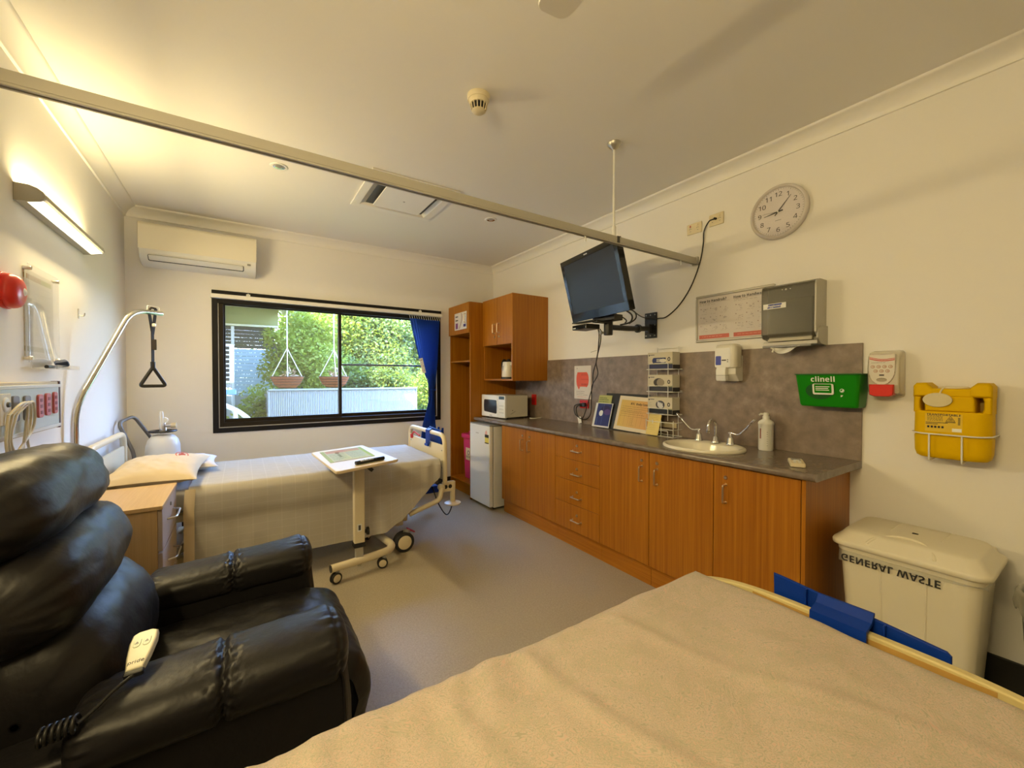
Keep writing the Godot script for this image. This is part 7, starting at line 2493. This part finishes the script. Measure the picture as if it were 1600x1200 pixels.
func blue_rack(label: String, p: Vector3, kind: int) -> void:
	var t := T("bed_rack", label, "rack", p, 0.0, "")
	if kind == 0:
		# ribbed tray outside the board, clip over the tube
		var pl := mb()
		pl.at(Basis(Vector3(0, 0, 1), Vector3.UP, Vector3(1, 0, 0)), Vector3(0.028, -0.01, -0.01))
		pl.prism([Vector2(-0.10, 0.045), Vector2(0.165, 0.035), Vector2(0.16, -0.11), Vector2(-0.09, -0.11)], 0.0, 0.012, 0.003)
		P("plate", pl, M.blue, t)
		for k in 4:
			var z := -0.105 + k * 0.085
			P("rib", mb().box(Vector3(0.038, -0.11, z - 0.004), Vector3(0.055, 0.045, z + 0.004), 0.001), M.blue, t)
		P("tray", mb().box(Vector3(0.028, -0.13, -0.11), Vector3(0.085, -0.115, 0.15), 0.003), M.blue, t)
		var ck := mb()
		ck.at(Basis(Vector3(1, 0, 0), Vector3.UP, Vector3(0, 0, 1)), Vector3(0, 0, -0.06))
		ck.prism([Vector2(-0.026, -0.11), Vector2(-0.021, -0.11), Vector2(-0.021, 0.010), Vector2(0.0, 0.021), Vector2(0.024, 0.012), Vector2(0.028, -0.02), Vector2(0.036, -0.02), Vector2(0.034, 0.02), Vector2(0.0, 0.030), Vector2(-0.026, 0.016)], 0.0, 0.085, 0.001)
		P("clip", ck, M.blue, t)
		P("clip_foot", mb().box(Vector3(-0.040, -0.125, -0.055), Vector3(-0.022, -0.105, 0.02), 0.003), M.blue, t)
	else:
		var pl := mb()
		pl.at(Basis(Vector3(0, 0, 1), Vector3.UP, Vector3(1, 0, 0)), Vector3(0.032, 0, 0))
		pl.prism([Vector2(-0.195, 0.050), Vector2(-0.165, 0.048), Vector2(0.182, 0.012), Vector2(0.190, 0.004), Vector2(0.190, -0.12), Vector2(-0.19, -0.12)], 0.0, 0.010, 0.003)
		P("plate", pl, M.blue, t)
		var ck := mb()
		ck.at(Basis(Vector3(1, 0, 0), Vector3.UP, Vector3(0, 0, 1)), Vector3(0, 0, -0.075))
		ck.prism([Vector2(-0.030, -0.06), Vector2(-0.022, -0.06), Vector2(-0.021, 0.004), Vector2(0.020, 0.012), Vector2(0.032, 0.030), Vector2(0.036, 0.030), Vector2(0.036, 0.040), Vector2(0.028, 0.040), Vector2(0.012, 0.020), Vector2(-0.028, 0.011)], 0.0, 0.125, 0.001)
		P("clip", ck, M.blue, t)
		P("rib", mb().box(Vector3(0.020, -0.06, -0.105), Vector3(0.034, 0.04, -0.101), 0.001), M.blue, t)
		P("rib", mb().box(Vector3(0.020, -0.06, 0.070), Vector3(0.034, 0.022, 0.074), 0.001), M.blue, t)


# a padded roll between two ends, with creases gathered at both ends
func bolster(c: Vector3, e1: Vector3, e2: Vector3, ax: Vector3, r1: float, r2: float, half: float, sd: int, p1 := 2.4, crease := 0.010) -> Mb:
	var nz := noise(sd, 1.0, 3)
	var rows := []
	var n := 84
	var seg := 72
	for i in n + 1:
		var t := -cos(PI * i / n)
		var f := pow(maxf(0.0, 1.0 - pow(absf(t), 5.0)), 0.42)
		var row := []
		for j in seg:
			var a := TAU * j / seg
			var ca := cos(a)
			var sa := sin(a)
			var k := pow(pow(absf(ca), p1) + pow(absf(sa), p1), -1.0 / p1)
			var w := 0.0
			var end := pow(absf(t), 3.0)
			var rg := sin(a * 9.0 + sd + 1.5 * nz.get_noise_2d(a * 2.0, t * 2.0)) * 0.6 + sin(a * 17.0 + sd * 2.0 + t * 3.0) * 0.4
			w += 0.8 * crease * rg * end * f
			w += 0.010 * nz.get_noise_3d(ca * 0.9, sa * 0.9, t * half * 3.0)
			w += 0.0016 * nz.get_noise_3d(ca * 2.0, sa * 2.0, t * half * 10.0)
			w += 0.0028 * sin(t * half * 26.0 + 2.5 * nz.get_noise_2d(a * 1.5, sd)) * (0.35 + 0.65 * maxf(0.0, nz.get_noise_2d(a * 1.2 + 9.0, t * 1.5)))
			row.append(c + ax * t * half + (e1 * ca * r1 + e2 * sa * r2) * k * f + (e1 * ca + e2 * sa) * w * minf(1.0, f * 1.5))
		rows.append(row)
	return mb().sheet(rows, true)


func arm_pad(x0: float, x1: float, zc: float, hw: float, y0: float, ytop0: float, ytop1: float, seam: float, sd: int) -> Mb:
	# runs along x from the back (x0) to the front (x1); cross-section is a rounded saddle
	var nz := noise(sd, 1.0, 3)
	var rows := []
	var n := 120
	var seg := 56
	for i in n + 1:
		var u := i / float(n)
		var x := lerpf(x0, x1, u)
		var yt := lerpf(ytop0, ytop1, clampf((x - x0) / (x1 - x0), 0.0, 1.0))
		var ef := pow(maxf(0.0, 1.0 - pow(clampf((x - (x1 - 0.07)) / 0.07, 0.0, 1.0), 2.4)), 0.45)
		var eb := pow(maxf(0.0, 1.0 - pow(clampf(((x0 + 0.05) - x) / 0.05, 0.0, 1.0), 2.4)), 0.45)
		var f := minf(ef, eb)
		var h := (yt - y0)
		var row := []
		for j in seg:
			var a := TAU * j / seg
			var ca := cos(a)
			var sa := sin(a)
			var k := pow(pow(absf(ca), 2.7) + pow(absf(sa), 2.7), -1.0 / 2.7)
			var w := 0.005 * nz.get_noise_3d(x * 3.0, ca * 0.8, sa * 0.8) + 0.0014 * nz.get_noise_3d(x * 9.0, ca * 2.0, sa * 2.0)
			var d := x - seam
			w -= 0.013 * exp(-pow(d / 0.008, 2.0))
			w += 0.0055 * exp(-pow(d / 0.034, 2.0)) * sin(a * 21.0 + 3.0 * nz.get_noise_2d(a * 2.0, x * 30.0) + signf(d) * 1.2)
			var df := x - (x1 - 0.035)
			w -= 0.006 * exp(-pow(df / 0.006, 2.0))
			w += 0.0045 * exp(-pow((df + 0.012) / 0.030, 2.0)) * sin(a * 19.0 + 1.0)
			var db := x - (x0 + 0.03)
			w += 0.005 * exp(-pow(db / 0.025, 2.0)) * sin(a * 19.0 + 2.0)
			row.append(Vector3(x, (y0 + yt) * 0.5 + (sa * k * h * 0.5) * (0.25 + 0.75 * f) + sa * w, zc + ca * k * hw * (0.2 + 0.8 * f) + ca * w))
		rows.append(row)
	var m := mb().sheet(rows, true)
	m.cap(rows[0], Vector3(-1, 0, 0))
	m.cap(rows[-1], Vector3(1, 0, 0))
	return m


func recliner() -> void:
	var t := T("recliner", "black leather recliner with padded arms and rolled back cushions", "recliner", Vector3(-0.25, 0.0, -1.70))
	var L: Material = M.leather
	# back: three rolls on a leaning shell
	var e1 := Vector3(-0.24, 0.97, 0).normalized()
	var e2 := Vector3(0.97, 0.24, 0).normalized()
	var zc := -1.675
	var az := Vector3(0, 0, 1)
	var shell := mb()
	var sp := [Vector2(-0.62, 0.10), Vector2(-0.46, 0.10), Vector2(-0.44, 0.40), Vector2(-0.53, 0.80), Vector2(-0.575, 1.02), Vector2(-0.615, 1.05), Vector2(-0.685, 1.02), Vector2(-0.66, 0.60)]
	shell.at(Basis(Vector3(1, 0, 0), Vector3.UP, Vector3(0, 0, 1)), Vector3(0, 0, -2.02))
	shell.prism(sp, 0.0, 0.69, 0.035, true)
	W("back_shell", shell, L, t)
	W("head_cushion", bolster(Vector3(-0.535, 0.998, zc), e1, e2, az, 0.122, 0.165, 0.345, 3, 2.5, 0.012), L, t)
	W("middle_cushion", bolster(Vector3(-0.475, 0.800, zc), e1, e2, az, 0.125, 0.160, 0.355, 5, 2.6, 0.010), L, t)
	W("lower_cushion", bolster(Vector3(-0.425, 0.560, zc), e1, e2, az, 0.180, 0.175, 0.325, 8, 2.6, 0.008), L, t)
	# seat and leg rest as one padded run
	var prof := [Vector2(-0.40, 0.40), Vector2(-0.20, 0.425), Vector2(-0.05, 0.436), Vector2(0.10, 0.440), Vector2(0.22, 0.436), Vector2(0.29, 0.418), Vector2(0.335, 0.385), Vector2(0.362, 0.33), Vector2(0.370, 0.27), Vector2(0.352, 0.21), Vector2(0.345, 0.17), Vector2(0.335, 0.11), Vector2(0.31, 0.06)]
	var fine := []
	for q in prof:
		fine.append(Vector3(q.x, q.y, 0))
	fine = curve(fine, 6)
	var nz := noise(15, 1.0, 3)
	var rows := []
	var z0 := -2.0
	var z1 := -1.385
	for i in fine.size():
		var p: Vector3 = fine[i]
		var a: Vector3 = fine[maxi(i - 1, 0)]
		var b: Vector3 = fine[mini(i + 1, fine.size() - 1)]
		var d := (b - a).normalized()
		var nn := Vector3(-d.y, d.x, 0)
		if nn.y < 0 and nn.x < 0:
			nn = -nn
		var row := []
		for k in 60:
			var v := k / 59.0
			var z := lerpf(z0, z1, v)
			var ed := minf(v, 1.0 - v) * (z1 - z0)
			var fall := 0.055 * pow(1.0 - clampf(ed / 0.07, 0.0, 1.0), 2.2)
			var w := 0.010 * nz.get_noise_3d(p.x * 4.0, p.y * 4.0, z * 4.0) + 0.004 * nz.get_noise_3d(p.x * 12.0, p.y * 12.0, z * 12.0)
			# soft pulls across the seat near the arm
			w += 0.004 * sin((p.x * 0.6 + z) * 60.0) * clampf((z + 1.70) / 0.25, 0.0, 1.0) * clampf((0.25 - p.x) / 0.2, 0.0, 1.0)
			row.append(Vector3(p.x, p.y, z) + nn * (w - fall))
		rows.append(row)
	var seat := mb().sheet(rows, false, Vector2.ONE, true)
	W("seat", seat, L, t)
	# arms: pads on upright side panels
	W("arm_pad", arm_pad(-0.315, 0.262, -2.065, 0.120, 0.455, 0.572, 0.612, -0.035, 21), L, t)
	W("arm_pad", arm_pad(-0.335, 0.262, -1.335, 0.128, 0.455, 0.585, 0.622, -0.045, 27), L, t)
	for k in 2:
		var zz: float = [-2.165, -1.435][k]
		var sd := mb()
		var sr := []
		var outl := [Vector2(-0.70, 0.50), Vector2(-0.34, 0.53), Vector2(0.10, 0.55), Vector2(0.215, 0.545), Vector2(0.252, 0.50), Vector2(0.262, 0.40), Vector2(0.265, 0.20), Vector2(0.255, 0.06), Vector2(-0.66, 0.05), Vector2(-0.72, 0.10), Vector2(-0.73, 0.35)]
		sd.at(Basis(Vector3(1, 0, 0), Vector3.UP, Vector3(0, 0, 1)), Vector3(0, 0, zz))
		sd.prism(outl, 0.0, 0.205, 0.028, true)
		W("side_panel", sd, L, t)
		var pf := []
		var zo: float = [-2.165, -1.230][k]
		for q in [Vector2(-0.70, 0.475), Vector2(-0.34, 0.500), Vector2(0.10, 0.525), Vector2(0.20, 0.520), Vector2(0.232, 0.49), Vector2(0.240, 0.40), Vector2(0.243, 0.20), Vector2(0.235, 0.075)]:
			pf.append(Vector3(q.x, q.y, zo))
		W("piping", mb().tube(curve(pf, 5), 0.004, 6), L, t)
	W("base", slab(mb(), -0.68, 0.0, -2.10, 0.20, 0.30, -1.27, 0.01), M.black, t)
	# hand control on the near arm
	var hc := T("hand_control", "pale hand control with rounded end resting on the near recliner arm", "hand control", Vector3(-0.222, 0.628, -1.40))
	var up := Vector3(-0.10, 0.96, 0.22).normalized()
	var along := Vector3(0.05, 0.20, -0.98)
	along = (along - up * up.dot(along)).normalized()
	var across := along.cross(up)
	var hb := mb()
	hb.at(Basis(across, along, up), Vector3.ZERO)
	var outl2 := [Vector2(-0.017, -0.062), Vector2(0.017, -0.062), Vector2(0.024, -0.02), Vector2(0.0285, 0.03), Vector2(0.026, 0.058), Vector2(0.014, 0.066), Vector2(-0.014, 0.066), Vector2(-0.026, 0.058), Vector2(-0.0285, 0.03), Vector2(-0.024, -0.02)]
	hb.prism(outl2, -0.012, 0.010, 0.005, true)
	P("body", hb, mat(0.78, 0.74, 0.56, 0.3), hc)
	var kb := mb()
	kb.at(Basis(across, along, up), Vector3.ZERO)
	kb.box(Vector3(-0.020, -0.076, -0.009), Vector3(0.020, -0.060, 0.007), 0.004)
	P("end_cap", kb, M.black, hc)
	for s in [-1, 1]:
		var bb := mb()
		bb.at(Basis(across, along, up), Vector3.ZERO)
		bb.prism(rr(0.015, 0.030, 0.007, 4, Vector2(s * 0.010, 0.022)), 0.009, 0.0118, 0.001)
		var bt := P("button", bb, mat(0.62, 0.72, 0.60, 0.3), hc)
		var ar := mb()
		ar.at(Basis(across, along, up), Vector3.ZERO)
		ar.prism([Vector2(s * 0.010 - 0.004, 0.018), Vector2(s * 0.010 + 0.004, 0.018), Vector2(s * 0.010, 0.026)], 0.0116, 0.0124)
		P("arrow", ar, M.grey, bt)
	text("pride", 0.010, M.ink, hc, Transform3D(Basis(across, along, up), across * 0.0 - along * 0.042 + up * 0.0102), false)
	var cp := [Vector3(-0.222, 0.628, -1.40) - along * 0.074]
	var p0: Vector3 = cp[0]
	var p1 := Vector3(-0.300, 0.592, -1.235)
	var cord := curve([p0, p0.lerp(p1, 0.35) + Vector3(0, 0.004, 0), p0.lerp(p1, 0.7), p1], 6)
	var cm := mb()
	cm.tube(cord, 0.0042, 8)
	# coiled lead
	var coil := []
	var ca := Vector3(-0.300, 0.592, -1.240)
	var cb2 := Vector3(-0.360, 0.585, -1.240)
	var dirc := (cb2 - ca).normalized()
	var u1 := dirc.cross(Vector3.UP).normalized()
	var u2 := u1.cross(dirc)
	for i in 100:
		var q := i / 99.0
		var an := q * TAU * 6.0
		coil.append(ca.lerp(cb2, q) + (u1 * cos(an) + u2 * sin(an)) * 0.016)
	cm.tube(coil, 0.0038, 7)
	P("cord", (func() -> Mb:
		for i in cm.v.size():
			cm.v[i] -= Vector3(-0.222, 0.628, -1.40)
		return cm).call(), M.black, hc)


func overbed_table() -> void:
	var t := T("overbed_table", "cream overbed table on castors standing across the window bed", "table", Vector3(0.66, 0.0, -2.87))
	# top: far end over the bed, a little turned
	var cor := [Vector2(0.410, -3.235), Vector2(0.445, -2.492), Vector2(0.862, -2.655), Vector2(0.800, -3.375)]
	var cx := Vector2(0.629, -2.94)
	var dz := Vector2(-0.055, -1.0).normalized()
	var dxx := Vector2(1.0, -0.20).normalized()
	var top := []
	for q in [[0.205, 0.375], [-0.205, 0.375], [-0.205, -0.375], [0.205, -0.375]]:
		pass
	# rounded corners on the measured outline
	var pts := []
	for q in cor:
		pts.append(Vector3(q.x, -q.y, 0))
	var loop := []
	for i in 4:
		var a: Vector3 = pts[(i + 3) % 4]
		var b: Vector3 = pts[i]
		var c: Vector3 = pts[(i + 1) % 4]
		var seg := bent([b + (a - b) * 0.2, b, b + (c - b) * 0.2], 0.03, 4)
		for q in range(1, seg.size() - 1):
			loop.append(Vector2(seg[q].x, seg[q].y))
	var m := mb()
	m.at(Basis(Vector3(1, 0, 0), Vector3(0, 0, -1), Vector3(0, 1, 0)), Vector3(0, 0.778, 0))
	m.prism(loop, 0.0, 0.019, 0.005, true)
	W("table_top", m, mat(0.72, 0.60, 0.42, 0.35), t)
	W("top_bracket", slab(mb(), 0.60, 0.762, -3.02, 0.72, 0.778, -2.72, 0.003), M.dark_grey, t)
	var col := mb()
	slab(col, 0.622, 0.215, -2.905, 0.690, 0.765, -2.850, 0.006)
	W("column", col, M.cream, t)
	W("inner_column", slab(mb(), 0.632, 0.085, -2.898, 0.680, 0.23, -2.858, 0.004), M.alu, t)
	W("column_collar", slab(mb(), 0.618, 0.190, -2.909, 0.694, 0.222, -2.846, 0.004), M.black, t)
	var tag2 := W("label", slab(mb(), 0.640, 0.300, -2.8495, 0.668, 0.350, -2.8485), M.print_white, t, "small white printed label")
	W("label_print", slab(mb(), 0.647, 0.308, -2.8486, 0.662, 0.342, -2.8480), M.dark_grey, tag2)
	W("height_lever", (func() -> Mb:
		var q := mb()
		q.at(Basis(Vector3(0, 0, 1), -0.75), Vector3(0.702, 0.735, -2.80))
		q.box(Vector3(-0.035, -0.012, -0.014), Vector3(0.035, 0.012, 0.014), 0.003)
		return q).call(), M.black, t)
	W("height_knob", mb().lathe([Vector2(0, 0), Vector2(0.012, 0), Vector2(0.012, 0.012), Vector2(0.026, 0.016), Vector2(0.028, 0.03), Vector2(0, 0.036)], Vector3(0.690, 0.285, -2.875), Vector3(1, 0, 0), 16), M.black, t)
	var bs := mb()
	bs.tube(bent([Vector3(0.472, 0.098, -2.835), Vector3(0.66, 0.098, -2.865), Vector3(0.93, 0.098, -2.93), Vector3(0.86, 0.098, -3.50)], 0.16, 10), 0.026, 14)
	W("base_tube", bs, M.cream, t)
	W("end_plug", mb().tube([Vector3(0.468, 0.098, -2.8345), Vector3(0.473, 0.098, -2.8352)], 0.0245, 14), M.black, t)
	W("base_bolt", mb().lathe([Vector2(0, 0), Vector2(0.012, 0), Vector2(0.012, 0.012), Vector2(0, 0.014)], Vector3(0.655, 0.064, -2.862), Vector3.UP, 12), M.alu, t)
	castor(t, Vector3(0.500, 0.0, -2.828), 0.036, 0.35, false)
	castor(t, Vector3(0.815, 0.0, -2.885), 0.036, -0.15, false)
	castor(t, Vector3(0.855, 0.0, -3.46), 0.036, 0.8, false)
	# laminated chart and a marker on it
	var rng := RandomNumberGenerator.new()
	rng.seed = 91
	var im := canvas(192, 128, Color(0.82, 0.82, 0.76))
	fr(im, 0.0, 0.0, 0.08, 1.0, Color(0.70, 0.76, 0.58))
	fr(im, 0.92, 0.0, 0.08, 1.0, Color(0.72, 0.80, 0.56))
	fr(im, 0.10, 0.05, 0.8, 0.22, Color(0.84, 0.66, 0.62))
	fr(im, 0.10, 0.32, 0.36, 0.6, Color(0.78, 0.81, 0.74))
	fr(im, 0.50, 0.32, 0.40, 0.6, Color(0.78, 0.80, 0.82))
	print_rows(im, 0.12, 0.36, 0.3, 7, 0.08, Color(0.5, 0.6, 0.52), rng, 0.02)
	print_rows(im, 0.52, 0.36, 0.34, 7, 0.08, Color(0.6, 0.62, 0.66), rng, 0.02)
	disc(im, 0.33, 0.28, 0.045, 0.07, Color(0.62, 0.36, 0.26))
	fr(im, 0.30, 0.40, 0.06, 0.30, Color(0.60, 0.64, 0.56))
	var sh := mb()
	sh.at(Basis(dxx_v(0.96, -0.28), Vector3(0.0, 0, -1).normalized(), Vector3.UP), Vector3(0.610, 0.7975, -3.02))
	sh.box(Vector3(-0.155, -0.21, 0.0), Vector3(0.155, 0.21, 0.002), 0.0)
	one("laminated_chart", sh, pic(im, 0.15), "laminated green and pink chart lying on the overbed table", "chart", Vector3(0.610, 0.7975, -3.02))
	var pn := T("marker", "fat black marker with white lettering near the overbed table edge", "pen", Vector3(0.665, 0.7975, -2.645))
	var pa := Vector3(-0.085, 0.012, 0.03)
	var pb := Vector3(0.105, 0.012, -0.04)
	P("barrel", mb().tube([pa, pa.lerp(pb, 0.04), pa.lerp(pb, 0.90), pb], 0.012, 12), M.black, pn)
	P("cap", mb().tube([pb.lerp(pa, 0.28), pb.lerp(pa, 0.02)], 0.0128, 12), M.gloss_black, pn)
	var d := (pb - pa).normalized()
	var pm := mb()
	pm.at(Basis(d, Vector3(0, 0.75, -0.66).normalized(), d.cross(Vector3(0, 0.75, -0.66).normalized())), pa.lerp(pb, 0.38) + Vector3(0, 0.0095, 0.0085))
	for k in 9:
		pm.box(Vector3(-0.045 + k * 0.0105, -0.004, -0.001), Vector3(-0.038 + k * 0.0105, 0.004 - 0.002 * (k % 3), 0.0006), 0.0)
	P("print", pm, M.print_white, pn)


func dxx_v(x: float, z: float) -> Vector3:
	return Vector3(x, 0, z).normalized()
